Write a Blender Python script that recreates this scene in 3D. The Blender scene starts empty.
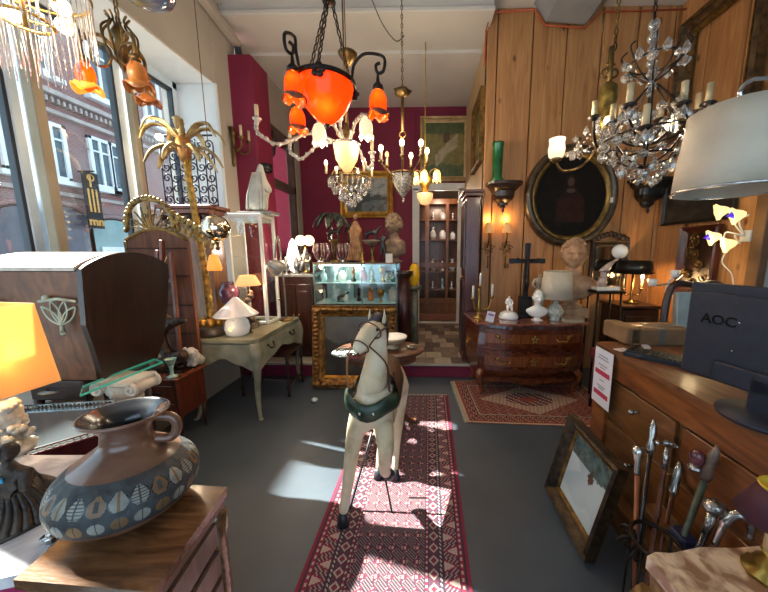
import bpy, bmesh, math, random
from mathutils import Vector, Matrix, Euler, noise as mnoise
PI = math.pi; R = math.radians
random.seed(7)
SC = bpy.context.scene
COL = SC.collection

# ------------------------------------------------------------------ camera
EYE = 1.55; FPX = 300.0; PITCH = math.atan(44/300); YAW = R(1.3); PX, PY = 418.0, 296.0
cam_d = bpy.data.cameras.new('camera'); cam = bpy.data.objects.new('camera', cam_d); COL.objects.link(cam)
cam.location = (0, 0, EYE); cam.rotation_euler = (PI/2-PITCH, 0, YAW)
cam_d.sensor_width = 36; cam_d.lens = FPX/768*36; cam_d.shift_x = -(PX-384)/768; cam_d.clip_start = .02
SC.camera = cam

# ------------------------------------------------------------------ daylight, exposure
SUN_DIR = Vector((.93, -.27, -.99)).normalized()
world = bpy.data.worlds.new('sky'); SC.world = world; world.use_nodes = True
_bg = world.node_tree.nodes['Background']; _bg.inputs[0].default_value = (.57, .78, 1.0, 1); _bg.inputs[1].default_value = 2.1
sun_d = bpy.data.lights.new('sun', 'SUN'); sun_d.energy = 34; sun_d.angle = R(.6); sun_d.color = (1, .95, .88)
sun = bpy.data.objects.new('sun', sun_d); COL.objects.link(sun); sun.location = (-8, 3, 12)
sun.rotation_euler = SUN_DIR.to_track_quat('-Z', 'Y').to_euler()
SC.view_settings.view_transform = 'Standard'; SC.view_settings.look = 'None'
SC.view_settings.exposure = 0.52; SC.view_settings.gamma = 1.0; SC.view_settings.use_curve_mapping = False
LAMP = 1.15     # factor on the wattage of the shop's own lamps

# ------------------------------------------------------------------ geometry helpers
def at(px, py, X=None, Y=None, Z=None):
    """place in the room seen at a photograph pixel, given one known coordinate"""
    a = (px-PX)/FPX; b = -(py-PY)/FPX
    y = math.cos(PITCH)+b*math.sin(PITCH); z = -math.sin(PITCH)+b*math.cos(PITCH)
    c, s = math.cos(YAW), math.sin(YAW)
    d = Vector((a*c-y*s, a*s+y*c, z))
    t = X/d.x if X is not None else Y/d.y if Y is not None else (Z-EYE)/d.z
    return Vector((0, 0, EYE))+d*t

class MB:
    def __init__(s): s.v = []; s.f = []; s.m = []; s.sm = []
    def add(s, vs, fs, mi=0, smooth=True, T=None):
        o = len(s.v)
        s.v += [tuple(T @ Vector(v)) if T is not None else tuple(v) for v in vs]
        s.f += [tuple(i+o for i in f) for f in fs]
        if callable(mi): s.m += [mi(i) for i in range(len(fs))]
        else: s.m += [mi]*len(fs)
        s.sm += [smooth]*len(fs)
        return s
    def box(s, c, d, rot=(0, 0, 0), mi=0, T=None, taper=1.0):
        M = Matrix.Translation(Vector(c)) @ Euler(rot).to_matrix().to_4x4()
        if T is not None: M = T @ M
        x, y, z = d[0]/2, d[1]/2, d[2]/2
        b = min(.12*min(d), .006)
        if b < .0015:
            vs = [(-x, -y, -z), (x, -y, -z), (x, y, -z), (-x, y, -z)]+[(a*taper, q*taper, z) for a, q in ((-x, -y), (x, -y), (x, y), (-x, y))]
            return s.add(vs, [(3, 2, 1, 0), (4, 5, 6, 7), (0, 1, 5, 4), (1, 2, 6, 5), (2, 3, 7, 6), (3, 0, 4, 7)], mi, False, M)
        def ring(x, y, z, t=1): return [(-x*t, -y*t, z), (x*t, -y*t, z), (x*t, y*t, z), (-x*t, y*t, z)]
        def oct_(x, y, z, t): return [((-x+b)*t, -y*t, z), ((x-b)*t, -y*t, z), (x*t, (-y+b)*t, z), (x*t, (y-b)*t, z), ((x-b)*t, y*t, z), ((-x+b)*t, y*t, z), (-x*t, (y-b)*t, z), (-x*t, (-y+b)*t, z)]
        rs = [oct_(x-b, y-b, -z, 1), oct_(x, y, -z+b, 1), oct_(x, y, z-b, taper), oct_(x-b, y-b, z, taper)]
        vs = sum(rs, []); fs = [tuple(range(7, -1, -1)), tuple(range(24, 32))]
        for r in range(3):
            for i in range(8): fs.append((r*8+i, r*8+(i+1) % 8, r*8+8+(i+1) % 8, r*8+8+i))
        return s.add(vs, fs, mi, False, M)
    def bar(s, a, b, w, h=None, mi=0):
        a = Vector(a); b = Vector(b); d = b-a; L = d.length
        if L < 1e-6: return s
        q = d.to_track_quat('Z', 'Y').to_matrix().to_4x4()
        return s.box((0, 0, 0), (w, h or w, L), T=Matrix.Translation((a+b)/2) @ q, mi=mi)
    def tube(s, pts, r, seg=8, mi=0, cap=True, flat=1.0, closed=False):
        P = [Vector(p) for p in pts]; n = len(P)
        if n < 2: return s
        rr = r if isinstance(r, (list, tuple)) else [r]*n
        if len(rr) != n: rr = [rr[0]+(rr[-1]-rr[0])*i/(n-1) for i in range(n)] if len(rr) == 2 else [rr[min(len(rr)-1, int(i*len(rr)/n))] for i in range(n)]
        vs = []; fs = []; up = None
        for i in range(n):
            if closed: t = (P[(i+1) % n]-P[i-1])
            else: t = (P[min(i+1, n-1)]-P[max(i-1, 0)])
            t = t.normalized() if t.length > 1e-9 else Vector((0, 0, 1))
            if up is None:
                up = Vector((0, 0, 1)) if abs(t.z) < .9 else Vector((1, 0, 0))
            x = up.cross(t)
            if x.length < 1e-6: x = Vector((1, 0, 0)).cross(t)
            x.normalize(); up = t.cross(x).normalized()
            for k in range(seg):
                a = 2*PI*k/seg
                vs.append(P[i]+x*math.cos(a)*rr[i]+up*math.sin(a)*rr[i]*flat)
        for i in range(n if closed else n-1):
            j = (i+1) % n
            for k in range(seg):
                fs.append((i*seg+k, i*seg+(k+1) % seg, j*seg+(k+1) % seg, j*seg+k))
        if cap and not closed:
            fs.append(tuple(range(seg-1, -1, -1))); fs.append(tuple((n-1)*seg+k for k in range(seg)))
        return s.add(vs, fs, mi, True)
    def lathe(s, prof, c=(0, 0, 0), seg=24, mi=0, T=None, ribs=0, ribd=0.0, mfun=None, sx=1, sy=1, smooth=True, wav=None):
        vs = []; fs = []; n = len(prof)
        M = Matrix.Translation(Vector(c)) @ (T if T is not None else Matrix())
        for i, (r, z) in enumerate(prof):
            for k in range(seg):
                a = 2*PI*k/seg; q = r*(1+ribd*math.cos(ribs*a)) if ribs else r
                zz = z
                if wav and i >= n-wav[2]: zz = z+wav[1]*math.cos(wav[0]*a); q = q
                vs.append((q*math.cos(a)*sx, q*math.sin(a)*sy, zz))
        for i in range(n-1):
            for k in range(seg): fs.append((i*seg+k, i*seg+(k+1) % seg, (i+1)*seg+(k+1) % seg, (i+1)*seg+k))
        m = mi
        if mfun: m = lambda q: mfun(q//seg, q % seg)
        s.add(vs, fs, m, smooth, M)
        if prof[0][0] > 1e-4: pass
        return s
    def solid(s, prof, c=(0, 0, 0), seg=20, mi=0, T=None, **k):
        p = list(prof)
        if p[0][0] > 1e-5: p = [(0, p[0][1])]+p
        if p[-1][0] > 1e-5: p = p+[(0, p[-1][1])]
        return s.lathe(p, c, seg, mi, T, **k)
    def ball(s, c, r, seg=16, mi=0, rot=None, f=None):
        rx, ry, rz = r if isinstance(r, (tuple, list)) else (r, r, r)
        n = max(6, seg//2); vs = []; fs = []
        for i in range(n+1):
            th = PI*i/n
            for k in range(seg):
                a = 2*PI*k/seg; d = Vector((math.sin(th)*math.cos(a), math.sin(th)*math.sin(a), -math.cos(th)))
                q = f(d) if f else 1
                vs.append((d.x*rx*q, d.y*ry*q, d.z*rz*q))
        for i in range(n):
            for k in range(seg): fs.append((i*seg+k, i*seg+(k+1) % seg, (i+1)*seg+(k+1) % seg, (i+1)*seg+k))
        M = Matrix.Translation(Vector(c))
        if rot: M = M @ Euler(rot).to_matrix().to_4x4()
        return s.add(vs, fs, mi, True, M)
    def prism(s, pts, t, T=None, mi=0, z0=0.0, smooth=False):
        n = len(pts); vs = [(x, y, z0) for x, y in pts]+[(x, y, z0+t) for x, y in pts]
        fs = [tuple(range(n-1, -1, -1)), tuple(range(n, 2*n))]+[(i, (i+1) % n, n+(i+1) % n, n+i) for i in range(n)]
        return s.add(vs, fs, mi, smooth, T)
    def quad(s, a, b, c, d, mi=0): return s.add([a, b, c, d], [(0, 1, 2, 3)], mi, False)
    def torus(s, c, Rr, r, seg=32, ss=8, mi=0, T=None, sx=1, sy=1, a0=0, a1=2*PI):
        full = abs(a1-a0-2*PI) < 1e-6; M = Matrix.Translation(Vector(c)) @ (T if T is not None else Matrix())
        pts = [M @ Vector((Rr*math.cos(a0+(a1-a0)*i/seg)*sx, Rr*math.sin(a0+(a1-a0)*i/seg)*sy, 0)) for i in range(seg if full else seg+1)]
        return s.tube(pts, r, ss, mi, closed=full)
    def build(s, name, mat, parent=None, world=True):
        me = bpy.data.meshes.new(name)
        vs = s.v
        if parent is not None and world:
            inv = world_matrix(parent).inverted(); vs = [inv @ Vector(v) for v in s.v]
        me.from_pydata([tuple(v) for v in vs], [], s.f)
        mats = mat if isinstance(mat, (list, tuple)) else [mat]
        for m in mats: me.materials.append(m)
        me.polygons.foreach_set('material_index', s.m); me.polygons.foreach_set('use_smooth', s.sm)
        bm = bmesh.new(); bm.from_mesh(me)
        bmesh.ops.remove_doubles(bm, verts=bm.verts, dist=1e-5)
        if len(bm.faces) < 60000: bmesh.ops.recalc_face_normals(bm, faces=bm.faces)
        bm.to_mesh(me); bm.free(); me.update()
        o = bpy.data.objects.new(name, me); COL.objects.link(o)
        if parent is not None: o.parent = parent
        return o

def world_matrix(o):
    M = o.matrix_basis.copy()
    while o.parent is not None:
        o = o.parent; M = o.matrix_basis @ M
    return M
def tag(o, label, cat, group=None, kind=None):
    o['label'] = label; o['category'] = cat
    if group: o['group'] = group
    if kind: o['kind'] = kind
    return o
def thing(name, label, cat, loc=(0, 0, 0), rz=0, group=None):
    o = bpy.data.objects.new(name, None); COL.objects.link(o); o.empty_display_size = .05
    o.location = loc; o.rotation_euler = (0, 0, rz)
    return tag(o, label, cat, group)
def struct(name, mb, mat):
    o = mb.build(name, mat); o['kind'] = 'structure'; return o
def clone(root, loc, rz=None, label=None, scale=None):
    r = root.copy(); COL.objects.link(r); r.location = loc
    if rz is not None: r.rotation_euler = (0, 0, rz)
    if scale: r.scale = (scale,)*3
    if label: r['label'] = label
    for ch in list(root.children):
        c = ch.copy(); COL.objects.link(c); c.parent = r
        for g in list(ch.children):
            d = g.copy(); COL.objects.link(d); d.parent = c
    return r
def dupe(o, parent, loc=None, rot=None):
    c = o.copy(); COL.objects.link(c); c.parent = parent
    if loc is not None: c.location = loc
    if rot is not None: c.rotation_euler = rot
    return c
def bulb(loc, w, color=(1, .72, .42), r=.03, parent=None):
    d = bpy.data.lights.new('bulb_light', 'POINT'); d.energy = w*LAMP; d.color = color; d.shadow_soft_size = r
    o = bpy.data.objects.new('bulb_light', d); COL.objects.link(o)
    if parent is not None:
        o.parent = parent; o.location = world_matrix(parent).inverted() @ Vector(loc)
    else: o.location = loc
    return o
def bez(p, n=12):
    """smooth path through points (Catmull-Rom)"""
    P = [Vector(q) for q in p]; out = []
    for i in range(len(P)-1):
        a = P[max(i-1, 0)]; b = P[i]; c = P[i+1]; d = P[min(i+2, len(P)-1)]
        for k in range(n):
            t = k/n
            out.append(.5*((2*b)+(c-a)*t+(2*a-5*b+4*c-d)*t*t+(3*b-a-3*c+d)*t**3))
    out.append(P[-1]); return out
def spiral(c, r0, r1, a0, a1, ux, uz, n=24):
    ux = Vector(ux); uz = Vector(uz)
    return [Vector(c)+(ux*math.cos(a0+(a1-a0)*i/n)+uz*math.sin(a0+(a1-a0)*i/n))*(r0+(r1-r0)*i/n) for i in range(n+1)]
def skin(name, verts, edges, radii, mat, parent, sub=2, root=0):
    """one continuous body grown over a skeleton; verts in world coordinates"""
    inv = world_matrix(parent).inverted() if parent is not None else Matrix()
    me = bpy.data.meshes.new(name); me.from_pydata([tuple(inv @ Vector(v)) for v in verts], edges, [])
    o = bpy.data.objects.new(name, me); COL.objects.link(o)
    if parent is not None: o.parent = parent
    m = o.modifiers.new('skin', 'SKIN'); m.use_smooth_shade = True
    sv = me.skin_vertices[0].data
    for i, r in enumerate(radii):
        sv[i].radius = r if isinstance(r, (tuple, list)) else (r, r)
        sv[i].use_root = (i == root)
    s = o.modifiers.new('sub', 'SUBSURF'); s.levels = sub; s.render_levels = sub
    bpy.context.view_layer.update()
    dg = bpy.context.evaluated_depsgraph_get(); ev = o.evaluated_get(dg)
    nm = bpy.data.meshes.new_from_object(ev); o.modifiers.clear(); o.data = nm
    nm.materials.clear(); nm.materials.append(mat)
    for p in nm.polygons: p.use_smooth = True; p.material_index = 0
    return o
def text(name, body, size, mat, M, parent, extrude=.0006, align='CENTER', bold=0.0):
    cu = bpy.data.curves.new(name, 'FONT'); cu.body = body; cu.size = size; cu.extrude = extrude; cu.offset = bold
    cu.align_x = align; cu.align_y = 'CENTER'; cu.resolution_u = 3
    t = bpy.data.objects.new(name, cu); COL.objects.link(t); bpy.context.view_layer.update()
    dg = bpy.context.evaluated_depsgraph_get(); me = bpy.data.meshes.new_from_object(t.evaluated_get(dg))
    bpy.data.objects.remove(t); me.transform(world_matrix(parent).inverted() @ M if parent else M)
    me.materials.clear(); me.materials.append(mat)
    o = bpy.data.objects.new(name, me); COL.objects.link(o); o.parent = parent
    return o

# ------------------------------------------------------------------ materials
def lin(h):
    if isinstance(h, str):
        h = h.lstrip('#'); h = [int(h[i:i+2], 16)/255 for i in (0, 2, 4)]
    return tuple(c/12.92 if c <= .04045 else ((c+.055)/1.055)**2.4 for c in h)+(1,)
_mc = {}
def mat(name, c, c2=None, scale=8, rough=.5, metal=0, bump=0, kind='noise', stretch=(1, 1, 1), detail=4, contrast=(.35, .65), emit=None, es=0, coat=0, alpha=1, trans=0, sss=0, bscale=None, distort=0, c3=None, spec=.5):
    if name in _mc: return _mc[name]
    m = bpy.data.materials.new(name); m.use_nodes = True; nt = m.node_tree; N = nt.nodes; L = nt.links
    b = N['Principled BSDF']; b.inputs['Base Color'].default_value = lin(c); b.inputs['Roughness'].default_value = rough
    b.inputs['Metallic'].default_value = metal; b.inputs['Coat Weight'].default_value = coat; b.inputs['Coat Roughness'].default_value = .12
    b.inputs['Transmission Weight'].default_value = trans; b.inputs['Alpha'].default_value = alpha
    b.inputs['Specular IOR Level'].default_value = spec
    if emit: b.inputs['Emission Color'].default_value = lin(emit); b.inputs['Emission Strength'].default_value = es
    if sss: b.inputs['Subsurface Weight'].default_value = sss; b.inputs['Subsurface Scale'].default_value = .02
    tc = N.new('ShaderNodeTexCoord'); mp = N.new('ShaderNodeMapping'); L.new(tc.outputs['Object'], mp.inputs[0])
    mp.inputs['Scale'].default_value = stretch
    if c2 is not None:
        if kind == 'wave':
            t = N.new('ShaderNodeTexWave'); t.inputs['Scale'].default_value = scale; t.inputs['Distortion'].default_value = distort or 6
            t.inputs['Detail'].default_value = detail; t.inputs['Detail Scale'].default_value = 1.4; out = t.outputs['Fac']
        elif kind == 'voronoi':
            t = N.new('ShaderNodeTexVoronoi'); t.inputs['Scale'].default_value = scale; out = t.outputs['Distance']
        elif kind == 'checker':
            t = N.new('ShaderNodeTexChecker'); t.inputs['Scale'].default_value = scale; out = t.outputs['Fac']
        else:
            t = N.new('ShaderNodeTexNoise'); t.inputs['Scale'].default_value = scale; t.inputs['Detail'].default_value = detail
            t.inputs['Distortion'].default_value = distort; out = t.outputs['Fac']
        L.new(mp.outputs[0], t.inputs['Vector'])
        r = N.new('ShaderNodeValToRGB'); r.color_ramp.elements[0].position = contrast[0]; r.color_ramp.elements[1].position = contrast[1]
        r.color_ramp.elements[0].color = lin(c); r.color_ramp.elements[1].color = lin(c2)
        if c3 is not None:
            e = r.color_ramp.elements.new((contrast[0]+contrast[1])/2); e.color = lin(c3)
        L.new(out, r.inputs[0]); L.new(r.outputs[0], b.inputs['Base Color'])
    if bump:
        bn = N.new('ShaderNodeTexNoise'); bn.inputs['Scale'].default_value = bscale or scale*2; bn.inputs['Detail'].default_value = 3
        L.new(mp.outputs[0], bn.inputs['Vector']); bp = N.new('ShaderNodeBump'); bp.inputs['Strength'].default_value = bump
        bp.inputs['Distance'].default_value = .01; L.new(bn.outputs['Fac'], bp.inputs['Height']); L.new(bp.outputs[0], b.inputs['Normal'])
    _mc[name] = m; return m
def glass(name, c='#ffffff', clear=.85, rough=.03, gl=None):
    """thin clear glass: mostly see-through with a gloss on it"""
    if name in _mc: return _mc[name]
    m = bpy.data.materials.new(name); m.use_nodes = True; nt = m.node_tree; N = nt.nodes; L = nt.links
    N.remove(N['Principled BSDF']); o = N['Material Output']
    t = N.new('ShaderNodeBsdfTransparent'); t.inputs[0].default_value = lin(c)
    g = N.new('ShaderNodeBsdfGlossy'); g.inputs['Roughness'].default_value = rough; g.inputs[0].default_value = lin(gl or '#ffffff')
    mx = N.new('ShaderNodeMixShader'); fr = N.new('ShaderNodeLayerWeight'); fr.inputs[0].default_value = .35
    ma = N.new('ShaderNodeMath'); ma.operation = 'MULTIPLY_ADD'; ma.inputs[1].default_value = .5*(1-clear)+.25; ma.inputs[2].default_value = (1-clear)*.7
    L.new(fr.outputs['Facing'], ma.inputs[0]); L.new(ma.outputs[0], mx.inputs[0]); L.new(t.outputs[0], mx.inputs[1]); L.new(g.outputs[0], mx.inputs[2])
    L.new(mx.outputs[0], o.inputs[0]); _mc[name] = m; return m
def wood(name, a, b, scale=3, rough=.35, stretch=(8, 8, .8), coat=.2, bump=.05, contrast=(.3, .7)):
    return mat(name, a, b, scale, rough, stretch=stretch, coat=coat, bump=bump, bscale=scale*6, detail=6, distort=1.2, contrast=contrast)

GOLD = mat('gilt', '#8a6128', '#c89a4a', 14, .38, .85, .35)
OLDGOLD = mat('old_gilt', '#4a3416', '#8b672f', 18, .5, .6, .5)
BRASS = mat('brass', '#8f7132', '#b5944b', 10, .3, .9)
DKBRASS = mat('dark_brass', '#4c3a22', '#836738', 14, .4, .8, .3)
SILVER = mat('silver', '#9c9a94', '#d0cdc6', 14, .22, .95)
BRONZE = mat('bronze', '#1e1712', '#3f2d20', 16, .38, .6, .3)
IRON = mat('wrought_iron', '#17120f', '#2c221b', 20, .45, .6, .2)
BLACK = mat('black_paint', '#0d0d0e', '#151516', 10, .35)
BLKPL = mat('black_plastic', '#101216', '#16181d', 30, .42)
CERAM = mat('white_ceramic', '#e6e1d6', '#f2eee6', 8, .2, coat=.4)
PLAST = mat('plaster', '#bfb7a8', '#dcd6c8', 10, .75, bump=.2)
STONEW = mat('white_stone', '#aaa59c', '#d8d3c9', 26, .8, bump=.6)
CHROME = mat('chrome', '#c7c7c7', None, 8, .12, 1)
WHITEP = mat('white_paint', '#cfccc4', '#dcd9d2', 5, .5, bump=.03)
CANDLE = mat('candle_sleeve', '#b09a72', '#c9b48c', 10, .6)
CRYSTAL = glass('crystal', '#f4f2ee', .62, .04)
CLEAR = glass('clear_glass', '#f7fbfa', .93)
MAHOG = wood('mahogany', '#36150d', '#5a2617', 3)
DARKW = wood('dark_walnut', '#1e0f0a', '#3a2015', 3)
OAK = wood('oak', '#5d3418', '#8c5528', 3)
def lit_shade(name, c, e, es=.2, tr=.6, rough=.5, tc=None):
    """lampshade that lets the light of the bulb inside shine through"""
    if name in _mc: return _mc[name]
    m = bpy.data.materials.new(name); m.use_nodes = True; nt = m.node_tree; N = nt.nodes; L = nt.links
    p = N['Principled BSDF']; p.inputs['Base Color'].default_value = lin(c); p.inputs['Roughness'].default_value = rough
    p.inputs['Emission Color'].default_value = lin(e); p.inputs['Emission Strength'].default_value = es
    t = N.new('ShaderNodeBsdfTranslucent'); t.inputs[0].default_value = lin(tc or e); mx = N.new('ShaderNodeMixShader'); mx.inputs[0].default_value = tr
    L.new(p.outputs[0], mx.inputs[1]); L.new(t.outputs[0], mx.inputs[2]); L.new(mx.outputs[0], N['Material Output'].inputs[0])
    _mc[name] = m; return m
def glow(name, c, e, es, rough=.4): return mat(name, c, None, rough=rough, emit=e, es=es)
GLOWW = glow('lit_white_glass', '#c8bca8', '#ffe2b0', .55)
FLAME = glow('lit_candle_bulb', '#fff0d8', '#ffe6bd', 7)
# ================================================================== the room
LX = -2.3; WX = -2.75; RX = 2.9; FY = 5.75; PYW = 3.9; PLY = 3.57; PLZ = .18; CZ = 4.32; BZ = 4.13
FLOORM = mat('grey_painted_floor', '#3e464e', '#4b545d', 2.2, .38, bump=.08, bscale=30, contrast=(.3, .75), spec=.4)
WALLM = mat('beige_wall', '#a39a8e', '#ada498', 1.5, .85, bump=.05, bscale=20)
CEILM = mat('ceiling_white', '#b9b4ac', '#c4bfb7', 1.2, .9)
MAG = mat('magenta_wall', '#6d1230', '#7a1637', 2, .7)
REVEAL = mat('skylit_reveal', '#cdd6da', '#dbe1e3', 2, .6)  # white with the blue of the sky light mixed into the colour
ALU = mat('skylit_window_frame', '#bccbd6', '#cfdbe3', 5, .4)  # frame colour lightened and blued for the sky light on it
DKFR = mat('dark_window_gasket', '#23282e', '#30363c', 5, .5)
TANP = mat('tan_post', '#8d8069', '#9a8d76', 4, .7)

struct('floor', MB().box((.3, 1.0, -.05), (6.6, 6.0, .1)), FLOORM)
# tiled platform up one step
TA = mat('tile_stone_a', '#a39480', '#b5a590', 10, .55); TB = mat('tile_stone_b', '#4e4036', '#5f5045', 10, .55); TC = mat('tile_stone_c', '#756353', '#857464', 10, .55)
b = MB(); b.box((-.7, (PLY+6.0)/2, PLZ/2-.01), (3.2, 6.0-PLY, PLZ-.02), mi=3)
random.seed(3)
ty = PLY; r = 0
while ty < 5.9:
    tx = -2.3+(.11 if r % 2 else 0); 
    while tx < .9:
        w = .22; b.box((tx+w/2, ty+.11, PLZ-.01), (w-.006, .214, .02), mi=random.choice((0, 1, 2))); tx += w
    ty += .22; r += 1
b.box((-.7, PLY-.012, PLZ-.012), (3.2, .03, .03), mi=4)
platform = b.build('platform_floor', [TA, TB, TC, MAG, mat('step_edging', '#9c9488', '#aca498', 6, .5)]); platform['kind'] = 'structure'; platform.name = 'floor_platform'
# ceiling
b = MB(); b.box((.3, .3, CZ+.05), (6.6, 6.9, .1)); b.box((-.8, 4.7, BZ+.15), (3.1, 2.0, .3)); b.box((-.8, 5.05, BZ-.01), (3.1, 1.5, .05)); b.box((2.15, 3.95, CZ+.05), (2.9, .4, .1))
struct('ceiling', b, CEILM)
b = MB(); b.box((-.8, 3.68, BZ+.02), (3.1, .05, .045)); b.box((LX+.03, 1.4, CZ-.03), (.06, 4.6, .05))
struct('trim_1', b, CEILM)
# left wall with deep window recess
b = MB(); HZ = 3.37; SILL = .62; WY1 = 3.52; WY0 = -.3
b.box((LX-.3, (WY1-1.3)/2, (HZ+CZ)/2), (.6, WY1+1.3, CZ-HZ)); b.box((LX-.3, (WY1+3.95)/2, CZ/2), (.6, 3.95-WY1, CZ), mi=0)
b.box((LX-.3, (WY1-.3)/2, SILL/2), (.6, WY1+.3, SILL)); b.box((LX-.3, -.8, HZ/2), (.6, 1.0, HZ))
b.box((LX-.235, WY1-.004, (HZ+SILL)/2), (.47, .012, HZ-SILL), mi=1); b.box((LX-.24, 1.6, HZ-.004), (.46, 3.8, .012), mi=1)
b.box((LX+.006, WY1+.01, (HZ+SILL)/2), (.012, .03, HZ-SILL), mi=1)
struct('wall_left', b, [WALLM, REVEAL])
b = MB(); b.box((LX-.2, 1.6, SILL+.02), (.5, 3.8, .04)); struct('trim_2', b, mat('window_shelf', '#8d8578', '#a59d90', 3, .5))
def window_frame(y0, y1, name):
    w = MB()
    for (yy) in (y0+.03, y1-.03): w.box((WX, yy, (SILL+HZ)/2), (.07, .06, HZ-SILL)); w.box((WX+.005, yy+(.04 if yy < (y0+y1)/2 else -.04), (SILL+HZ)/2), (.05, .022, HZ-SILL-.1), mi=1)
    for zz in (SILL+.05, HZ-.04): w.box((WX, (y0+y1)/2, zz), (.07, y1-y0, .08)); 
    w.box((WX+.005, (y0+y1)/2, HZ-.1), (.05, y1-y0-.1, .03), mi=1)
    o = w.build(name, [ALU, DKFR]); o['kind'] = 'structure'
    g = MB().box((WX, (y0+y1)/2, (SILL+HZ)/2), (.006, y1-y0-.1, HZ-SILL-.1)).build('window_pane', CLEAR, o)
window_frame(-.3, 1.2, 'window_1'); window_frame(1.2, 2.12, 'window_2'); window_frame(2.14, 2.87, 'window_3'); window_frame(2.93, WY1-.01, 'window_4')
b = MB().box((WX+.14, 2.115, (SILL+HZ)/2), (.07, .065, HZ-SILL)); b.box((WX+.08, 2.89, (SILL+HZ)/2), (.06, .05, HZ-SILL)); struct('trim_3', b, TANP)
b = MB(); b.box((.3, -1.9, .2), (6.4, .15, .4)); b.box((.3, -1.9, 3.7), (6.4, .15, 1.3)); b.box((-2.6, -1.9, 1.7), (1.0, .15, 2.7)); b.box((2.9, -1.9, 1.7), (1.2, .15, 2.7)); struct('wall_back', b, WALLM)
b = MB(); b.box((LX-.05, -1.55, CZ/2), (.1, .6, CZ)); struct('wall_left_front', b, WALLM)
b = MB(); b.box((RX+.06, -1.2, CZ/2), (.1, 1.5, CZ)); struct('wall_right_back', b, WALLM)
b = MB()
for x in (-2.07, .1, 2.27): b.box((x, -1.9, 1.7), (.07, .08, 2.65))
for z in (.44, 3.01): b.box((.1, -1.9, z), (4.4, .08, .07))
struct('window_6', b, ALU)
# magenta pilaster and rear left wall with its window
b = MB().box((LX+.02, 3.99, (CZ-.5)/2), (.5, .38, CZ-.5-.0)); struct('trim_4', b, MAG)
b = MB()
wy0, wy1, wz0, wz1 = 4.3, 5.55, .75, 3.45
b.box((LX-.15, 4.2, CZ/2), (.3, .22, CZ), mi=0); b.box((LX-.15, 5.68, CZ/2), (.3, .26, CZ)); b.box((LX-.15, 4.95, (wz1+CZ)/2), (.3, 1.3, CZ-wz1)); b.box((LX-.15, 4.95, wz0/2), (.3, 1.3, wz0))
struct('wall_left_rear', b, WALLM)
b = MB(); FRB = mat('brown_window_frame', '#4f4640', '#5d534c', 6, .5)
for y in (wy0+.04, wy1-.04): b.box((LX-.06, y, (wz0+wz1)/2), (.1, .09, wz1-wz0))
for z in (wz0+.04, wz1-.06, 2.62): b.box((LX-.06, (wy0+wy1)/2, z), (.1, wy1-wy0, .12))
w5 = struct('window_5', b, FRB)
MB().box((LX-.08, (wy0+wy1)/2, (wz0+wz1)/2), (.006, wy1-wy0, wz1-wz0)).build('window_pane', CLEAR, w5)
b = MB()
nc = 200; vs = []
for i in range(nc+1): y = wy0+.02+(wy1-wy0-.04)*i/nc; x = LX-.15+.018*math.sin(i*.75); vs += [(x, y, wz0), (x, y, wz1)]
b.add(vs, [(2*i, 2*i+2, 2*i+3, 2*i+1) for i in range(nc)]); b.tube([(LX-.15, wy0, wz1-.01), (LX-.15, wy1, wz1-.01)], .008, 6)
tag(b.build('net_curtain', lit_shade('pink_curtain', '#7a3244', '#803448', 0, .18, .9)), 'pinkish pleated curtain hanging behind the rear left window', 'curtain')
# far wall with doorway
b = MB(); dx0, dx1, dz = -.17, .66, 2.7
b.box(((LX+dx0)/2, FY+.08, CZ/2), (dx0-LX, .16, CZ)); b.box(((dx1+1.2)/2, FY+.08, CZ/2), (1.2-dx1, .16, CZ)); b.box(((dx0+dx1)/2, FY+.08, (dz+CZ)/2), (dx1-dx0, .16, CZ-dz))
struct('wall_far', b, MAG)
b = MB(); b.box((dx0+.0, FY-.01, (PLZ+dz)/2), (.13, .05, dz-PLZ)); b.box((dx1-.0, FY-.01, (PLZ+dz)/2), (.1, .05, dz-PLZ)); b.box(((dx0+dx1)/2, FY-.01, dz+.03), (dx1-dx0+.14, .05, .13)); b.box(((dx0+dx1)/2, FY-.01, PLZ+.01), (dx1-dx0, .1, .02))
struct('door_1', b, WHITEP)
# room beyond
b = MB(); b.box((.3, 7.75, 1.9), (3.2, .1, 3.6), mi=0); b.box((-1.25, 6.8, 1.9), (.1, 1.9, 3.6)); b.box((1.9, 6.8, 1.9), (.1, 1.9, 3.6)); b.box((.3, 6.8, 3.6), (3.2, 1.9, .1), mi=0)
struct('wall_rear_room', b, mat('rear_room_wall', '#6b5a4b', '#786655', 3, .8))
b = MB(); b.box((.3, 6.85, PLZ-.05), (3.2, 1.9, .1)); struct('floor_rear_room', b, mat('terracotta_tiles', '#7c4a35', '#92593f', 6, .5, kind='checker'))
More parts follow.
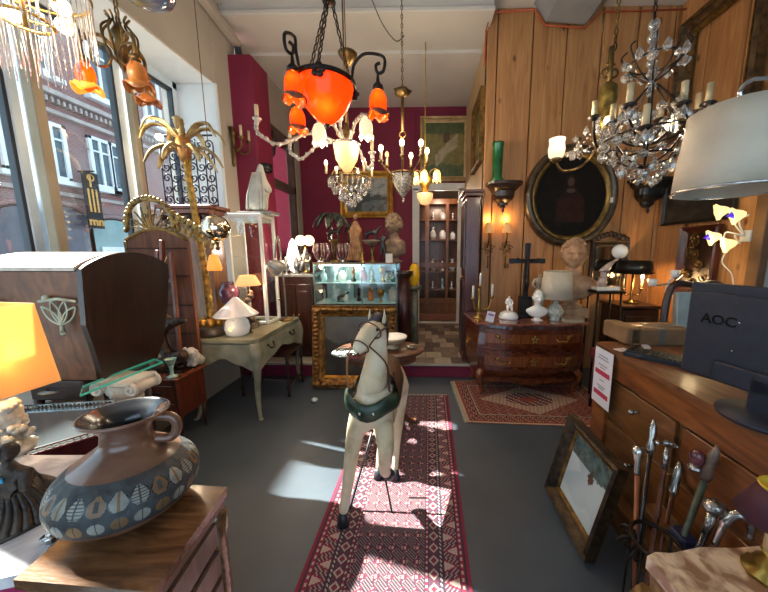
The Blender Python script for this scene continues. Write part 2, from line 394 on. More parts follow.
# side wall of the rear area and pine cladding
PINE = None
def pine_material():
    m = bpy.data.materials.new('pine_boards'); m.use_nodes = True; nt = m.node_tree; N = nt.nodes; L = nt.links; p = N['Principled BSDF']
    tc = N.new('ShaderNodeTexCoord'); mp = N.new('ShaderNodeMapping'); mp.inputs['Scale'].default_value = (7, 7, .55); L.new(tc.outputs['Object'], mp.inputs[0])
    n = N.new('ShaderNodeTexNoise'); n.inputs['Scale'].default_value = 2.2; n.inputs['Detail'].default_value = 7; n.inputs['Distortion'].default_value = 1.3; L.new(mp.outputs[0], n.inputs[0])
    r = N.new('ShaderNodeValToRGB'); r.color_ramp.elements[0].position = .3; r.color_ramp.elements[1].position = .72
    r.color_ramp.elements[0].color = lin('#9c673c'); r.color_ramp.elements[1].color = lin('#c2905b'); L.new(n.outputs[0], r.inputs[0])
    v = N.new('ShaderNodeTexVoronoi'); v.inputs['Scale'].default_value = 1.0; m2 = N.new('ShaderNodeMapping'); m2.inputs['Scale'].default_value = (4.4, 4.4, 2.4); L.new(tc.outputs['Object'], m2.inputs[0]); L.new(m2.outputs[0], v.inputs[0])
    k = N.new('ShaderNodeValToRGB'); k.color_ramp.elements[0].position = .04; k.color_ramp.elements[1].position = .12
    k.color_ramp.elements[0].color = lin('#5a3214'); k.color_ramp.elements[1].color = (1, 1, 1, 1); L.new(v.outputs[0], k.inputs[0])
    mx = N.new('ShaderNodeMixRGB'); mx.blend_type = 'MULTIPLY'; mx.inputs[0].default_value = .85; L.new(r.outputs[0], mx.inputs[1]); L.new(k.outputs[0], mx.inputs[2])
    oi = N.new('ShaderNodeTexNoise'); oi.inputs['Scale'].default_value = .9; m3 = N.new('ShaderNodeMapping'); m3.inputs['Scale'].default_value = (3.3, 3.3, .15); L.new(tc.outputs['Object'], m3.inputs[0]); L.new(m3.outputs[0], oi.inputs[0])
    hs = N.new('ShaderNodeHueSaturation'); L.new(mx.outputs[0], hs.inputs['Color']); ma = N.new('ShaderNodeMath'); ma.operation = 'MULTIPLY_ADD'; ma.inputs[1].default_value = .5; ma.inputs[2].default_value = .75; L.new(oi.outputs[0], ma.inputs[0]); L.new(ma.outputs[0], hs.inputs['Value'])
    L.new(hs.outputs[0], p.inputs['Base Color']); p.inputs['Roughness'].default_value = .48
    return m
PINE = pine_material()
SEAM = mat('board_gap', '#2a170b', None, rough=.8)
b = MB(); ed = [.72, .84, 1.25, 1.64, 2.04, 2.45, 2.86, 3.0]
for x, xn in zip(ed, ed[1:]): b.box(((x+xn)/2, PYW+.03, CZ/2), (xn-x-.013, .05, CZ))
b.box(((.72+RX)/2+.1, PYW+.09, CZ/2), (RX-.72+.2, .06, CZ), mi=1)
struct('wall_pine', b, [PINE, SEAM])
b = MB(); b.box((.72+.06, 4.9, CZ/2), (.1, 1.9, CZ)); struct('wall_rear_right', b, mat('cream_pine_side', '#b39468', '#c2a478', 3, .6, stretch=(6, 6, .7)))
b = MB(); y = PYW; i = 0
while y > 2.75:
    w = min(.4, y-2.7); b.box((RX+.03, y-w/2, CZ/2), (.05, w-.013, CZ)); y -= w; i += 1
b.box((RX+.09, 3.3, CZ/2), (.06, 1.3, CZ), mi=1)
struct('wall_right', b, [PINE, SEAM])
b = MB().box((RX+.0, 2.68, 1.5), (.12, .1, 3.0)); struct('trim_5', b, mat('brown_jamb', '#6b4a2c', '#7c5836', 5, .5))
b = MB().box((RX+.06, 1.1, CZ/2), (.1, 3.1, CZ), mi=0); struct('wall_right_front', b, mat('pale_grey_wall', '#8f9499', '#9ea3a7', 3, .7))
# cable strips, pipe trunking, duct
b = MB()
p0 = at(198, -8, X=LX+.06); p1 = at(237, 44, X=LX+.06)
b.bar(p0, p1, .09, .07); b.bar(p1, at(240, 60, X=LX+.05), .07, .05, mi=1)
tag(b.build('pipe_trunking', [WALLM, DKFR]), 'beige boxed pipe running under the ceiling along the left wall', 'pipe')
b = MB(); pr_ = [at(534, 6, Y=3.88), at(545, 23, Y=3.88), at(584, 26, Y=3.88), at(601, 9, Y=3.88), at(601, -20, Y=3.88), at(534, -20, Y=3.88)]
vs = [(p.x, 3.86, min(p.z, CZ-.002)) for p in pr_]+[(p.x, 1.2, min(p.z, CZ-.002)) for p in pr_]
b.add(vs, [tuple(range(5, -1, -1)), tuple(range(6, 12))]+[(i, (i+1) % 6, 6+(i+1) % 6, 6+i) for i in range(6)], 0, False)
tag(b.build('ventilation_duct', mat('duct_grey', '#7f8285', '#8d9092', 3, .5)), 'grey sheet metal ventilation duct under the ceiling meeting the pine wall', 'duct')

# ================================================================== across the street
BRK = bpy.data.materials.new('red_brick'); BRK.use_nodes = True
nt = BRK.node_tree; N = nt.nodes; L = nt.links; tc = N.new('ShaderNodeTexCoord'); mp = N.new('ShaderNodeMapping'); mp.inputs['Rotation'].default_value = (PI/2, 0, PI/2)
sp = N.new('ShaderNodeSeparateXYZ'); cb = N.new('ShaderNodeCombineXYZ'); L.new(tc.outputs['Object'], sp.inputs[0]); L.new(sp.outputs[1], cb.inputs[0]); L.new(sp.outputs[2], cb.inputs[1])
br = N.new('ShaderNodeTexBrick'); br.inputs['Scale'].default_value = 5; br.inputs['Color1'].default_value = lin('#8d5752'); br.inputs['Color2'].default_value = lin('#6d4446'); br.inputs['Mortar'].default_value = lin('#a08a84')
br.inputs['Mortar Size'].default_value = .03; L.new(cb.outputs[0], br.inputs[0])
nz = N.new('ShaderNodeTexNoise'); nz.inputs['Scale'].default_value = 1.3; nz.inputs['Detail'].default_value = 6; L.new(tc.outputs['Object'], nz.inputs[0])
mx = N.new('ShaderNodeMixRGB'); mx.inputs[2].default_value = lin('#8d7a78'); rr = N.new('ShaderNodeValToRGB'); rr.color_ramp.elements[0].position = .45; rr.color_ramp.elements[1].position = .7; L.new(nz.outputs[0], rr.inputs[0]); L.new(rr.outputs[0], mx.inputs[0]); L.new(br.outputs[0], mx.inputs[1])
L.new(mx.outputs[0], N['Principled BSDF'].inputs['Base Color']); N['Principled BSDF'].inputs['Roughness'].default_value = .9
STN = mat('facade_stone', '#9a8d88', '#b0a39c', 4, .9, bump=.3); WWIN = mat('facade_window_white', '#d5d8da', '#e4e6e6', 3, .5); DGL = mat('facade_dark_glass', '#3c4c56', '#56666e', 1.5, .15)
FX = -9.5
bd = thing('building', 'red brick town house across the street seen through the shop windows', 'building', (FX, 9, 0))
b = MB().box((FX-.2, 9.5, 4.55), (.4, 14, 9.1)); b.build('wall', BRK, bd)
b = MB(); b.box((FX+.1, 9.5, 5.5), (.3, 14, .12)); b.box((FX+.06, 9.5, 5.05), (.2, 14, .1))
for i in range(110): b.box((FX+.08, 2.6+i*.127, 5.33), (.2, .06, .13))
b.build('cornice', STN, bd)
b = MB().box((FX+.03, 9.5, 3.05), (.12, 14, .1)); b.box((FX+.02, 9.5, .3), (.1, 14, .6)); b.build('string_course', STN, bd)
def fwin(y, z, w, h, arch=False):
    f = MB(); t = .09
    f.box((FX+.03, y-w/2+t/2, z+h/2), (.1, t, h)); f.box((FX+.03, y+w/2-t/2, z+h/2), (.1, t, h)); f.box((FX+.03, y, z+h-t/2), (.1, w, t)); f.box((FX+.03, y, z+t/2), (.1, w, t)); f.box((FX+.03, y, z+h/2), (.08, .07, h)); f.box((FX+.03, y, z+h*.72), (.07, w, .05)); f.box((FX+.08, y, z-.07), (.25, w+.3, .12))
    fo = f.build('window_frame', WWIN, bd)
    MB().box((FX+.01, y, z+h/2), (.03, w-.1, h-.1)).build('window_pane', DGL, fo)
for px, py in ((51, 145), (100, 160), (119, 165), (13, 130)):
    p = at(px, py, X=FX); fwin(p.y, 3.4, .62, 1.4)
for px, py in ((98, 75), (150, 100), (30, 40)):
    p = at(px, py, X=FX); fwin(p.y, 5.95, .66, 1.6)
for px, w, h, mm in ((62, 1.3, 2.6, 0), (112, 1.5, 2.4, 1), (20, 1.2, 2.5, 0), (150, 1.3, 2.4, 0)):
    p = at(px, 225, X=FX); f = MB(); n = 12
    pts = [(-w/2, 0), (w/2, 0), (w/2, h*.8)]+[(w/2*math.cos(a*PI/n), h*.8+h*.2*math.sin(a*PI/n)) for a in range(1, n)]+[(-w/2, h*.8)]
    T = Matrix.Translation((FX+.05, p.y, .1)) @ Matrix(((0, 0, 1, 0), (1, 0, 0, 0), (0, 1, 0, 0), (0, 0, 0, 1)))
    f.prism(pts, .05, T); so = f.build('shopfront', mat('shopfront_teal' if mm else 'shopfront_dark', '#74908f' if mm else '#4a4650', '#88a3a1' if mm else '#5c5862', 2, .3), bd)
    a = MB(); q = [Vector((FX+.08, p.y+x*1.08, .1+y*1.04)) for x, y in pts[2:]]; a.tube(q, .07, 6); a.build('window_arch', BRK, bd)
    if mm: MB().box((FX+.13, p.y+.1, .9), (.04, w*.8, 1.6)).build('white_shutter', WWIN, so)
bn = at(91, 199, X=FX+.3)
bo = thing('hanging_banner', 'tall black street banner with gold lettering on the brick facade', 'banner', (FX+.35, bn.y, 2.0))
MB().box((FX+.35, bn.y, 2.95), (.03, .40, 1.5)).build('banner_cloth', mat('banner_black', '#1a1613', '#221d19', 4, .8), bo)
GL = mat('banner_gold', '#c08b3e', '#d29c4c', 4, .6)
b = MB(); b.tube([(FX+.05, bn.y, 3.72), (FX+.5, bn.y, 3.72)], .02, 6)
b.build('bracket', IRON, bo)
g = MB()
for i in range(3): g.box((FX+.37, bn.y+(-.1+.1*i), 2.95), (.01, .045, .62))
g.box((FX+.37, bn.y-.02, 3.45), (.01, .05, .3)); g.torus((FX+.37, bn.y, 3.55), .08, .018, 16, 6, T=Matrix.Rotation(PI/2, 4, 'Y'))
g.build('gold_strokes', GL, bo)
text('lettering', 'mn', .3, GL, Matrix.Translation((FX+.372, bn.y, 2.38)) @ Matrix(((0, 0, 1, 0), (1, 0, 0, 0), (0, 1, 0, 0), (0, 0, 0, 1))), bo, .004, bold=.012)
b = MB().box((-7.15, 9.5, -.1), (8.3, 26, .1)); tag(b.build('street', mat('street_paving', '#8a8884', '#9a9894', 2, .9)), 'pale street paving outside the windows', 'street'); bpy.data.objects['street']['kind'] = 'structure'
del bpy.data.objects['street']['category']
# carved cabinet with iron lattice standing in the window display
# ================================================================== rugs
def rug(name, label, corners, pat, mats, n, m, fringe=None, thick=.008):
    """corners: four floor points a(0,0) b(1,0) c(1,1) d(0,1); pat(u,v)->material index"""
    A, B, C, D = [Vector(c) for c in corners]; b = MB(); vs = []; fs = []; mi = []
    for j in range(m+1):
        for i in range(n+1):
            u, v = i/n, j/m; p = A*(1-u)*(1-v)+B*u*(1-v)+C*u*v+D*(1-u)*v
            vs.append((p.x, p.y, thick+.0015*math.sin(p.x*9)*math.sin(p.y*7)))
    for j in range(m):
        for i in range(n):
            fs.append((j*(n+1)+i, j*(n+1)+i+1, (j+1)*(n+1)+i+1, (j+1)*(n+1)+i)); mi.append(pat((i+.5)/n, (j+.5)/m, i, j))
    b.add(vs, fs, lambda k: mi[k], False)
    e = [A, B, C, D]
    for k in range(4):
        p, q = e[k], e[(k+1) % 4]; b.add([(p.x, p.y, .001), (q.x, q.y, .001), (q.x, q.y, thick), (p.x, p.y, thick)], [(0, 1, 2, 3)], 0, False)
    root = thing(name, label, 'rug', (A+C)*.5)
    b.build('pile', mats, root)
    if fringe:
        f = MB()
        for (p, q, o) in fringe:
            p, q, o = Vector(p), Vector(q), Vector(o); L_ = int((q-p).length/.009)
            for k in range(L_):
                s = p.lerp(q, k/L_); f.bar(s+Vector((0, 0, .004)), s+o*(1+.25*math.sin(k*3.1))+Vector((.004*math.sin(k*1.3), 0, .002)), .004, .002)
        f.build('fringe', mat('cream_fringe', '#b5a58c', '#c9baa0', 30, .9), root)
    return root
def carpet(n, c, c2): return mat(n, c, c2, 120, .95, bump=.3)
RM = [carpet('rug_magenta', '#70182f', '#82223c'), carpet('rug_navy', '#2b1f30', '#372a3c'), carpet('rug_cream', '#9a8479', '#ad978b'), carpet('rug_brick', '#83293a', '#943648'), carpet('rug_dark', '#452534', '#532e3e'), carpet('rug_taupe', '#7f6460', '#8f736c')]
def runner_pat(u, v, i, j):
    W = 150; d = min(i, W-1-i)
    if d < 3: return 0
    if d < 5: return 1
    if d < 9: return 2 if (d in (6, 7) and j % 6 < 3) else 0
    if d < 24:          # row of small triangles
        t = j % 14; k = d-9
        if k in (0, 14): return 1
        h = k*.46 if (j//14) % 2 else (14-k)*.46
        e = abs(t-6.5)
        return (2 if e < h-1.6 else 0) if e < h else (4 if (t+k) % 4 else 2)
    if d < 28: return 2 if (d in (25, 26) and (i+j) % 4 < 2) else 1
    if d < 37:          # small hooked diamonds
        t = abs((j % 12)-5.5); k = abs(d-32)
        return 2 if 3.2 < t+k < 4.6 else (0 if t+k < 2.2 else 4)
    if d < 41: return 1 if d in (37, 40) else (2 if j % 5 < 2 else 0)
    x = (i % 12)-5.5; y = (j % 13)-6; r = abs(x)/5.2+abs(y)/6.2
    if r < .28: return 2
    if r < .45: return 0
    if r < .62: return 1
    if r < .78: return 2 if (i+j) % 2 else 4
    if r < .95: return 4 if (i*j) % 3 else 0
    return 1 if (i+j) % 3 else 5
rug('runner_rug', 'long crimson patterned runner rug under the wooden horse', [(-.60, .55, 0), (.215, .55, 0), (.257, 3.08, 0), (-.575, 3.06, 0)], runner_pat, RM, 150, 460, [((-.575, 3.06, 0), (.257, 3.08, 0), (0, .035, 0))])
OM = [carpet('oriental_rust', '#7a3327', '#8b4031'), carpet('oriental_navy', '#2a2630', '#34303a'), carpet('oriental_cream', '#a38d76', '#b39d85'), carpet('oriental_pink', '#8d5048', '#9d5f55')]
def orient_pat(u, v, i, j):
    d = min(i, 139-i, j, 84-j)
    if d < 2: return 2
    if d < 4: return 0
    if d < 12:
        t = (i+j*2) % 9; return 2 if t in (0, 4) and d % 3 else (1 if (i//3+j//3) % 3 == 0 else 0)
    if d < 14: return 1 if d == 12 else 2
    x = abs(i-69.5)/52; y = abs(j-42)/28; r = math.sqrt(x*x+y*y)
    if x+y < .22: return 0
    if r < .45: return 2 if (i//2+j//2) % 4 == 0 else (1 if int(r*22) % 2 else 0)
    if x+y < .95: return 2 if (i*7+j*5) % 11 > 2 else (0 if (i+j) % 2 else 3)
    return 0 if (i//3+j//2) % 3 else (2 if (i+j) % 3 == 0 else 1)
rug('oriental_rug', 'rust and cream oriental rug on the floor under the marble-topped commode', [(.40, 2.56, 0), (1.82, 2.5, 0), (1.86, 3.5, 0), (.34, 3.45, 0)], orient_pat, OM, 140, 84, [((.34, 3.45, 0), (.40, 2.56, 0), (-.03, 0, 0))])

# ================================================================== left side: furniture
def cab_leg(mb, top, bot, w0, w1, outx, outy, seg=8, bulge=.035):
    t = Vector(top); q = Vector(bot); o = Vector((outx, outy, 0)).normalized()*bulge
    P = [t, t.lerp(q, .15)+o*1.1, t.lerp(q, .38)+o*.7, t.lerp(q, .65)-o*.35, t.lerp(q, .88)-o*.2, q+o*.5+Vector((0, 0, w1*.8))]
    pts = bez(P, 5); n = len(pts); mb.tube(pts, [w0+(w1-w0)*min(1, (i/n)*1.25) for i in range(n)], seg)
    mb.ball(q+o*.75+Vector((0, 0, w1*.75)), (w1*1.4, w1*1.4, w1*.75), 8)
GREYP = mat('grey_green_paint', '#706e5c', '#99957f', 9, .5, bump=.15, contrast=(.3, .75))
GREYT = mat('desk_top_worn', '#6c6752', '#8f8a70', 5, .35, bump=.06)
root = thing('writing_desk', 'grey-green painted desk with carved cabriole legs against the left wall', 'desk', (-1.85, 3.05, 0))
x0, x1, y0, y1, zt = -2.14, -1.49, 2.53, 3.5, .78
b = MB(); ol = [(x0, y0+.02), (x0+.03, y0), (x1-.04, y0), (x1, y0+.05), (x1-.012, (y0+y1)/2), (x1, y1-.05), (x1-.04, y1), (x0, y1)]
b.prism(ol, .03, Matrix.Translation((0, 0, zt-.03))); b.prism([(x+(.012 if x < -1.8 else -.012), y+(.012 if y < 3 else -.012)) for x, y in ol], .012, Matrix.Translation((0, 0, zt-.042)))
b.build('table_top', GREYT, root)
b = MB(); 
def apron(p, q, h0, h1, t=.02):
    p = Vector(p); q = Vector(q); d = (q-p).normalized(); nrm = Vector((d.y, -d.x, 0)); n = 16; L_ = (q-p).length
    pts = [(0, 0), (L_, 0)]+[(L_*(1-i/n), -(h1+(h0-h1)*(abs(math.cos(PI*i/n))**2)*(1)-(.02*math.sin(3*PI*i/n)**2))) for i in range(n+1)]
    M = Matrix.Translation(p) @ Matrix(((d.x, 0, nrm.x, 0), (d.y, 0, nrm.y, 0), (0, 1, 0, 0), (0, 0, 0, 1)))
    b.prism(pts, t, M)
apron((x0+.03, y0+.03, zt-.045), (x1-.03, y0+.03, zt-.045), .26, .15); apron((x1-.03, y0+.03, zt-.045), (x1-.03, y1-.03, zt-.045), .26, .17); apron((x0+.03, y1-.03, zt-.045), (x0+.03, y0+.03, zt-.045), .24, .15)
for k in range(7): b.torus(((x0+x1)/2-.14+.045*k, y0+.018, zt-.15-.02*math.cos(k*2)), .018, .004, 12, 5, T=Matrix.Rotation(PI/2, 4, 'X'))
b.tube([(x1-.022, y0+.06+i*.028, zt-.2+.015*math.sin(i*.9)) for i in range(32)], .005, 5)
b.build('apron', GREYP, root)
for lx, ly, ox, oy in ((x1-.04, y0+.04, 1, -1), (x0+.04, y0+.04, -1, -1), (x1-.04, y1-.04, 1, 1), (x0+.04, y1-.04, -1, 1)):
    l = MB(); cab_leg(l, (lx, ly, zt-.05), (lx, ly, 0), .045, .017, ox, oy)
    for k in range(5): l.torus((lx+ox*.03, ly+oy*.03, zt-.12-.05*k), .02-.002*k, .004, 10, 5, T=Matrix.Rotation(PI/2, 4, 'Y'))
    l.build('leg', GREYP, root)
for yc in (y0+.26, y0+.72):
    dr = MB().box((x1-.022, yc, zt-.13), (.022, .36, .13)).build('drawer', GREYP, root)
    h = MB(); h.tube(bez([(x1-.005, yc-.05, zt-.11), (x1+.015, yc-.03, zt-.145), (x1+.012, yc, zt-.15), (x1+.015, yc+.03, zt-.145), (x1-.005, yc+.05, zt-.11)], 5), .007, 6); h.ball((x1-.008, yc-.05, zt-.11), .014, 8); h.ball((x1-.008, yc+.05, zt-.11), .014, 8)
    h.build('handle', BRONZE, dr)

# small red-brown cabinet
RB = wood('red_brown_wood', '#3d1a10', '#6a2f1c', 3)
cx0, cx1, cy0, cy1, cz = -2.27, -1.96, 2.2, 2.5, .56
root = thing('bedside_cabinet', 'small red-brown wooden cabinet with one drawer and slim legs, left of the grey-green desk', 'cabinet', ((cx0+cx1)/2, (cy0+cy1)/2, 0))
b = MB(); b.box(((cx0+cx1)/2, (cy0+cy1)/2, cz-.01), (cx1-cx0+.03, cy1-cy0+.03, .02)); b.build('table_top', wood('red_brown_top', '#5a2b1c', '#7f4530', 3, .25), root)
b = MB(); b.box(((cx0+cx1)/2, (cy0+cy1)/2, cz-.18), (cx1-cx0, cy1-cy0, .32)); b.build('body', RB, root)
d = MB().box(((cx0+cx1)/2, cy0-.004, cz-.12), (cx1-cx0-.05, .016, .12)).build('drawer', RB, root)
h = MB(); h.box(((cx0+cx1)/2, cy0-.018, cz-.12), (.07, .014, .022)); h.build('handle', BLACK, d)
b = MB().box(((cx0+cx1)/2, cy0-.004, cz-.26), (cx1-cx0-.05, .016, .1)).build('door', RB, root)
for lx in (cx0+.02, cx1-.02):
    for ly in (cy0+.02, cy1-.02):
        MB().tube([(lx, ly, cz-.33), (lx, ly, .0)], [.018, .011], 8).build('leg', DARKW, root)
# thin dark side table / chair under desk
root = thing('side_table', 'dark turned-leg low table standing on the floor beyond the grey desk', 'table', (-1.55, 3.4, 0))
b = MB()
b.box((-1.72, 3.22, .46), (.55, .42, .02)); b.build('table_top', DARKW, root)
for lx, ly in ((-1.47, 3.04), (-1.97, 3.04), (-1.47, 3.4), (-1.97, 3.4)):
    l = MB(); l.solid([(.02, 0), (.012, .05), (.022, .09), (.012, .14), (.012, .3), (.024, .34), (.014, .4), (.02, .45)], (lx, ly, 0), 10); l.build('leg', DARKW, root)
b = MB(); b.bar((-1.47, 3.04, .12), (-1.47, 3.4, .12), .018); b.bar((-1.97, 3.22, .12), (-1.47, 3.22, .12), .018); b.build('stretcher', DARKW, root)

# large domed chest with silver mounts on a table by the window
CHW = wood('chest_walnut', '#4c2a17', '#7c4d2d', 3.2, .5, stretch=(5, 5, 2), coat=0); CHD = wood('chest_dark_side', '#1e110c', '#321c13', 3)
root = thing('domed_chest', 'tall domed walnut cradle-like chest with silvery openwork corner mounts by the window', 'chest', (-2.0, 1.75, .84))
def CH(x, y, z): return (x, y, z)
zt, zb = 1.45, .842
def chx(z, s): # tapered
    t = (z-zb)/(zt-zb); return (-1.83+.055*t) if s > 0 else (-2.30-.03*t)
yf, yb = 1.50, 1.98
b = MB()
b.add([(chx(zb, -1), yf+.05, zb), (chx(zb, 1), yf+.05, zb), (chx(zt, 1), yf, zt), (chx(zt, -1), yf, zt)]+[(chx(zb, -1), yf+.03+.05, zb), (chx(zb, 1), yf+.08, zb), (chx(zt, 1), yf+.03, zt), (chx(zt, -1), yf+.03, zt)], [(0, 1, 2, 3), (7, 6, 5, 4), (0, 4, 5, 1), (3, 2, 6, 7), (1, 5, 6, 2), (0, 3, 7, 4)], 0, False)
b.build('front_panel', CHW, root)
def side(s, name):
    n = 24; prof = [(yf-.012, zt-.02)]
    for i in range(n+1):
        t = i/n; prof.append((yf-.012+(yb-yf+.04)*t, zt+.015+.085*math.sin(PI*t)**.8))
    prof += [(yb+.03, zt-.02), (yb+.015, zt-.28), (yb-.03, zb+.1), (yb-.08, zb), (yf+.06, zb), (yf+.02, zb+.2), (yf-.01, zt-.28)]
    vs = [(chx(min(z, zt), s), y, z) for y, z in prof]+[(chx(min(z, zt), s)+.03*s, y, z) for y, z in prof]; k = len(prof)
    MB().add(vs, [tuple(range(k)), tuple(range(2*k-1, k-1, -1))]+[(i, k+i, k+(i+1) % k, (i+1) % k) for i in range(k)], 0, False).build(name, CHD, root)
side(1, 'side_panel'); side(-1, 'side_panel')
b = MB(); n = 16; vs = []; 
for i in range(n+1):
    t = i/n; z = zt+.005+.075*math.sin(PI*t)**.8; y = yf-.02+(yb-yf+.04)*t; vs += [(chx(zt, -1)-.0, y, z), (chx(zt, 1), y, z), (chx(zt, 1), y, z+.02), (chx(zt, -1), y, z+.02)]
fs = []
for i in range(n):
    for k in range(4): fs.append((i*4+k, i*4+(k+1) % 4, i*4+4+(k+1) % 4, i*4+4+k))
fs += [(3, 2, 1, 0), (4*n, 4*n+1, 4*n+2, 4*n+3)]
b.add(vs, fs, 0, False); b.build('domed_lid', wood('sunlit_pale_lid', '#a39484', '#cbbfb0', 3, .3), root)  # lid colour paled to carry the sunlight falling on it
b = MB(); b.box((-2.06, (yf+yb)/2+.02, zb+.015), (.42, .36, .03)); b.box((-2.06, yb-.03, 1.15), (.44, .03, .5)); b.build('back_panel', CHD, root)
MINT = mat('silvery_mount', '#8f9787', '#b7bba9', 14, .35, .5)
m = MB(); c = Vector((-1.905, yf-.006, 1.17))
def petal(a, l, w):
    d = Vector((math.sin(a), 0, math.cos(a))); o = Vector((math.cos(a), 0, -math.sin(a)))
    return [c+d*(l*t)+o*(w*math.sin(PI*t))*(1 if w > 0 else 1) for t in [i/10 for i in range(11)]]
for a in (-.75, -.28, .28, .75):
    for w in (.022, -.022): m.tube(petal(a, .135, w), .005, 6)
m.tube([c+Vector((-.1, 0, .125)), c+Vector((0, 0, .14)), c+Vector((.1, 0, .125))], .009, 6); m.tube([c, c+Vector((0, 0, -.04))], [.008, .012], 6); m.ball(c+Vector((0, 0, -.045)), (.018, .008, .012), 8); m.ball(c+Vector((-.06, 0, .145)), .016, 8)
m.build('openwork_mount', MINT, root)
m = MB(); c = Vector((-2.30, yf-.006, 1.17))
for a in (.2, .55, .9):
    for w in (.022, -.022): m.tube(petal(a, .15, w), .005, 6)
m.build('openwork_mount', MINT, root)

# dark table below the chest and the glass shelf
root = thing('console_table', 'dark wooden table carrying the domed chest beside the window', 'table', (-2.1, 1.75, 0))
b = MB().box((-2.08, 1.76, .825), (.38, .46, .03)); b.build('table_top', DARKW, root)
b = MB().box((-2.08, 1.76, .76), (.33, .4, .1)); b.build('apron', DARKW, root)
for lx in (-2.23, -1.94):
    for ly in (1.58, 1.94): MB().tube([(lx, ly, .71), (lx, ly, 0)], [.022, .016], 8).build('leg', DARKW, root)
# glass shelf with green edge on plaster capital
root = thing('glass_table', 'glass tabletop with a green edge resting on the white column capital', 'table', (-1.6, 1.55, 0))
ga, gb = at(80, 397, Z=.84), at(163, 363, Z=.84)
q = [ga, gb, gb+Vector((-.1, .05, 0)), ga+Vector((-.1, .10, 0))]
b = MB(); vs = [tuple(p) for p in q]+[tuple(p+Vector((0, 0, .012))) for p in q]
b.add(vs, [(3, 2, 1, 0), (4, 5, 6, 7)], 0, False); b.add(vs, [(0, 1, 5, 4), (1, 2, 6, 5), (2, 3, 7, 6), (3, 0, 4, 7)], 1, False)
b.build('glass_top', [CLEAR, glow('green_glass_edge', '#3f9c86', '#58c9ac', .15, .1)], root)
cc = ga.lerp(gb, .42)+Vector((-.02, .05, 0)); cc.z = 0
def capital(c, h, label, s=.82):
    r = thing('column_capital', label, 'column', (c.x, c.y, 0))
    b = MB(); b.solid([(.13*s, 0), (.13*s, .05), (.11*s, .07), (.1*s, .1), (.085*s, .12)], (c.x, c.y, 0), 24); b.build('base', STONEW, r)
    b = MB(); b.solid([(.085*s, .12), (.078*s, h-.13*s)], (c.x, c.y, 0), 72, ribs=16, ribd=.05); b.build('fluted_shaft', PLAST, r)
    b = MB(); b.box((c.x, c.y, h-.012*s), (.25*s, .22*s, .024*s)); b.solid([(.08*s, h-.14*s), (.095*s, h-.12*s), (.1*s, h-.08*s), (.095*s, h-.03*s)], (c.x, c.y, 0), 24)
    for sx in (-1, 1):
        for sy in (-1, 1):
            P = spiral((c.x+sx*.115*s, c.y+sy*.09*s, h-.06*s), .045*s, .006*s, PI/2, PI/2-sx*2*PI*1.6, (1, 0, 0), (0, 0, 1), 30); b.tube(P, .012*s, 6)
        b.tube([(c.x+sx*.115*s, c.y-.09*s, h-.06*s), (c.x+sx*.115*s, c.y+.09*s, h-.06*s)], .038*s, 12)
    for k in range(8): a = 2*PI*k/8; b.ball((c.x+.09*s*math.cos(a), c.y+.09*s*math.sin(a), h-.085*s), (.02*s, .02*s, .03*s), 8)
    b.build('volute_capital', PLAST, r); return r
capital(cc, .84, 'white plaster ionic column capital under the glass tabletop')

# dark tray table with gallery and mirror top
root = thing('gallery_table', 'dark low table with a pierced metal gallery around a mirror-glass top, behind the big vase', 'table', (-1.32, 1.1, 0))
A_, B_, C_, D_ = at(22, 455, Z=.76), at(100, 432, Z=.76), at(116, 402, Z=.76), at(20, 408, Z=.76)
q = [A_, B_, C_, D_]
def slab(q, z0, z1, name, m, par, inset=0):
    c = sum(q, Vector())/len(q); qq = [p+(c-p).normalized()*inset for p in q]; n = len(q)
    vs = [(p.x, p.y, z0) for p in qq]+[(p.x, p.y, z1) for p in qq]
    return MB().add(vs, [tuple(range(n-1, -1, -1)), tuple(range(n, 2*n))]+[(i, (i+1) % n, n+(i+1) % n, n+i) for i in range(n)], 0, False).build(name, m, par)
slab(q, .60, .748, 'body', wood('dark_red_wood', '#2a1411', '#44211a', 3), root)
slab(q, .748, .752, 'mirror_top', mat('mirror_tray', '#a8b4ba', None, rough=.12, metal=.9), root, .02)
b = MB()
for i in range(4):
    p, r_ = q[i], q[(i+1) % 4]; p = Vector((p.x, p.y, .77)); r_ = Vector((r_.x, r_.y, .77)); b.bar(p, r_, .006); b.bar(p-Vector((0, 0, .02)), r_-Vector((0, 0, .02)), .006)
    n = int((r_-p).length/.018)
    for k in range(n+1): s = p.lerp(r_, k/n); b.bar(s-Vector((0, 0, .02)), s, .005)
b.build('gallery_rail', SILVER, root)
for p in q: c = sum(q, Vector())/4; s = p+(c-p).normalized()*.04; MB().tube([(s.x, s.y, .6), (s.x, s.y, 0)], [.022, .015], 8).build('leg', DARKW, root)

# white marble-topped table with magenta cloth (bottom left)
MARB = mat('white_marble_veined', '#a7a6ab', '#cfcdd0', 7, .22, distort=2.5, contrast=(.35, .6), coat=.4)
root = thing('marble_table', 'white marble-topped table at the bottom left holding the shaded lamp and dark figurine', 'table', (-1.35, .85, 0))
q = [at(-60, 592, Z=.8), at(30, 572, Z=.8), at(62, 530, Z=.8), at(150, 470, Z=.8), at(110, 455, Z=.8), at(-70, 455, Z=.8)]
q[3] = at(128, 478, Z=.8)
slab(q, .77, .8, 'table_top', MARB, root)
slab(q, .1, .768, 'table_skirt', mat('magenta_cloth', '#8a1145', '#a0174f', 5, .8), root, .03)
c = sum(q, Vector())/len(q)
for p in (q[0], q[1], q[3], q[5]): s = p+(c-p)*.25; MB().tube([(s.x, s.y, .2), (s.x, s.y, 0)], .02, 8).build('leg', DARKW, root)

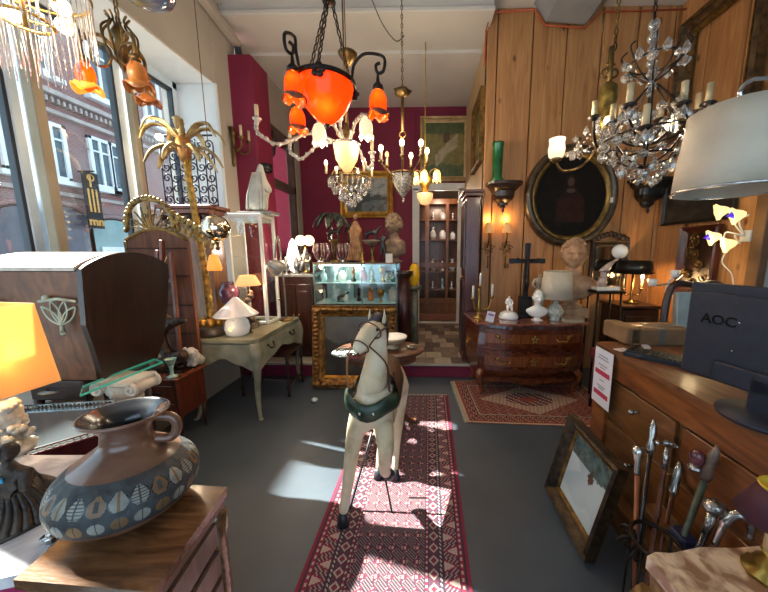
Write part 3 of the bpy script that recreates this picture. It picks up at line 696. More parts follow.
# near dresser that carries the vase
root = thing('dresser', 'honey-brown wooden dresser in the left foreground carrying the large patterned vase', 'dresser', (-.75, .62, 0))
W1 = wood('dresser_top', '#4b2f1c', '#7d5735', 3.5, .22, stretch=(2, 9, 9), coat=.5); W2 = wood('dresser_side', '#4d3626', '#6d4c34', 3, .4)
e0, e1, e2 = at(13, 580, Z=.85), at(227, 487, Z=.85), at(152, 592, Z=.85)
dx = (e2-e0); f0 = e0; f1 = at(120, 487, Z=.85)
# rectangle: far-right corner e1, near-right e2, near-left e0
e3 = e0+(e1-e2)
q = [e0, e2, e1, e3]
# extend toward the camera side a little to keep the edge out of frame
slab(q, .825, .85, 'dresser_top', W1, root)
slab(q, .795, .824, 'moulding', W2, root, .012); slab(q, .06, .794, 'body', W2, root, .035)
ca = sum(q, Vector())/4
for p in q:
    s = p+(ca-p).normalized()*.035; MB().solid([(.018, 0), (.024, .04), (.024, .7), (.03, .78), (.02, .794)], (s.x, s.y, 0), 12).build('corner_post', W1, root)
# panel slats on the right face
s0 = e2+(ca-e2).normalized()*.03; s1 = e1+(ca-e1).normalized()*.03; nrm = Vector(((s1-s0).y, -(s1-s0).x, 0)).normalized()
d = MB()
for k in range(7):
    z = .74-k*.095; a = s0.lerp(s1, .12)+nrm*.006; c2 = s0.lerp(s1, .88)+nrm*.006; d.bar((a.x, a.y, z), (c2.x, c2.y, z), .012, .07)
d.build('side_panel', wood('grey_brown_slats', '#5d4840', '#7a6154', 3), root)

# ------------------------------------------------ large patterned vase
vm = [mat('vase_brown', '#5b3c2c', '#7a5440', 12, .28, coat=.4, bump=.08), mat('vase_slate', '#292b2d', '#3e4142', 26, .6, bump=.5), mat('vase_cream', '#6f7068', '#96968b', 20, .55), mat('vase_ochre', '#664c30', '#80623f', 20, .5), mat('vase_black', '#15161a', '#1f2126', 20, .25, coat=.5)]
vc = at(124, 484, Z=.94); vc = Vector((vc.x, vc.y+.01, .85)); VS = .74; MTILT = Matrix.Translation(vc+Vector((.06, 0, 0))) @ Matrix.Rotation(R(3), 4, Vector((-.75, .66, 0))) @ Matrix.Translation(-vc-Vector((.06, 0, 0)))
prof = [(.0, .0), (.105, .0), (.112, .006), (.15, .024), (.186, .055), (.203, .088), (.206, .115), (.199, .142), (.178, .170), (.143, .196), (.104, .222), (.075, .245), (.07, .268), (.071, .288), (.086, .31), (.108, .325), (.121, .332), (.124, .337), (.118, .341), (.102, .331), (.076, .31), (.06, .28), (.062, .24)]
def cr1(P, n):
    out = []; V = [Vector((a, b_, 0)) for a, b_ in P]
    for p in bez(V, n): out.append((max(p.x, 0), p.y))
    return out
pf = cr1(prof, 12); pf[0] = (0, 0); pfs = [(a*VS, c_*VS*1.12) for a, c_ in pf]
NV = 480
def vase_m(i, k):
    r_, z = pf[min(i, len(pf)-1)]
    if i > len(pf)*.81: return 4
    if z > .190: return 0
    if z > .172: return 1
    if .128 < z <= .172:
        per = 20; t = (k % per)/per; band = (k//per) % 3; zz = (z-.128)/.044
        hw = .5*math.sin(PI*min(1, zz*.9+.1))**.6; dd = abs(t-.5)
        if dd > hw*.95: return 1
        if dd > hw*.82: return 4
        if band == 0: return 2 if (abs(t-.5) > .05 and abs(((zz*6) % 1)-.5) > .14) else 1
        if band == 1: return 3 if dd > .15 or abs(zz-.5) > .25 else 1
        return 2 if dd > .08 else 3
    if .11 < z <= .128: return 1
    if .072 < z <= .11:
        t = (k % 20)/20; zz = (z-.072)/.038; dd = abs(t-.5)
        return (2 if (k//20) % 2 else 3) if dd < .38*math.sqrt(max(0, 1-(2*zz-1)**2)) and dd > .04 else 1
    if .06 < z <= .072: return 1
    return 0
root = thing('vase', 'large squat brown vase with dark patterned bands and a small ring handle', 'vase', vc)
vb = MB(); vb.lathe(pfs, vc, NV, mfun=vase_m); vb.v = [tuple(MTILT @ Vector(p)) for p in vb.v]; vb.build('body', vm, root)
hx = Vector((.8, .35, 0)).normalized()
MB().tube(bez([MTILT @ (vc+(hx*a+Vector((0, 0, c_*1.12)))*VS) for a, c_ in ((.08, .315), (.13, .305), (.148, .272), (.13, .235), (.08, .238))], 6), .012, 10).build('handle', vm[0], root)
# ------------------------------------------------ lamp with glowing shade, far left
lp = Vector((-1.57, 1.0, .8))
root = thing('table_lamp', 'lamp with glowing yellow square shade on a white encrusted base, at the far left', 'lamp', lp)
b = MB(); random.seed(5)
b.solid([(.07, 0), (.075, .02), (.05, .04), (.045, .1), (.055, .15), (.04, .19), (.02, .2)], lp, 16)
for k in range(120):
    a = random.uniform(0, 2*PI); z = random.uniform(.01, .19); r_ = .052+.012*math.sin(z*30); b.ball(lp+Vector((r_*math.cos(a), r_*math.sin(a), z)), random.uniform(.009, .017), 6)
b.build('base', mat('shell_white', '#a89f8e', '#cdc4b2', 20, .6, bump=.3), root)
YS = lit_shade('lit_yellow_shade', '#c4ab80', '#e8a04c', .16, .5, tc='#f6cf92')
b = MB(); w0, w1, h0, h1 = .115, .092, .245, .56
ring = lambda w, z, t=0: [lp+Vector((sx*w*.98+0, sy*w, z)) for sx, sy in ((-1, -1), (1, -1), (1, 1), (-1, 1))]
Rz = Matrix.Rotation(R(-8), 3, 'Z')
o_ = [lp+Rz @ (p-lp) for p in ring(w0, h0)+ring(w1, h1)]; i_ = [lp+Rz @ (p-lp) for p in ring(w0-.004, h0)+ring(w1-.004, h1)]
b.add(o_+i_, [(0, 1, 5, 4), (1, 2, 6, 5), (2, 3, 7, 6), (3, 0, 4, 7), (8, 12, 13, 9), (9, 13, 14, 10), (10, 14, 15, 11), (11, 15, 12, 8), (0, 8, 9, 1), (1, 9, 10, 2), (2, 10, 11, 3), (3, 11, 8, 0), (4, 5, 13, 12), (5, 6, 14, 13), (6, 7, 15, 14), (7, 4, 12, 15)], 0, False)
b.build('lamp_shade', YS, root)
b = MB().tube([lp+Vector((0, 0, .19)), lp+Vector((0, 0, .53))], .006, 8); b.ball(lp+Vector((0, 0, .38)), .03, 12, mi=1); b.build('bulb', [BRASS, FLAME], root)
bulb(lp+Vector((.035, -.03, .38)), 3.2, parent=root)
# ------------------------------------------------ seated draped figurine seen from behind
fp = at(22, 535, Z=.8); fp = Vector((fp.x-.075, fp.y+.05, .8))
root = thing('figurine', 'dark bronze figurine of a seated draped woman with a small blue sticker on its back', 'figurine', fp)
BZ2 = mat('figurine_bronze', '#211a15', '#43372e', 22, .5, .3, .6)
k_ = 1.0
skin('body', [fp+Vector(v) for v in [(0, 0, .02), (0, 0, .07), (0, 0, .13), (0, 0, .165), (0, 0, .185), (-.045, 0, .145), (-.065, -.02, .10), (.045, 0, .145), (.062, -.02, .10), (.05, .03, .03), (-.06, .035, .03), (.02, -.045, .03), (.015, .03, .09), (.03, .06, .04)]], [(0, 1), (1, 2), (2, 3), (3, 4), (2, 5), (5, 6), (2, 7), (7, 8), (0, 9), (0, 10), (0, 11), (1, 12), (12, 13)], [(.07, .06), (.05, .045), (.035, .028), (.014, .014), (.012, .012), (.016, .016), (.012, .012), (.016, .016), (.012, .012), (.04, .03), (.04, .03), (.03, .03), (.03, .03), (.03, .03)], BZ2, root, 2)
b = MB(); b.ball(fp+Vector((0, .004, .203)), (.02, .024, .026), 16, f=lambda d: 1+.05*math.sin(9*d.x)*math.sin(8*d.z)); b.ball(fp+Vector((0, -.02, .215)), .012, 10); b.build('head', BZ2, root)
b = MB(); 
for k in range(26):
    a = 2*PI*k/26; b.tube(bez([fp+Vector((.035*math.cos(a), .03*math.sin(a), .10)), fp+Vector((.06*math.cos(a+.1), .055*math.sin(a+.1), .05)), fp+Vector((.085*math.cos(a), .08*math.sin(a), .006))], 4), [.006, .012], 6)
b.solid([(.09, 0), (.088, .008), (.04, .02)], fp, 20, ribs=7, ribd=.06); b.build('drapery', BZ2, root)
MB().box(fp+Vector((.008, -.03, .142)), (.022, .004, .014), (.25, 0, .1)).build('blue_sticker', mat('sticker_blue', '#2d9fd0', None, rough=.6), root)
# trinkets beside it
p = at(52, 541, Z=.8)
root = thing('trinket', 'tiny silver trinket dish set on the marble between figurine and vase', 'ornament', p)
b = MB(); b.solid([(.012, 0), (.008, .008), (.02, .018)], p, 12); b.build('dish', SILVER, root); b = MB(); b.ball(p+Vector((0, 0, .022)), .01, 8); b.ball(p+Vector((.015, .008, .02)), .008, 8); b.build('beads', SILVER, root)
p = at(40, 470, Z=.8); p = at(112, 478, Z=.8)
# white cups behind lamp
for k, (px, py, lab) in enumerate(((65, 384, 'small white porcelain cup at the foot of the domed chest'), (55, 392, 'white porcelain saucer lying in front of the small white cup'))):
    p = at(px, py, Z=.762)
    root = thing('cup' if k == 0 else 'saucer', lab, 'cup' if k == 0 else 'saucer', p)
    if k == 0:
        b = MB(); b.lathe([(0, 0), (.025, 0), (.03, .005), (.045, .05), (.048, .055), (.044, .053), (.027, .01), (0, .006)], p, 20); b.build('bowl', CERAM, root); MB().torus(p+Vector((.058, 0, .03)), .015, .004, 14, 6, T=Matrix.Rotation(PI/2, 4, 'X')).build('handle', CERAM, root)
    else:
        MB().lathe([(0, 0), (.03, 0), (.06, .012), (.062, .014), (.03, .005), (0, .004)], p, 24).build('dish', CERAM, root); MB().torus(p+Vector((0, 0, .0135)), .06, .002, 24, 5).build('rim', GOLD, root)
# ================================================================== window display and left rear
PAN = wood('backboard_planks', '#4a2512', '#74401f', 3, .7, coat=0)
root = thing('gilt_mirror', 'tall mirror seen from its planked back, with an arched openwork gilt crest, by the window', 'mirror', (-2.42, 2.52, .66))
a = at(124, 232, Y=2.5); c = at(187, 240, Y=2.5)
px0, px1, pz = a.x, c.x, 1.68
b = MB(); n = 16; w = px1-px0
pts = [(px0, .66), (px1, .66), (px1, pz-.04)]+[(px0+w*(1-i/n), pz-.04+.09*math.sin(PI*i/n)) for i in range(1, n)]+[(px0, pz-.04)]
T = Matrix.Translation((0, 2.53, 0)) @ Matrix(((1, 0, 0, 0), (0, 0, -1, 0), (0, 1, 0, 0), (0, 0, 0, 1)))
b.prism(pts, .03, T); b.build('back_board', PAN, root)
b = MB()
for z in (.85, 1.1, 1.35, 1.58): b.box(((px0+px1)/2, 2.495, z), (w-.02, .012, .008))
b.build('plank_seams', SEAM, root)
b = MB()
top = [Vector((px0+w*(1-i/n), 2.51, pz-.03+.09*math.sin(PI*i/n))) for i in range(n+1)]
b.tube(top, .018, 8); b.bar((px0, 2.51, .66), (px0, 2.51, pz-.04), .03); pass
b.build('gilt_frame', OLDGOLD, root)
b = MB(); cx = px0+w*.42; cz0 = pz+.05
out = [Vector((cx+.2*math.cos(t), 2.51, cz0+.25*math.sin(t)**.8)) for t in [PI*i/20 for i in range(21)]]
b.tube(out, [.016]*21, 8)
for i, p in enumerate(out):
    b.ball(p+(p-Vector((cx, 2.51, cz0))).normalized()*.014, (.019, .016, .021), 8)
for k in range(9):
    t = PI*(k+.5)/9; e = Vector((cx+.19*math.cos(t), 2.51, cz0+.2*math.sin(t))); s = Vector((cx+.05*math.cos(t), 2.51, cz0+.01))
    b.tube(bez([s, s.lerp(e, .5)+Vector((.015*math.sin(t*3), 0, 0)), e], 5), [.009, .006], 6)
    if k % 2: b.torus(s.lerp(e, .6), .018, .006, 12, 5, T=Matrix.Rotation(PI/2, 4, 'X'))
for k in range(8): # descending shoulder to the right
    p = Vector((cx+.2+.045*k, 2.51, cz0+.13-.025*k)); b.ball(p, (.03, .018, .034), 8); b.torus(p-Vector((0, 0, .05)), .022, .008, 12, 5, T=Matrix.Rotation(PI/2, 4, 'X')); b.ball(p-Vector((.01, 0, .09)), (.02, .012, .03), 8)
b.build('openwork_crest', mat('crest_gilt', '#4d3b20', '#a38449', 22, .4, .65, .4), root)
# easel
root = thing('easel', 'bare reddish-brown wooden easel leaning against the planked mirror back', 'easel', (-2.2, 2.42, .66))
EAS = wood('easel_wood', '#5a2a16', '#7d4124', 3)
def pp(px, py, Y=2.4): return at(px, py, Y=Y)
for (a_, b_) in (((158, 352), (158, 250)), ((180, 352), (171, 253))):
    MB().bar(pp(*a_), pp(*b_), (.03), .025).build('leg', EAS, root)
MB().bar(pp(163, 290), pp(162, 240), .035, .025).build('mast', EAS, root)
MB().bar(pp(153, 283), pp(175, 280), .03, .03).build('crossbar', EAS, root)
b = MB(); b.tube(bez([pp(144, 292, 2.36), pp(158, 277, 2.36), pp(167, 257, 2.36)], 6), .004, 5); b.tube(bez([pp(144, 292, 2.36), pp(152, 305, 2.36), pp(172, 318, 2.36)], 6), .004, 5); b.build('cord', mat('straw_cord', '#8a744e', None, rough=.9), root)
# carved dark bracket cabinet / iron lattice in the window
root = thing('carved_console', 'carved reddish wood bracket cabinet with a dark iron lattice screen standing in the window', 'cabinet', (-2.5, 3.05, .66))
p0, p1 = at(160, 207, Y=3.0), at(216, 212, Y=3.0); zc = (p0.z+p1.z)/2; xm, wd = (p0.x+p1.x)/2, p1.x-p0.x
CW = wood('console_red_wood', '#5e2d1a', '#8b4b30', 3)
b = MB(); b.box((xm, 3.08, zc+.02), (wd, .3, .035)); b.box((xm, 3.08, zc-.02), (wd*.88, .26, .045)); b.build('cornice', CW, root)
b = MB(); b.box((xm, 3.1, (zc-.045+.66)/2), (wd*.72, .22, zc-.045-.66)); b.build('body', wood('console_body', '#6f4224', '#9a6a3c', 3), root)
b = MB()
for k in range(6): b.solid([(0, -.03), (.03, -.02), (.036, 0), (.03, .02), (0, .03)], (xm-wd*.38+wd*.152*k, 2.95, zc-.08), 10)
for k in range(2): b.tube(spiral((xm-wd*.3+wd*.6*k, 2.95, zc-.15), .05, .01, 0, 9, (1, 0, 0), (0, 0, 1)), .012, 6)
b.build('carving', DARKW, root)
root2 = root
LAT = mat('lattice_iron', '#23283a', '#3a4258', 20, .45, .5)
b = MB(); x0_, x1_, zl0, zl1 = p0.x-.02, p0.x+.52, zc+.04, zc+.72
for k in range(7):
    x = x0_+(x1_-x0_)*k/6; b.tube([(x, 3.1, zl0), (x, 3.1, zl1-.03*abs(k-3))], .006, 6)
for r in range(6):
    for k in range(6):
        c = Vector((x0_+(x1_-x0_)*(k+.5)/6, 3.1, zl0+.07+.105*r)); b.tube(spiral(c, .045, .008, (r+k)*PI, (r+k)*PI+8, (1, 0, 0), (0, 0, 1), 18), .007, 5)
b.bar((x0_, 3.1, zl0+.01), (x1_, 3.1, zl0+.01), .02); b.bar((x0_, 3.1, zl1), (x1_, 3.1, zl1), .015)
b.build('lattice_screen', LAT, root)

# palm lamp on the desk
pb = at(207, 331, Z=.80); pb = Vector((-2.0, 2.70, .78))
root = thing('palm_lamp', 'tall gilt palm-tree floor-style lamp with curling metal fronds standing on the desk', 'lamp', pb)
b = MB(); b.solid([(.13, 0), (.135, .03), (.12, .06), (.11, .09), (.06, .1)], pb, 20); b.build('base', mat('dark_wood_base', '#2a211b', '#453629', 8, .4), root)
b = MB(); pt = at(184, 150, Y=2.72)
for k in range(6): a_ = k*PI/3; b.ball(pb+Vector((.07*math.cos(a_), .07*math.sin(a_), .12)), (.04, .04, .05), 10)
b.build('rocky_foot', GOLD, root)
b = MB(); tr = bez([pb+Vector((0, 0, .1)), pb.lerp(pt, .35)+Vector((.02, 0, 0)), pb.lerp(pt, .7)+Vector((.01, 0, 0)), pt], 26); n = len(tr)
b.tube(tr, [.034*(1-.3*i/n)*(1.14 if i % 3 == 0 else .92) for i in range(n)], 12); b.build('trunk', mat('gilt_trunk', '#6d5424', '#b18c45', 24, .4, .75, .6), root)
LEAF = mat('gilt_leaf', '#8f7a50', '#cbb88a', 14, .42, .55)
def frond(name, base, ends, par, m, w=.034):
    P = bez([base]+ends, 8); n = len(P); b = MB(); vs = []; fs = []
    for i, p in enumerate(P):
        t = i/(n-1); tg = (P[min(i+1, n-1)]-P[max(i-1, 0)]).normalized(); s = tg.cross(Vector((0, 0, 1)))
        s = s.normalized() if s.length > 1e-4 else Vector((1, 0, 0)); u = s.cross(tg); ww = w*math.sin(PI*min(1, t*.85+.12))**.7*(1+.12*math.cos(i*2.6))
        vs += [p-s*ww-u*ww*.45, p, p+s*ww-u*ww*.45, p+u*.006]
    for i in range(n-1):
        o = i*4; fs += [(o, o+1, o+5, o+4), (o+1, o+2, o+6, o+5), (o+3, o, o+4, o+7), (o+2, o+3, o+7, o+6)]
    b.add(vs, fs); b.tube(P, [.008, .003], 5)
    return b.build(name, m, par)
for k in range(14):
    a_ = 2*PI*k/14+.2; L_ = .30 if k % 2 else .36; d = Vector((math.cos(a_), math.sin(a_)*.75, 0)); hi = .12 if k % 2 else .02
    if k % 2 == 0: frond('leaf', pt+Vector((0, 0, .0)), [pt+d*L_*.4+Vector((0, 0, .03)), pt+d*L_*.7+Vector((0, 0, -.03)), pt+d*L_*.86+Vector((0, 0, -.14))], root, LEAF)
    else: frond('leaf', pt+Vector((0, 0, .06)), [pt+d*L_*.5+Vector((0, 0, .2)), pt+d*L_*.95+Vector((0, 0, .19)), pt+d*L_*1.15+Vector((0, 0, .08))], root, LEAF)
b = MB(); b.solid([(.025, -.1), (.05, -.02), (.06, .06), (.04, .12), (.015, .15)], pt, 14, ribs=7, ribd=.12); b.build('bud', mat('copper_bud', '#9a5c3c', '#c99a5c', 12, .35, .7), root)
b = MB(); b.ball(pt+Vector((-.12, -.1, .07)), .028, 12); b.build('bulb', FLAME, root); bulb(pt+Vector((-.14, -.14, .07)), 4, r=.03, parent=root)

# mirrored ball pendant with tulip lamp
sc = at(216, 228, Y=2.45)
root = thing('globe_pendant', 'mirrored glass globe hanging over the desk with a small lit orange tulip below it', 'lamp', sc)
MB().ball(sc, .105, 28).build('mirrored_globe', mat('mirrored_glass', '#c9b592', '#e6dcc6', 5, .04, 1), root)
b = MB(); b.tube([sc+Vector((0, 0, .1)), (sc.x, sc.y, HZ-.02)] if False else [sc+Vector((0, 0, .1)), (sc.x, sc.y, CZ)], .003, 5); b.solid([(.01, -.18), (.02, -.16), (.008, -.15), (.012, -.12), (.03, -.11)], sc, 12); b.build('stem', DKBRASS, root)
tl = at(214, 262, Y=2.45)
b = MB(); b.lathe([(.05, -.07), (.055, -.05), (.045, .0), (.03, .05), (.02, .06)], tl, 20); b.build('tulip_shade', glow('lit_amber_tulip', '#d0772c', '#f38a35', .9), root); bulb(tl+Vector((0, 0, -.02)), 1, (1, .6, .25), .02, root)

# mushroom glass lamp
mp_ = at(238, 334, Z=.79); mp_.z = .78
MS = 1.25
root = thing('mushroom_lamp', 'white frosted glass lamp with cone shade above a glowing ball, on the desk front', 'lamp', mp_)
FROST = glow('frosted_white', '#b3b0ac', '#fff0e0', .12, .25)
b = MB(); b.solid([(a*MS, z*MS) for a, z in [(.05, 0), (.075, .015), (.085, .06), (.075, .11), (.05, .135), (.035, .145)]], mp_, 28); b.build('globe_base', FROST, root)
b = MB(); b.lathe([(a*MS, z*MS) for a, z in [(.15, .155), (.14, .165), (.075, .225), (.015, .285), (0, .29)]], mp_, 32); b.lathe([(a*MS, z*MS) for a, z in [(.15, .155), (.11, .152), (.03, .145)]], mp_, 32); b.build('cone_shade', FROST, root)
for q in ((0, -.098, .08), (0, -.075, .27)): MB().ball(mp_+Vector(q), (.02, .014, .02), 10).build('bulb', glow('warm_spot', '#ffd98a', '#ffce70', 1.2), root)
bulb(mp_+Vector((0, -.24, .14)), .8, r=.05, parent=root)

# white framed display lantern with winged torso on top
x0_, x1_ = at(230, 215, Y=3.15).x, at(262, 213, Y=3.15).x; z0_, z1_ = .78, at(245, 214, Y=3.15).z
root = thing('display_case', 'white-framed tall glass display case standing on the back of the desk', 'cabinet', ((x0_+x1_)/2, 3.2, .78))
b = MB()
for x in (x0_, x1_):
    for y in (3.1, 3.36): b.bar((x, y, z0_), (x, y, z1_), .03)
for z in (z0_+.02, z1_-.015):
    for y in (3.1, 3.36): b.bar((x0_, y, z), (x1_, y, z), .03)
    for x in (x0_, x1_): b.bar((x, 3.1, z), (x, 3.36, z), .03)
b.box(((x0_+x1_)/2, 3.23, z1_-.05), (x1_-x0_, .26, .05))
b.build('frame', WHITEP, root)
MB().box(((x0_+x1_)/2, 3.1, (z0_+z1_)/2), (x1_-x0_-.03, .004, z1_-z0_-.06)).build('glass_panel', CLEAR, root)
MB().box((x1_, 3.23, (z0_+z1_)/2), (.004, .22, z1_-z0_-.06)).build('glass_panel', CLEAR, root)
for z in (1.15, 1.5): MB().box(((x0_+x1_)/2, 3.23, z), (x1_-x0_-.03, .24, .008)).build('glass_shelf', CLEAR, root)
# torso on it
tx = at(268, 215, Y=3.3); zt_ = z1_+.0
root = thing('torso', 'pale grey draped torso sculpture without head on top of the white display case', 'sculpture', ((x0_+x1_)/2+.05, 3.25, zt_))
tp = Vector(((x0_+x1_)/2+.1, 3.25, zt_))
b = MB(); b.box(tp+Vector((-.02, 0, .015)), (.36, .2, .03)); b.build('base', mat('grey_stone', '#77746c', '#8f8b82', 14, .8, bump=.3), root)
GS = mat('pale_plaster', '#aaa79b', '#c1beb1', 8, .8, bump=.15)
skin('body', [tp+Vector(v) for v in ((0, 0, .03), (-.02, 0, .12), (0, 0, .26), (.03, 0, .4), (.035, 0, .52), (.09, -.02, .3), (.13, -.02, .22), (-.05, 0, .3), (-.08, 0, .2))], [(0, 1), (1, 2), (2, 3), (3, 4), (2, 5), (5, 6), (2, 7), (7, 8)], [(.13, .09), (.12, .08), (.1, .07), (.07, .05), (.02, .02), (.06, .045), (.05, .03), (.05, .04), (.05, .03)], GS, root)
b = MB()
for k in range(7): b.tube(bez([tp+Vector((-.1+.03*k, -.07, .05)), tp+Vector((-.07+.028*k, -.09, .2)), tp+Vector((-.02+.015*k, -.06, .42))], 6), [.014, .006], 6)
b.build('drapery', GS, root)
# black wall spotlight + black sconce
p = at(263, 168, X=LX+.34)
p = at(262, 168, Y=3.86); p.x = -1.97
root = thing('wall_sconce', 'small black lamp fixture on the magenta pilaster beside the rear window', 'lamp', p)
b = MB(); b.solid([(.03, -.05), (.07, -.05), (.07, .04), (.05, .05)], p, 16); b.build('housing', BLACK, root)
b = MB(); b.bar(p+Vector((0, 0, 0)), p+Vector((-.12, .02, 0)), .03); b.build('bracket', BLACK, root)
p = at(267, 140, X=LX+.012)
root = thing('candle_sconce', 'dark double candle sconce on the rear window frame', 'lamp', p)
b = MB(); b.tube([p+Vector((0, 0, -.25)), p+Vector((0, 0, .1))], .02, 8); b.tube(bez([p+Vector((0, 0, -.15)), p+Vector((.08, -.04, -.2)), p+Vector((.12, -.06, -.08))], 6), .012, 6); b.tube(bez([p+Vector((0, 0, -.15)), p+Vector((.05, .06, -.2)), p+Vector((.06, .1, -.08))], 6), .012, 6); b.build('bracket', BLACK, root)
for q in (p+Vector((.12, -.06, -.07)), p+Vector((.06, .1, -.07))): MB().tube([q, q+Vector((0, 0, .17))], .02, 8).build('candle', mat('dark_candle', '#3a2c2c', None, rough=.6), root)
# gilt candle sconce on left wall
p = at(232, 140, X=LX+.02)
root = thing('candle_sconce', 'gilt two-arm candle sconce with white candles on the beige wall beside the window', 'lamp', p)
b = MB(); b.tube(bez([p+Vector((0, 0, .14)), p+Vector((.02, 0, .05)), p+Vector((.01, 0, -.1)), p+Vector((0, 0, -.3))], 6), [.03, .012], 8); b.ball(p+Vector((.02, 0, .08)), (.03, .04, .05), 10)
cs = []
for s in (-1, 1):
    e = p+Vector((.16, .08*s, .0)); b.tube(bez([p+Vector((.01, 0, -.06)), p+Vector((.08, .05*s, -.14)), p+Vector((.15, .08*s, -.1)), e], 7), .01, 6); b.solid([(.01, -.02), (.035, 0), (.03, .01)], e, 12); cs.append(e)
b.build('bracket', DKBRASS, root)
for e in cs: MB().tube([e, e+Vector((0, 0, .13))], .015, 10).build('candle', CANDLE, root)

# items on the desk
def shade(mb, c, r0, r1, h, seg=28, z=0, t=.003, **k):
    mb.lathe([(r0, z), (r1, z+h), (r1-t, z+h), (r0-t, z), (r0, z)], c, seg, **k)
d0 = at(258, 322, Z=.78); d0 = Vector((-1.80, 2.965, .78))
root = thing('table_lamp', 'lamp with lit peach cone shade on a stacked carved clock-like stem, on the desk', 'lamp', d0)
b = MB(); b.box(d0+Vector((0, 0, .03)), (.15, .12, .06)); b.torus(d0+Vector((0, -.05, .16)), .05, .012, 24, 8, T=Matrix.Rotation(PI/2, 4, 'X')); b.ball(d0+Vector((0, -.04, .16)), (.045, .01, .045), 14)
for k in range(9): a_ = k*.9; b.ball(d0+Vector((.035*math.cos(a_), .03*math.sin(a_), .08+.035*k)), (.032, .028, .03), 10)
b.build('carved_stem', mat('carved_brown', '#3f2d22', '#85705a', 22, .6, bump=.5), root)
sp_ = d0+Vector((.02, 0, .44)); b = MB(); shade(b, sp_, .12, .07, .1); b.build('lamp_shade', glow('lit_peach_shade', '#e0a878', '#ffb068', .7, .8), root)
b = MB(); b.tube([d0+Vector((.02, 0, .36)), sp_+Vector((0, 0, .09))], .008, 6); b.build('rod', DKBRASS, root); bulb(sp_+Vector((0, 0, .02)), 3, parent=root)
d1 = Vector((-1.585, 3.33, .78))
root = thing('articulated_lamp', 'grey metal desk lamp with lit tilted bell head on the rear corner of the desk', 'lamp', d1)
hd = at(274, 266, Y=3.0)
b = MB(); b.solid([(.08, 0), (.08, .012), (.02, .02)], d1, 24); b.build('base', DKBRASS, root)
b = MB(); b.tube(bez([d1+Vector((0, 0, .02)), d1+Vector((.0, 0, .4)), hd+Vector((-.02, .16, .3)), hd+Vector((0, .03, .08))], 8), .009, 8); b.build('arm', mat('grey_metal', '#6c6a64', '#85837b', 10, .4, .7), root)
b = MB(); Tm = Euler((R(55), 0, R(-25))).to_matrix().to_4x4(); b.lathe([(.085, -.06), (.08, -.02), (.055, .03), (.03, .06), (.015, .07)], hd, 24, T=Tm); b.build('lamp_head', mat('grey_head', '#8f8b80', '#a19d92', 10, .35, .5), root)
b = MB(); b.ball(hd+Tm @ Vector((0, 0, -.045)), .045, 14); b.build('bulb', glow('warm_bulb', '#ffe9c0', '#ffdba0', 2.5), root); bulb(hd+(Tm @ Vector((0, 0, -.12))), 2, parent=root)
b = MB(); b.tube([hd+Vector((.03, 0, -.02)), hd+Vector((.03, 0, -.33))], .002, 4); b.ball(hd+Vector((.03, 0, -.34)), .012, 8); b.build('pull_cord', SILVER, root)
def figure(name, label, cat, c, h, m, pose='stand', base=None, group=None):
    """small statuette: draped standing or seated person"""
    root = thing(name, label, cat, c, group=group); s = h; c = Vector(c)
    if pose == 'stand':
        V = [(0, 0, .03), (0, 0, .3), (0, 0, .5), (0, 0, .66), (0, 0, .8), (0, 0, .86), (0, 0, .93), (-.1, 0, .77), (-.13, -.05, .62), (-.03, -.1, .6), (.1, 0, .77), (.15, 0, .62), (.12, -.06, .5)]
        E_ = [(0, 1), (1, 2), (2, 3), (3, 4), (4, 5), (5, 6), (4, 7), (7, 8), (8, 9), (4, 10), (10, 11), (11, 12)]
        Rr = [.11, .1, .09, .075, .07, .03, .058, .035, .028, .022, .035, .028, .022]
    elif pose == 'nude':
        V = [(0, 0, .5), (0, 0, .62), (.01, 0, .76), (.01, 0, .85), (.0, -.01, .93), (-.1, 0, .8), (-.15, -.02, .68), (-.08, -.08, .6), (.11, 0, .8), (.15, -.02, .9), (.06, -.03, .98), (-.05, 0, .46), (-.06, -.02, .26), (-.06, 0, .05), (.05, 0, .46), (.08, -.05, .28), (.07, .0, .05)]
        E_ = [(0, 1), (1, 2), (2, 3), (3, 4), (2, 5), (5, 6), (6, 7), (2, 8), (8, 9), (9, 10), (0, 11), (11, 12), (12, 13), (0, 14), (14, 15), (15, 16)]
        Rr = [.08, .065, .075, .03, .055, .035, .028, .022, .035, .028, .02, .055, .042, .028, .055, .042, .028]
    else:
        V = [(0, 0, .32), (0, 0, .5), (0, 0, .68), (0, 0, .78), (0, -.02, .9), (-.14, 0, .66), (-.2, -.08, .5), (-.08, -.2, .45), (.14, 0, .66), (.2, -.08, .5), (.1, -.2, .42), (-.1, -.16, .34), (-.12, -.26, .08), (.1, -.18, .36), (.14, -.22, .08)]
        E_ = [(0, 1), (1, 2), (2, 3), (3, 4), (2, 5), (5, 6), (6, 7), (2, 8), (8, 9), (9, 10), (0, 11), (11, 12), (0, 13), (13, 14)]
        Rr = [.14, .12, .12, .045, .09, .05, .045, .035, .05, .045, .035, .09, .05, .09, .05]
    skin('body', [c+Vector(v)*s for v in V], E_, [r*s for r in Rr], m, root, 2)
    if base: MB().solid([(.2*s, 0), (.2*s, .02*s), (.14*s, .04*s)], c, 20).build('base', base, root)
    return root
p = at(262, 309, Z=.78)
figure('statuette', 'small dark bronze statuette on the desk behind the white mushroom lamp', 'figurine', Vector((-1.69, 2.78, .78)), .17, BRONZE, 'stand', BRONZE)
p = Vector((-2.02, 3.02, .78)); root = thing('figure_stand', 'small black turned stand under the plum glass vase at the window end of the desk', 'stand', p)
MB().solid([(.05, 0), (.05, .02), (.02, .04)], p, 16).build('base', BLACK, root); MB().solid([(.016, .04), (.03, .1), (.014, .15), (.045, .22), (.05, .235)], p, 16).build('column', BLACK, root)
p = Vector((-2.02, 3.02, 1.015))
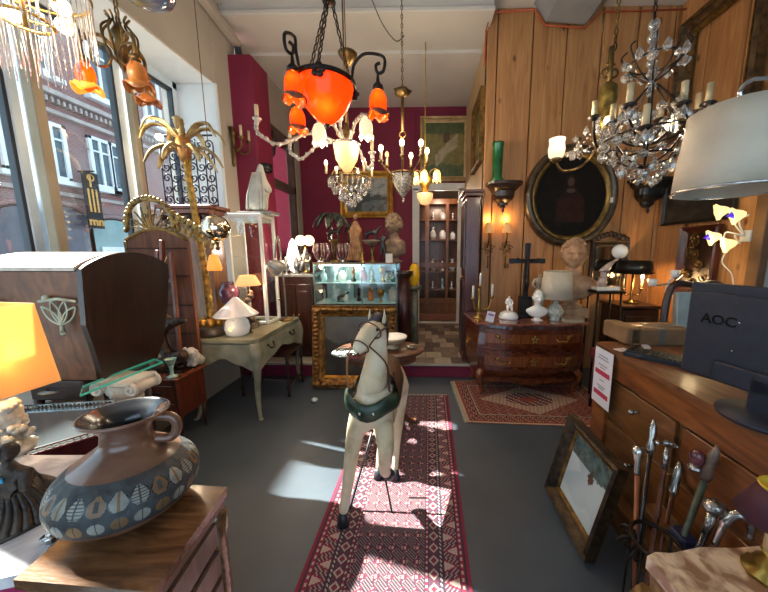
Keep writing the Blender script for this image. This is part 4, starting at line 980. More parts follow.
root = thing('glass_vase', 'rounded plum glass vase raised on a black stand, behind the palm lamp', 'vase', p)
b = MB(); b.lathe([(0, 0), (.05, 0), (.055, .01), (.09, .07), (.1, .13), (.085, .18), (.05, .21), (.06, .23), (.055, .23), (.045, .21), (.075, .18)], p, 28); b.build('body', mat('plum_glass', '#4b2a3f', '#6a3d52', 5, .12, coat=.6), root); MB().solid([(.055, 0), (.06, -.0), (.055, .012)], p, 20).build('foot', BLACK, root)

# bronze cockerel-like beast, white lion, green dish on small cabinet
p = Vector((-2.07, 2.38, .56))
root = thing('bronze_sculpture', 'dark bronze beast sculpture with a thick upswept tail on the small red-brown cabinet', 'sculpture', p)
V = [(x*1.15, y*1.15, z*1.15) for x, y, z in [(-.06, 0, .09), (.0, 0, .1), (.05, -.02, .12), (.08, -.03, .09), (-.1, .0, .16), (-.12, 0, .26), (-.07, 0, .33), (.02, 0, .37), (.09, 0, .375), (-.06, -.03, .02), (.03, -.03, .02), (-.05, .04, .02), (.03, .03, .02)]]
skin('body', [p+Vector(v) for v in V], [(0, 1), (1, 2), (2, 3), (0, 4), (4, 5), (5, 6), (6, 7), (7, 8), (0, 9), (1, 10), (0, 11), (1, 12)], [.055, .055, .05, .025, .04, .04, .045, .04, .018, .02, .02, .02, .02], mat('bronze_rough', '#2a1d18', '#5c4434', 30, .45, .4, 1.0, bscale=60), root, 2)
b = MB().box(p+Vector((-.02, 0, .01)), (.17, .13, .02)); b.build('base', BRONZE, root)
p = Vector((-2.0, 2.455, .56))
root = thing('stone_lion', 'small rough white stone lion at the right corner of the small red-brown cabinet', 'sculpture', p)
skin('body', [p+Vector(v) for v in ((0, .05, .05), (0, 0, .08), (0, -.03, .14), (0, -.05, .18), (-.025, -.05, .02), (.025, -.05, .02), (-.04, .06, .02), (.04, .06, .02))], [(0, 1), (1, 2), (2, 3), (1, 4), (1, 5), (0, 6), (0, 7)], [.05, .05, .05, .035, .02, .02, .025, .025], STONEW, root, 2)
b = MB(); random.seed(2)
for k in range(34): a_ = random.uniform(0, 2*PI); b.ball(p+Vector((.045*math.cos(a_), -.035+.02*math.sin(a_*2), .14+.05*math.sin(a_)*random.uniform(.4, 1))), .016, 6)
b.build('mane', STONEW, root)
p = at(155, 373, Z=.56); p = Vector((-2.02, 2.24, .56))
root = thing('green_dish', 'small mint-green footed dish at the left edge of the small red-brown cabinet', 'dish', p)
GD = mat('mint_glaze', '#86ad9c', '#b4cfc0', 16, .25, coat=.4)
MB().solid([(.04, 0), (.035, .01), (.012, .02), (.012, .07), (.02, .1)], p, 20).build('stem', GD, root); MB().lathe([(.0, .1), (.02, .1), (.03, .12), (.04, .15), (.042, .152), (.036, .148), (.02, .115), (0, .108)], p, 20).build('bowl', GD, root)

# ================================================================== horse
hr = Vector((-.30, 1.72, 0))
root = thing('wooden_horse', 'cream painted wooden fairground horse with green harness prancing on the crimson runner', 'horse', hr)
HC = mat('horse_cream', '#9a8568', '#d6c7aa', 7, .5, bump=.2, contrast=(.25, .6), c3='#c6b592')
def P_(px, py, Y): return at(px, py, Y=Y)
chest = P_(371, 408, 1.60); rump = Vector((chest.x+.06, 1.97, .75)); mid = chest.lerp(rump, .5)+Vector((0, 0, -.03))
V = [mid, chest+Vector((0, .03, -.01)), rump,
     P_(372, 388, 1.60), P_(377, 358, 1.60), P_(378, 327, 1.58),            # 3 neck low, 4 neck mid, 5 poll
     P_(371, 329, 1.50), P_(362, 343, 1.42), P_(356, 354, 1.37),            # 6 forehead, 7 nose, 8 muzzle
     P_(357, 424, 1.58), P_(352, 452, 1.55), P_(347, 490, 1.52), P_(343, 514, 1.50),    # left fore leg 9-12
     P_(384, 424, 1.60), P_(386, 450, 1.46), P_(384, 470, 1.56), P_(387, 474, 1.62),    # right raised 13-16
     rump+Vector((-.06, .02, -.14)), rump+Vector((-.095, -.02, -.33)), Vector((-.30, 1.93, .22)), Vector((-.315, 1.87, .06)),   # 17-20
     rump+Vector((.07, .02, -.14)), rump+Vector((.06, -.02, -.33)), Vector((-.195, 1.92, .22)), Vector((-.20, 1.86, .06)),
     rump+Vector((.01, .1, .04))]
E_ = [(0, 1), (0, 2), (1, 3), (3, 4), (4, 5), (5, 6), (6, 7), (7, 8), (1, 9), (9, 10), (10, 11), (11, 12), (1, 13), (13, 14), (14, 15), (15, 16), (2, 17), (17, 18), (18, 19), (19, 20), (2, 21), (21, 22), (22, 23), (23, 24), (2, 25)]
RR = [(.118, .125), (.122, .125), (.105, .12), (.09, .095), (.066, .08), (.05, .055), (.052, .052), (.04, .042), (.034, .034), (.062, .06), (.045, .045), (.032, .032), (.028, .028), (.062, .06), (.046, .046), (.034, .034), (.028, .028), (.07, .075), (.045, .05), (.026, .03), (.022, .022), (.07, .075), (.045, .05), (.026, .03), (.022, .022), (.07, .07)]
skin('body', V, E_, RR, HC, root, 2)
HD = mat('hoof_dark', '#171a20', '#262b33', 10, .4)
for i, dirv in ((12, (-.01, -.02, -1)), (16, (.15, .5, -.3)), (20, (0, -.15, -1)), (24, (0, -.15, -1))):
    p = V[i]; d = Vector(dirv).normalized(); q = p+d*.055
    if i != 16: q.z = .008+.0
    if i == 16: q = p+Vector((.01, .03, -.03))
    MB().tube([p+d*-.01, p.lerp(q, .4), q], [.024, .03, .036], 14).build('hoof', HD, root)
e = V[5]
for s in (-1, 1):
    b = MB(); a_ = e+Vector((.034*s, -.015, .03)); b.tube(bez([a_, a_+Vector((.006*s, -.01, .035)), a_+Vector((.004*s, -.004, .075))], 5), [.016, .019, .019, .018, .015, .012, .01, .007, .005, .003, .002], 10, flat=.6); b.build('ear', HC, root)
MB().tube(bez([e+Vector((-.02, -.045, .035)), e+Vector((0, .02, .05)), e+Vector((.02, .075, -.03)), V[4]+Vector((.015, .085, .0)), V[3]+Vector((.01, .11, .0))], 6), [.028, .03, .03, .028, .022], 10).build('mane', mat('mane_dark', '#23222a', '#3a3740', 20, .6, bump=.5), root)
for s in (-1, 1):
    c = V[6].lerp(V[7], .25)+Vector((.044*s, -.004, .016)); MB().ball(c, (.009, .012, .009), 12).build('eye', mat('glass_eye', '#0a0808', None, rough=.1), root)
    c = V[8]+Vector((.016*s, -.027, .008)); MB().ball(c, (.006, .006, .009), 8).build('nostril', mat('nostril_dark', '#3a221c', None, rough=.7), root)
HL = mat('harness_brown', '#3a1f16', '#53301f', 12, .5); HT = mat('rein_tan', '#8c5f35', '#a97645', 12, .5)
mz = V[7].lerp(V[8], .35)
dH = (V[8]-V[6]).normalized(); Tq = dH.to_track_quat('Z', 'X').to_matrix().to_4x4()
b = MB(); b.torus(mz, .045, .004, 20, 6, T=Tq); b.torus(V[6].lerp(V[7], .1), .061, .004, 20, 6, T=Tq)
for s in (-1, 1): b.tube(bez([mz+Vector((.042*s, .01, .0)), V[6].lerp(V[7], .3)+Vector((.052*s, .02, 0)), e+Vector((.058*s, .01, .0))], 5), .006, 6)
b.tube(bez([V[8]+Vector((-.04, -.005, .005)), V[8]+Vector((0, -.042, -.006)), V[8]+Vector((.04, -.005, .005))], 5), .005, 6, mi=1)
b.build('bridle', [HL, mat('mouth_red', '#6b2a22', None, rough=.6)], root)
b = MB(); b.tube(bez([mz+Vector((-.045, 0, -.005)), mz+Vector((-.062, -.01, -.07)), P_(348, 385, 1.42), P_(352, 386, 1.5)], 8), .009, 8, flat=.5)
b.build('rein', HT, root)
b = MB(); b.tube(bez([mz+Vector((.042, .01, 0)), V[4]+Vector((.06, -.05, -.02)), V[3]+Vector((.1, .0, -.02)), V[3]+Vector((.11, .15, .03))], 8), .007, 6, flat=.5); b.build('rein', HL, root)
GN = mat('harness_green', '#1c2a1e', '#2f4431', 14, .4, bump=.2)
cb_ = MB(); P = []
for k in range(13):
    t = k/12; a_ = PI*(1.0*t); P.append(chest+Vector((-.143*math.cos(a_), .06-.165*math.sin(a_), .055-.02*math.sin(a_))))
vs = []; fs = []
for i, p in enumerate(P):
    n_ = (p-(chest+Vector((0, .05, 0)))); n_.z = 0; n_.normalize()
    for (dz, ou) in ((.05, 0), (.044, .014), (0, .02), (-.044, .014), (-.05, 0)): vs.append(p+n_*ou+Vector((0, 0, dz-.012*math.cos(i*PI/3))))
for i in range(12):
    for k in range(4): fs.append((i*5+k, i*5+k+1, i*5+6+k, i*5+5+k))
cb_.add(vs, fs)
for i in (5, 7): cb_.ball(P[i]+Vector((0, -.026, 0)), .01, 8, mi=1)
cb_.build('breast_collar', [GN, SILVER], root)
b = MB(); sm_ = chest.lerp(rump, .45); 
for k in range(2):
    vs = []; fs = []
    for i in range(15):
        a_ = -PI*.62+PI*1.24*i/14
        for j in range(9):
            t = j/8; y = -.15+.3*t; vs.append(sm_+Vector((.14*math.sin(a_)*1.0, y, .135*math.cos(a_)*1.0+(.045*(2*t-1)**4 if abs(a_) < .9 else 0)+.006*k)))
    for i in range(14):
        for j in range(8): fs.append((i*9+j, i*9+j+1, i*9+10+j, i*9+9+j))
    b.add(vs, fs)
b.build('saddle', [mat('saddle_brown', '#3b281c', '#5c3e29', 10, .45)], root)
STR = mat('thin_iron_rod', '#2a2a2b', '#3a3a3b', 10, .4, .7)
b = MB(); b.tube([P_(372, 432, 1.70), at(350, 510, Z=.012)], .006, 6); b.tube([P_(376, 432, 1.70), at(392, 512, Z=.012)], .006, 6); b.tube([P_(372, 432, 1.80), at(367, 447, Z=.3)], .006, 6)
b.build('iron_stand', STR, root)
# ================================================================== frames and paintings
def frame_mesh(w, h, fw, fd, steps=((0, .0), (.0, 1), (.25, .75), (.45, .95), (.75, .45), (1, .25), (1, 0)), orn=0, T=None, mb=None, mi=0):
    """picture frame moulding in the local XY plane, front toward +Z"""
    b = mb or MB(); rings = []
    for (t, d) in steps:
        x, y = w/2-fw*t, h/2-fw*t; rings.append([(-x, -y, fd*d), (x, -y, fd*d), (x, y, fd*d), (-x, y, fd*d)])
    vs = sum(rings, []); fs = []; n = len(rings)
    for i in range(n-1):
        for k in range(4): fs.append((i*4+k, i*4+(k+1) % 4, (i+1)*4+(k+1) % 4, (i+1)*4+k))
    for k in range(4): fs.append(((n-1)*4+k, (n-1)*4+(k+1) % 4, (k+1) % 4, k))
    b.add(vs, fs, mi, False, T)
    M = T or Matrix()
    if orn:
        for s in (-1, 1):
            for k in range(int(w/orn)+1): b.ball(M @ Vector((-w/2+fw*.4+(w-fw*.8)*k/max(1, int(w/orn)), s*(h/2-fw*.4), fd*.85)), (fw*.32, fw*.32, fd*.3), 8, mi)
            for k in range(int(h/orn)+1): b.ball(M @ Vector((s*(w/2-fw*.4), -h/2+fw*.4+(h-fw*.8)*k/max(1, int(h/orn)), fd*.85)), (fw*.32, fw*.32, fd*.3), 8, mi)
        for sx in (-1, 1):
            for sy in (-1, 1): b.ball(M @ Vector((sx*(w/2-fw*.5), sy*(h/2-fw*.5), fd*.8)), (fw*.6, fw*.6, fd*.5), 10, mi)
    return b
def wallM(c, nrm, up=(0, 0, 1)):
    z = Vector(nrm).normalized(); y = Vector(up); x = y.cross(z).normalized(); y = z.cross(x)
    M = Matrix((x, y, z)).transposed().to_4x4(); M.translation = Vector(c); return M
def painting(name, label, c, nrm, w, h, fw, fd, fmat, cells, mats, up=(0, 0, 1), orn=0, res=40, canvas=True, liner=None, sub='canvas'):
    root = thing(name, label, 'painting' if canvas else 'frame', c); M = wallM(c, nrm, up)
    frame_mesh(w, h, fw, fd, orn=orn, T=M).build('frame', fmat, root)
    if liner: frame_mesh(w-2*fw+.004, h-2*fw+.004, liner[0], fd*.35, T=M).build('liner', liner[1], root)
    if canvas:
        iw, ih = w-2*fw+.01, h-2*fw+.01; ny = res; nx = max(4, int(res*iw/ih)); vs = []; fs = []; mi = []
        for j in range(ny+1):
            for i in range(nx+1): vs.append((-iw/2+iw*i/nx, -ih/2+ih*j/ny, fd*.12))
        for j in range(ny):
            for i in range(nx): fs.append((j*(nx+1)+i, j*(nx+1)+i+1, (j+1)*(nx+1)+i+1, (j+1)*(nx+1)+i)); mi.append(cells((i+.5)/nx, (j+.5)/ny))
        b = MB().add(vs, fs, lambda k: mi[k], False, M); o = b.add([(-iw/2, -ih/2, .002), (iw/2, -ih/2, .002), (iw/2, ih/2, .002), (-iw/2, ih/2, .002)], [(3, 2, 1, 0)], 0, False, M).build(sub, mats, root)
    return root
def pm(n, a, b, s=12): return mat(n, a, b, s, .35, coat=.25)
fb = lambda x, y, s=3, o=0: mnoise.noise(Vector((x*s+o, y*s, o*1.7)))

# far wall: landscape in a bright gilt frame
LS = [pm('paint_sky_grey', '#5c6569', '#7d8587'), pm('paint_dark_trees', '#1c2220', '#2e3630'), pm('paint_water', '#454f52', '#5a6465'), pm('paint_mist', '#8a8f8c', '#a09f96')]
def land(u, v):
    n = fb(u, v, 5)
    if v > .5+.25*(1-u)*max(0, 1-abs(u-.2)*2)+.06*n: return 3 if n+.6*(u-.3)+(v-.5) > .35 else 0
    if v > .42+.05*n: return 1 if n < .25 else 0
    return 2 if n > -.15 and v < .36 else 1
p = at(367, 195, Y=FY-.04); s_ = FY/303
painting('landscape_painting', 'landscape painting in a bright gilt frame in the centre of the far magenta wall', p, (0, -1, 0), 51*s_, 43*s_, .11, .06, mat('bright_gilt', '#a97b2c', '#d7a94e', 10, .35, .6), land, LS)
# right: reclining figure painting in olive frame
FG = [pm('paint_olive', '#6b6238', '#85783f'), pm('paint_green', '#3f4a2a', '#55603a'), pm('paint_flesh_grey', '#8d8268', '#a89878'), pm('paint_brown', '#3d3122', '#54432e')]
def nude_(u, v):
    n = fb(u, v, 6, 3); d = abs((v-.2)-(u-.15)*.75)
    if d < .11+.05*n and .25 < u < .85: return 2
    if (u-.55)**2+(v-.72)**2 < .01: return 3
    return 1 if v < .22+.06*n or v > .8+.05*n else 0
p = at(444.5, 150, Y=FY-.05)
painting('figure_painting', 'olive-toned painting with an oatmeal frame above the doorway on the far wall', p, (0, -1, 0), 46*s_, 57*s_, .09, .06, mat('oatmeal_frame', '#a08358', '#bfa274', 8, .5, .2), nude_, FG)
b = MB()
# side wall painting
a, c = at(470.5, 128, X=.64), at(486, 125, X=.64)
yy0, yy1 = 3.95, 5.0
p = Vector((.728, 4.32, (at(478, 103, Y=4.25).z+at(478, 162, Y=4.25).z)/2))
painting('side_painting', 'painting in an olive gilt frame on the narrow side wall beside the pine boards', p, (-1, 0, 0), .72, .86, .1, .06, OLDGOLD, nude_, FG)

# ------------------------------------------------ rear area on the platform
CHB = wood('rear_chest_wood', '#331811', '#4f271a', 3)
root = thing('sideboard', 'dark mahogany cupboard on the raised platform left of the glass vitrine', 'cupboard', (-1.68, 3.95, PLZ))
z1 = 1.27
xa, xb = at(280, 290, Y=3.75).x, at(312, 290, Y=3.75).x
b = MB(); b.box(((xa+xb)/2, 3.95, (PLZ+z1)/2), (xb-xa, .38, z1-PLZ-.04)); b.build('body', CHB, root)
b = MB(); b.box(((xa+xb)/2, 3.95, z1-.015), (xb-xa+.05, .43, .03)); b.build('table_top', mat('grey_marble', '#8f8b84', '#b3aea6', 6, .25, distort=2), root)
for k in (0, 1):
    xm = xa+(xb-xa)*(.27+.46*k); d = MB(); d.box((xm, 3.75, .72), ((xb-xa)*.42, .03, .85)); d.box((xm, 3.735, .72), ((xb-xa)*.28, .02, .68)); do = d.build('door', CHB, root); MB().ball((xm+(.06 if k == 0 else -.06), 3.72, .75), .014, 8).build('knob', BRASS, do)
# glass vitrine
xa, xb = at(313, 262, Y=3.7).x, at(397, 262, Y=3.7).x; z1 = 1.42
root = thing('glass_vitrine', 'large glass display vitrine full of small objects on the raised platform', 'cabinet', ((xa+xb)/2, 3.9, PLZ))
b = MB(); b.box(((xa+xb)/2, 3.92, z1-.01), (xb-xa, .5, .02)); b.build('top_panel', mat('vitrine_top', '#6b5648', '#83705f', 5, .3), root)
b = MB(); b.box(((xa+xb)/2, 3.92, PLZ+.1), (xb-xa, .5, .2)); b.build('plinth', DARKW, root)
b = MB()
for x in (xa+.01, xb-.01):
    for y in (3.68, 4.16): b.bar((x, y, PLZ+.2), (x, y, z1-.02), .015)
b.bar((xa+(xb-xa)*.58, 3.68, PLZ+.2), (xa+(xb-xa)*.58, 3.68, z1-.02), .012)
b.build('metal_frame', mat('vitrine_alu', '#6f7a7c', '#8b9698', 5, .3, .8), root)
MB().box(((xa+xb)/2, 3.675, (PLZ+.2+z1)/2), (xb-xa-.02, .004, z1-PLZ-.24)).build('glass_panel', CLEAR, root)
MB().box((xa+.005, 3.92, (PLZ+.2+z1)/2), (.004, .46, z1-PLZ-.24)).build('glass_panel', CLEAR, root)
MB().box(((xa+xb)/2, 4.165, (PLZ+.2+z1)/2), (xb-xa, .01, z1-PLZ-.22)).build('back_panel', mat('vitrine_mirror_back', '#8fa5a5', '#a9bdbb', 3, .15, .5), root)
SH = [.91, 1.165]
for z in SH: MB().box(((xa+xb)/2, 3.92, z), (xb-xa-.03, .44, .008)).build('shelf', glow('vitrine_shelf_glass', '#b9d3d0', '#d0f0ea', .05, .1), root)
b = MB(); b.tube([(xa+.1, 3.75, z1-.03), (xb-.45, 3.75, z1-.03)], .012, 8); b.build('light_tube', glow('cool_tube', '#e0ffff', '#cfffff', 3), root)
bulb(((xa+xb)/2-.15, 3.8, z1-.08), 5, (.75, 1, .97), .05, root)
# things in the vitrine
COLS = [CERAM, mat('crystal_ware', '#9fb4b8', '#d2e2e3', 12, .1, .3), BRONZE, mat('orange_glass', '#c0642a', '#d98a45', 8, .2, coat=.5), GOLD, mat('pink_glass', '#a3616a', '#c08a90', 8, .2, coat=.5), mat('green_glass', '#4c6e55', '#6d9478', 8, .2, coat=.5), PLAST]
PR = [[(.03, 0), (.012, .02), (.012, .05), (.035, .08), (.04, .14), (.034, .15)], [(.03, 0), (.045, .05), (.03, .1), (.015, .13), (.02, .16)], [(.025, 0), (.03, .02), (.01, .04), (.02, .09), (.014, .12), (.02, .14), (0, .17)], [(.04, 0), (.045, .04), (.04, .09), (.02, .11), (.02, .12)]]
random.seed(11)
names = [('goblet', 'glass'), ('small_vase', 'vase'), ('small_ornament', 'ornament'), ('small_jar', 'jar')]
cn = ['white', 'crystal', 'bronze', 'orange', 'gilt', 'pink', 'green', 'cream']
spot = ['at the far left', 'left of centre', 'near the middle', 'just right of the middle', 'right of centre', 'towards the right', 'at the right end', 'at the very edge']
def trinket(k, ci, c, h, label, group):
    r_ = thing(names[k][0], label, names[k][1], c, group=group); s = h/PR[k][-1][1]
    pr2 = [(a*s, z*s) for a, z in PR[k]]; m = max(range(len(pr2)), key=lambda i: pr2[i][0]); cut = 3
    MB().solid(pr2[:cut+1], c, 14).build('base', COLS[ci], r_); MB().solid(pr2[cut:], c, 14).build('body', COLS[ci], r_)
rows = [(SH[1], 'upper'), (SH[0], 'middle')]
for ri, (z, rn) in enumerate(rows):
    seq = [(1, 1), (0, 1), (3, 0), (2, 2), (1, 5), (2, 7), (0, 4), (1, 6)] if ri == 0 else [(2, 7), (3, 1), (1, 0), (2, 2), (1, 3), (0, 4), (3, 7)]
    for i, (k, ci) in enumerate(seq):
        x = xa+.07+(xb-xa-.14)*i/(len(seq)-1); h = [.2, .24, .17, .24, .22, .2, .23, .18][i]*(.85 if ri == 0 else .8)
        trinket(k, ci, Vector((x, 3.86+.06*math.sin(i*2.2), z+.004)), h, '%s %s %s on the %s glass shelf of the vitrine' % (cn[ci], names[k][0].replace('_', ' '), spot[i], rn), 'ornaments in the glass vitrine')
p = Vector((xa+.32, 3.74, SH[0]+.004))
b = MB().box((xa+.22, 4.08, SH[0]+.12), (.36, .01, .23)); tag(b.build('white_card_panel', mat('pale_card', '#b4cbc4', '#c6dad4', 3, .5)), 'pale rectangular card panel standing at the left of the vitrine shelf', 'panel')
def animal(name, label, c, s, m, face=1, dark=None, group=None):
    r_ = thing(name, label, 'figurine', c, group=group); c = Vector(c)
    V = [(-.3, 0, .5), (.25, 0, .52), (.42, 0, .75), (.5, 0, .85), (.65, 0, .8), (-.34, -.08, .28), (-.36, -.08, .03), (-.3, .1, .28), (-.28, .1, .03), (.27, -.08, .28), (.27, -.08, .03), (.22, .1, .28), (.3, .1, .03), (-.45, 0, .4)]
    skin('body', [c+Vector((v[0]*face*s, v[1]*s, v[2]*s)) for v in V], [(0, 1), (1, 2), (2, 3), (3, 4), (0, 5), (5, 6), (0, 7), (7, 8), (1, 9), (9, 10), (1, 11), (11, 12), (0, 13)], [q*s for q in (.14, .14, .09, .08, .045, .06, .035, .06, .035, .05, .035, .05, .035, .025)], m, r_, 2)
    MB().box(c+Vector((0, 0, .012*s)), (.9*s, .35*s, .024*s)).build('base', m, r_); return r_
animal('duck_figurine', 'small black dog silhouette figurine in front of the pale card in the vitrine', (xa+.32, 3.80, SH[0]+.004), .15, BLACK)
bpy.data.objects['duck_figurine'].name = 'dog_figurine'
# on top of the vitrine
zt = z1
p = Vector((xa+.2, 3.93, zt)); pxr = lambda px, Y=3.9: at(px, 250, Y=Y).x
def epergne(px, label):
    c = Vector((pxr(px), 3.88, zt)); r_ = thing('crystal_epergne', label, 'centrepiece', c)
    MB().solid([(.05, 0), (.06, .01), (.015, .03), (.012, .12)], c, 14).build('stem', SILVER, r_)
    for k in range(7):
        a_ = 2*PI*k/7; d = Vector((math.cos(a_), math.sin(a_)*.8, 0)); b = MB(); b.tube(bez([c+Vector((0, 0, .03)), c+d*.06+Vector((0, 0, .04)), c+d*.1+Vector((0, 0, .12)), c+d*.085+Vector((0, 0, .22))], 6), [.012, .006, .016], 8); b.ball(c+d*.085+Vector((0, 0, .23)), .016, 8); b.build('glass_branch', mat('pinkish_crystal', '#6b5450', '#b59c95', 20, .15, .35), r_)
epergne(322, 'branched pinkish crystal centrepiece at the left end on top of the vitrine'); epergne(343, 'branched crystal centrepiece between palm lamp and wooden saint on the vitrine')
c = Vector((pxr(330), 4.0, zt))
root = thing('palm_lamp', 'small dark metal palm-tree lamp with drooping umbrella fronds on the vitrine', 'lamp', c)
MB().solid([(.07, 0), (.07, .02), (.02, .04)], c, 16).build('base', BRONZE, root); MB().tube([c+Vector((0, 0, .03)), c+Vector((0, 0, .62))], [.014, .01], 8).build('trunk', SILVER, root)
DL = mat('dark_leaf_metal', '#2b2f2a', '#5e6257', 14, .4, .6)
for k in range(9):
    a_ = 2*PI*k/9; d = Vector((math.cos(a_), math.sin(a_), 0)); frond('leaf', c+Vector((0, 0, .62)), [c+d*.11+Vector((0, 0, .62)), c+d*.2+Vector((0, 0, .54)), c+d*.235+Vector((0, 0, .44))], root, DL, .045)
animal('deer_figurine', 'dark standing deer figurine on top of the vitrine left of the wooden saint', (pxr(338), 3.76, zt+.28), .2, BRONZE)
c = Vector((pxr(338), 3.76, zt)); root = thing('figure_stand', 'slim pedestal under the dark deer on top of the vitrine', 'stand', c); MB().solid([(.06, 0), (.06, .02), (.02, .04)], c, 14).build('base', DKBRASS, root); MB().solid([(.016, .04), (.012, .2), (.06, .26), (.075, .28)], c, 14).build('column', DKBRASS, root)
c = Vector((pxr(357), 3.86, zt))
SW = mat('carved_pale_wood', '#6b452a', '#a07348', 14, .6, bump=.5)
root = thing('carved_saint', 'tall pale carved wooden draped figure in the middle of the vitrine top', 'sculpture', c)
skin('body', [c+Vector(v) for v in ((0, 0, .03), (0, 0, .15), (0, 0, .32), (.0, 0, .44), (0, 0, .52), (-.05, -.01, .4), (-.05, -.05, .28), (.05, -.01, .4), (.04, -.06, .3))], [(0, 1), (1, 2), (2, 3), (3, 4), (3, 5), (5, 6), (3, 7), (7, 8)], [(.12, .1), (.1, .08), (.075, .06), (.05, .045), (.03, .03), (.035, .03), (.02, .02), (.035, .03), (.02, .02)], SW, root, 2)
b = MB()
for k in range(8): b.tube(bez([c+Vector((-.1+.028*k, -.07, .02)), c+Vector((-.06+.017*k, -.075, .2)), c+Vector((-.02+.006*k, -.05, .42))], 5), [.014, .006], 6)
b.ball(c+Vector((0, 0, .57)), (.03, .034, .042), 14); b.build('drapery', SW, root)
figure('bronze_figurine', 'small dark bronze figurine with white collar behind the carved saint', 'figurine', Vector((pxr(351, 4.1), 4.1, zt)), .56, BRONZE, 'nude', BRONZE)
c = Vector((pxr(373), 3.84, zt)); root = thing('tazza', 'footed brown stone dish under the reclining dog on the vitrine', 'dish', c)
MB().solid([(.07, 0), (.07, .015), (.025, .03), (.03, .12), (.02, .2)], c, 16).build('stem', DKBRASS, root); MB().lathe([(0, .2), (.03, .2), (.11, .25), (.13, .28), (.12, .28), (.03, .22), (0, .215)], c, 24).build('bowl', mat('brown_dish', '#5b4a3c', '#8b7764', 10, .4), root)
animal('dog_figurine', 'dark reclining dog figurine on the footed dish on the vitrine', (c.x, c.y, zt+.275), .2, BLACK)
c = Vector((pxr(384), 3.80, zt)); figure('bronze_nymph', 'slender black bronze figurine in front of the big terracotta bust', 'figurine', c, .38, BLACK, 'nude', BLACK)
# terracotta curly bust on vitrine
def bust(name, label, c, s, m, face=0, curls=60, torso=True, mh=None, spread=1.0, lift=0):
    """head, neck and shoulders; s = head height; faces -Y turned by face (radians)"""
    c = Vector(c); root = thing(name, label, 'bust', c); Rm = Matrix.Rotation(face, 3, 'Z')
    base = s*.28
    if lift: MB().box(c+Vector((0, 0, lift/2)), (s*.9, s*.8, lift)).build('plinth', m, root); c = c+Vector((0, 0, lift-.002))
    b = MB(); b.solid([(s*.42, 0), (s*.44, s*.05), (s*.25, s*.12), (s*.22, base), (s*.3, base+s*.06)], c, 24); b.build('socle', m, root)
    W = lambda v: c+Rm @ Vector((v[0]*s, v[1]*s, v[2]*s+base))
    b = MB()
    # shoulders as lofted ellipses
    secs = [(.38, .30, .0, 0), (.62, .34, .16, 0), (.82*spread, .36, .4, .01), (.80*spread, .34, .58, .02), (.52, .28, .74, .03), (.27, .24, .84, .02), (.235, .235, .98, 0), (.225, .235, 1.12, -.02)]
    n = 32; vs = []; fs = []
    for (rx, ry, z, dy) in secs:
        for k in range(n):
            a_ = 2*PI*k/n; q = 1+.05*math.cos(2*a_); vs.append(W((rx*math.cos(a_)*q, ry*math.sin(a_)+dy, z)))
    for i in range(len(secs)-1):
        for k in range(n): fs.append((i*n+k, i*n+(k+1) % n, (i+1)*n+(k+1) % n, (i+1)*n+k))
    fs.append(tuple(range(n-1, -1, -1))); b.add(vs, fs); b.build('torso', m, root)
    if not torso: pass
    b = MB(); hc = (0, -.04, 1.48); g = lambda x, y, sx, sy: math.exp(-(x/sx)**2-(y/sy)**2)
    vs = []; fs = []; nu, nv = 56, 44
    for i in range(nv+1):
        th = PI*i/nv
        for k in range(nu):
            a_ = 2*PI*k/nu; d = Vector((math.sin(th)*math.cos(a_), math.sin(th)*math.sin(a_), -math.cos(th)))
            x, y, z = d.x*.37, d.y*.45, d.z*.5
            if z < 0: x *= 1-.35*(z/.5)**2; y *= 1-.12*(z/.5)**2
            if d.y < 0:
                f = -d.y; y -= f*(.17*g(x, z+.06, .045, .10)+.07*g(x, z+.13, .075, .04)+.06*g(x, z+.25, .09, .022)+.05*g(x, z+.31, .075, .022)+.08*g(x, z+.43, .1, .07)+.05*g(x, z-.1, .26, .045))
                y += f*(.12*g(abs(x)-.14, z-.005, .07, .05)+.04*g(x, z+.28, .09, .014)+.03*g(x, z+.2, .05, .015))
                y -= f*.045*g(abs(x)-.14, z-.0, .045, .022)
            vs.append(W((hc[0]+x, hc[1]+y, hc[2]+z)))
    for i in range(nv):
        for k in range(nu): fs.append((i*nu+k, i*nu+(k+1) % nu, (i+1)*nu+(k+1) % nu, (i+1)*nu+k))
    b.add(vs, fs)
    for s_1 in (-1, 1): b.ball(W((s_1*.36, .03, 1.44)), (.04*s, .07*s, .11*s), 10)
    b.build('head', m, root)
    b = MB(); random.seed(int(abs(c.x)*100))
    for k in range(curls):
        th = math.acos(1-random.random()*1.25); a_ = random.uniform(0, 2*PI); d = Vector((math.sin(th)*math.cos(a_), math.sin(th)*math.sin(a_), math.cos(th)))
        if d.y < -.2 and d.z < .5: continue
        if d.z < -.35: continue
        q = W((d.x*.36, d.y*.43-.02, 1.49+d.z*.5)); r_ = s*random.uniform(.045, .07); b.ball(q, (r_, r_, r_*.8), 8)
        b.tube(spiral(q+(Rm @ d)*r_*.5, r_*.8, r_*.2, a_, a_+7, (1, 0, 0), (0, 0, 1), 12), s*.018, 5)
    b.build('curly_hair', mh or m, root); return root
TER = mat('terracotta_worn', '#7a5a42', '#a8886a', 10, .75, bump=.3)
bust('terracotta_bust', 'brown worn bust with curled hair at the right end of the vitrine top', (pxr(394, 3.98), 3.98, zt), .27, mat('brown_terracotta', '#5a4434', '#8d745c', 12, .75, bump=.4), face=-.5, curls=220, spread=.75)
c = Vector((pxr(365), 3.74, zt)); root = thing('small_candlestick', 'short brass candlestick at the front edge of the vitrine, below the dog', 'candlestick', c); MB().solid([(.035, 0), (.03, .015), (.01, .03), (.02, .06), (.01, .1), (.02, .13)], c, 14).build('stem', BRASS, root); MB().torus(c+Vector((0, 0, .125)), .02, .004, 14, 6).build('drip_pan', BRASS, root)
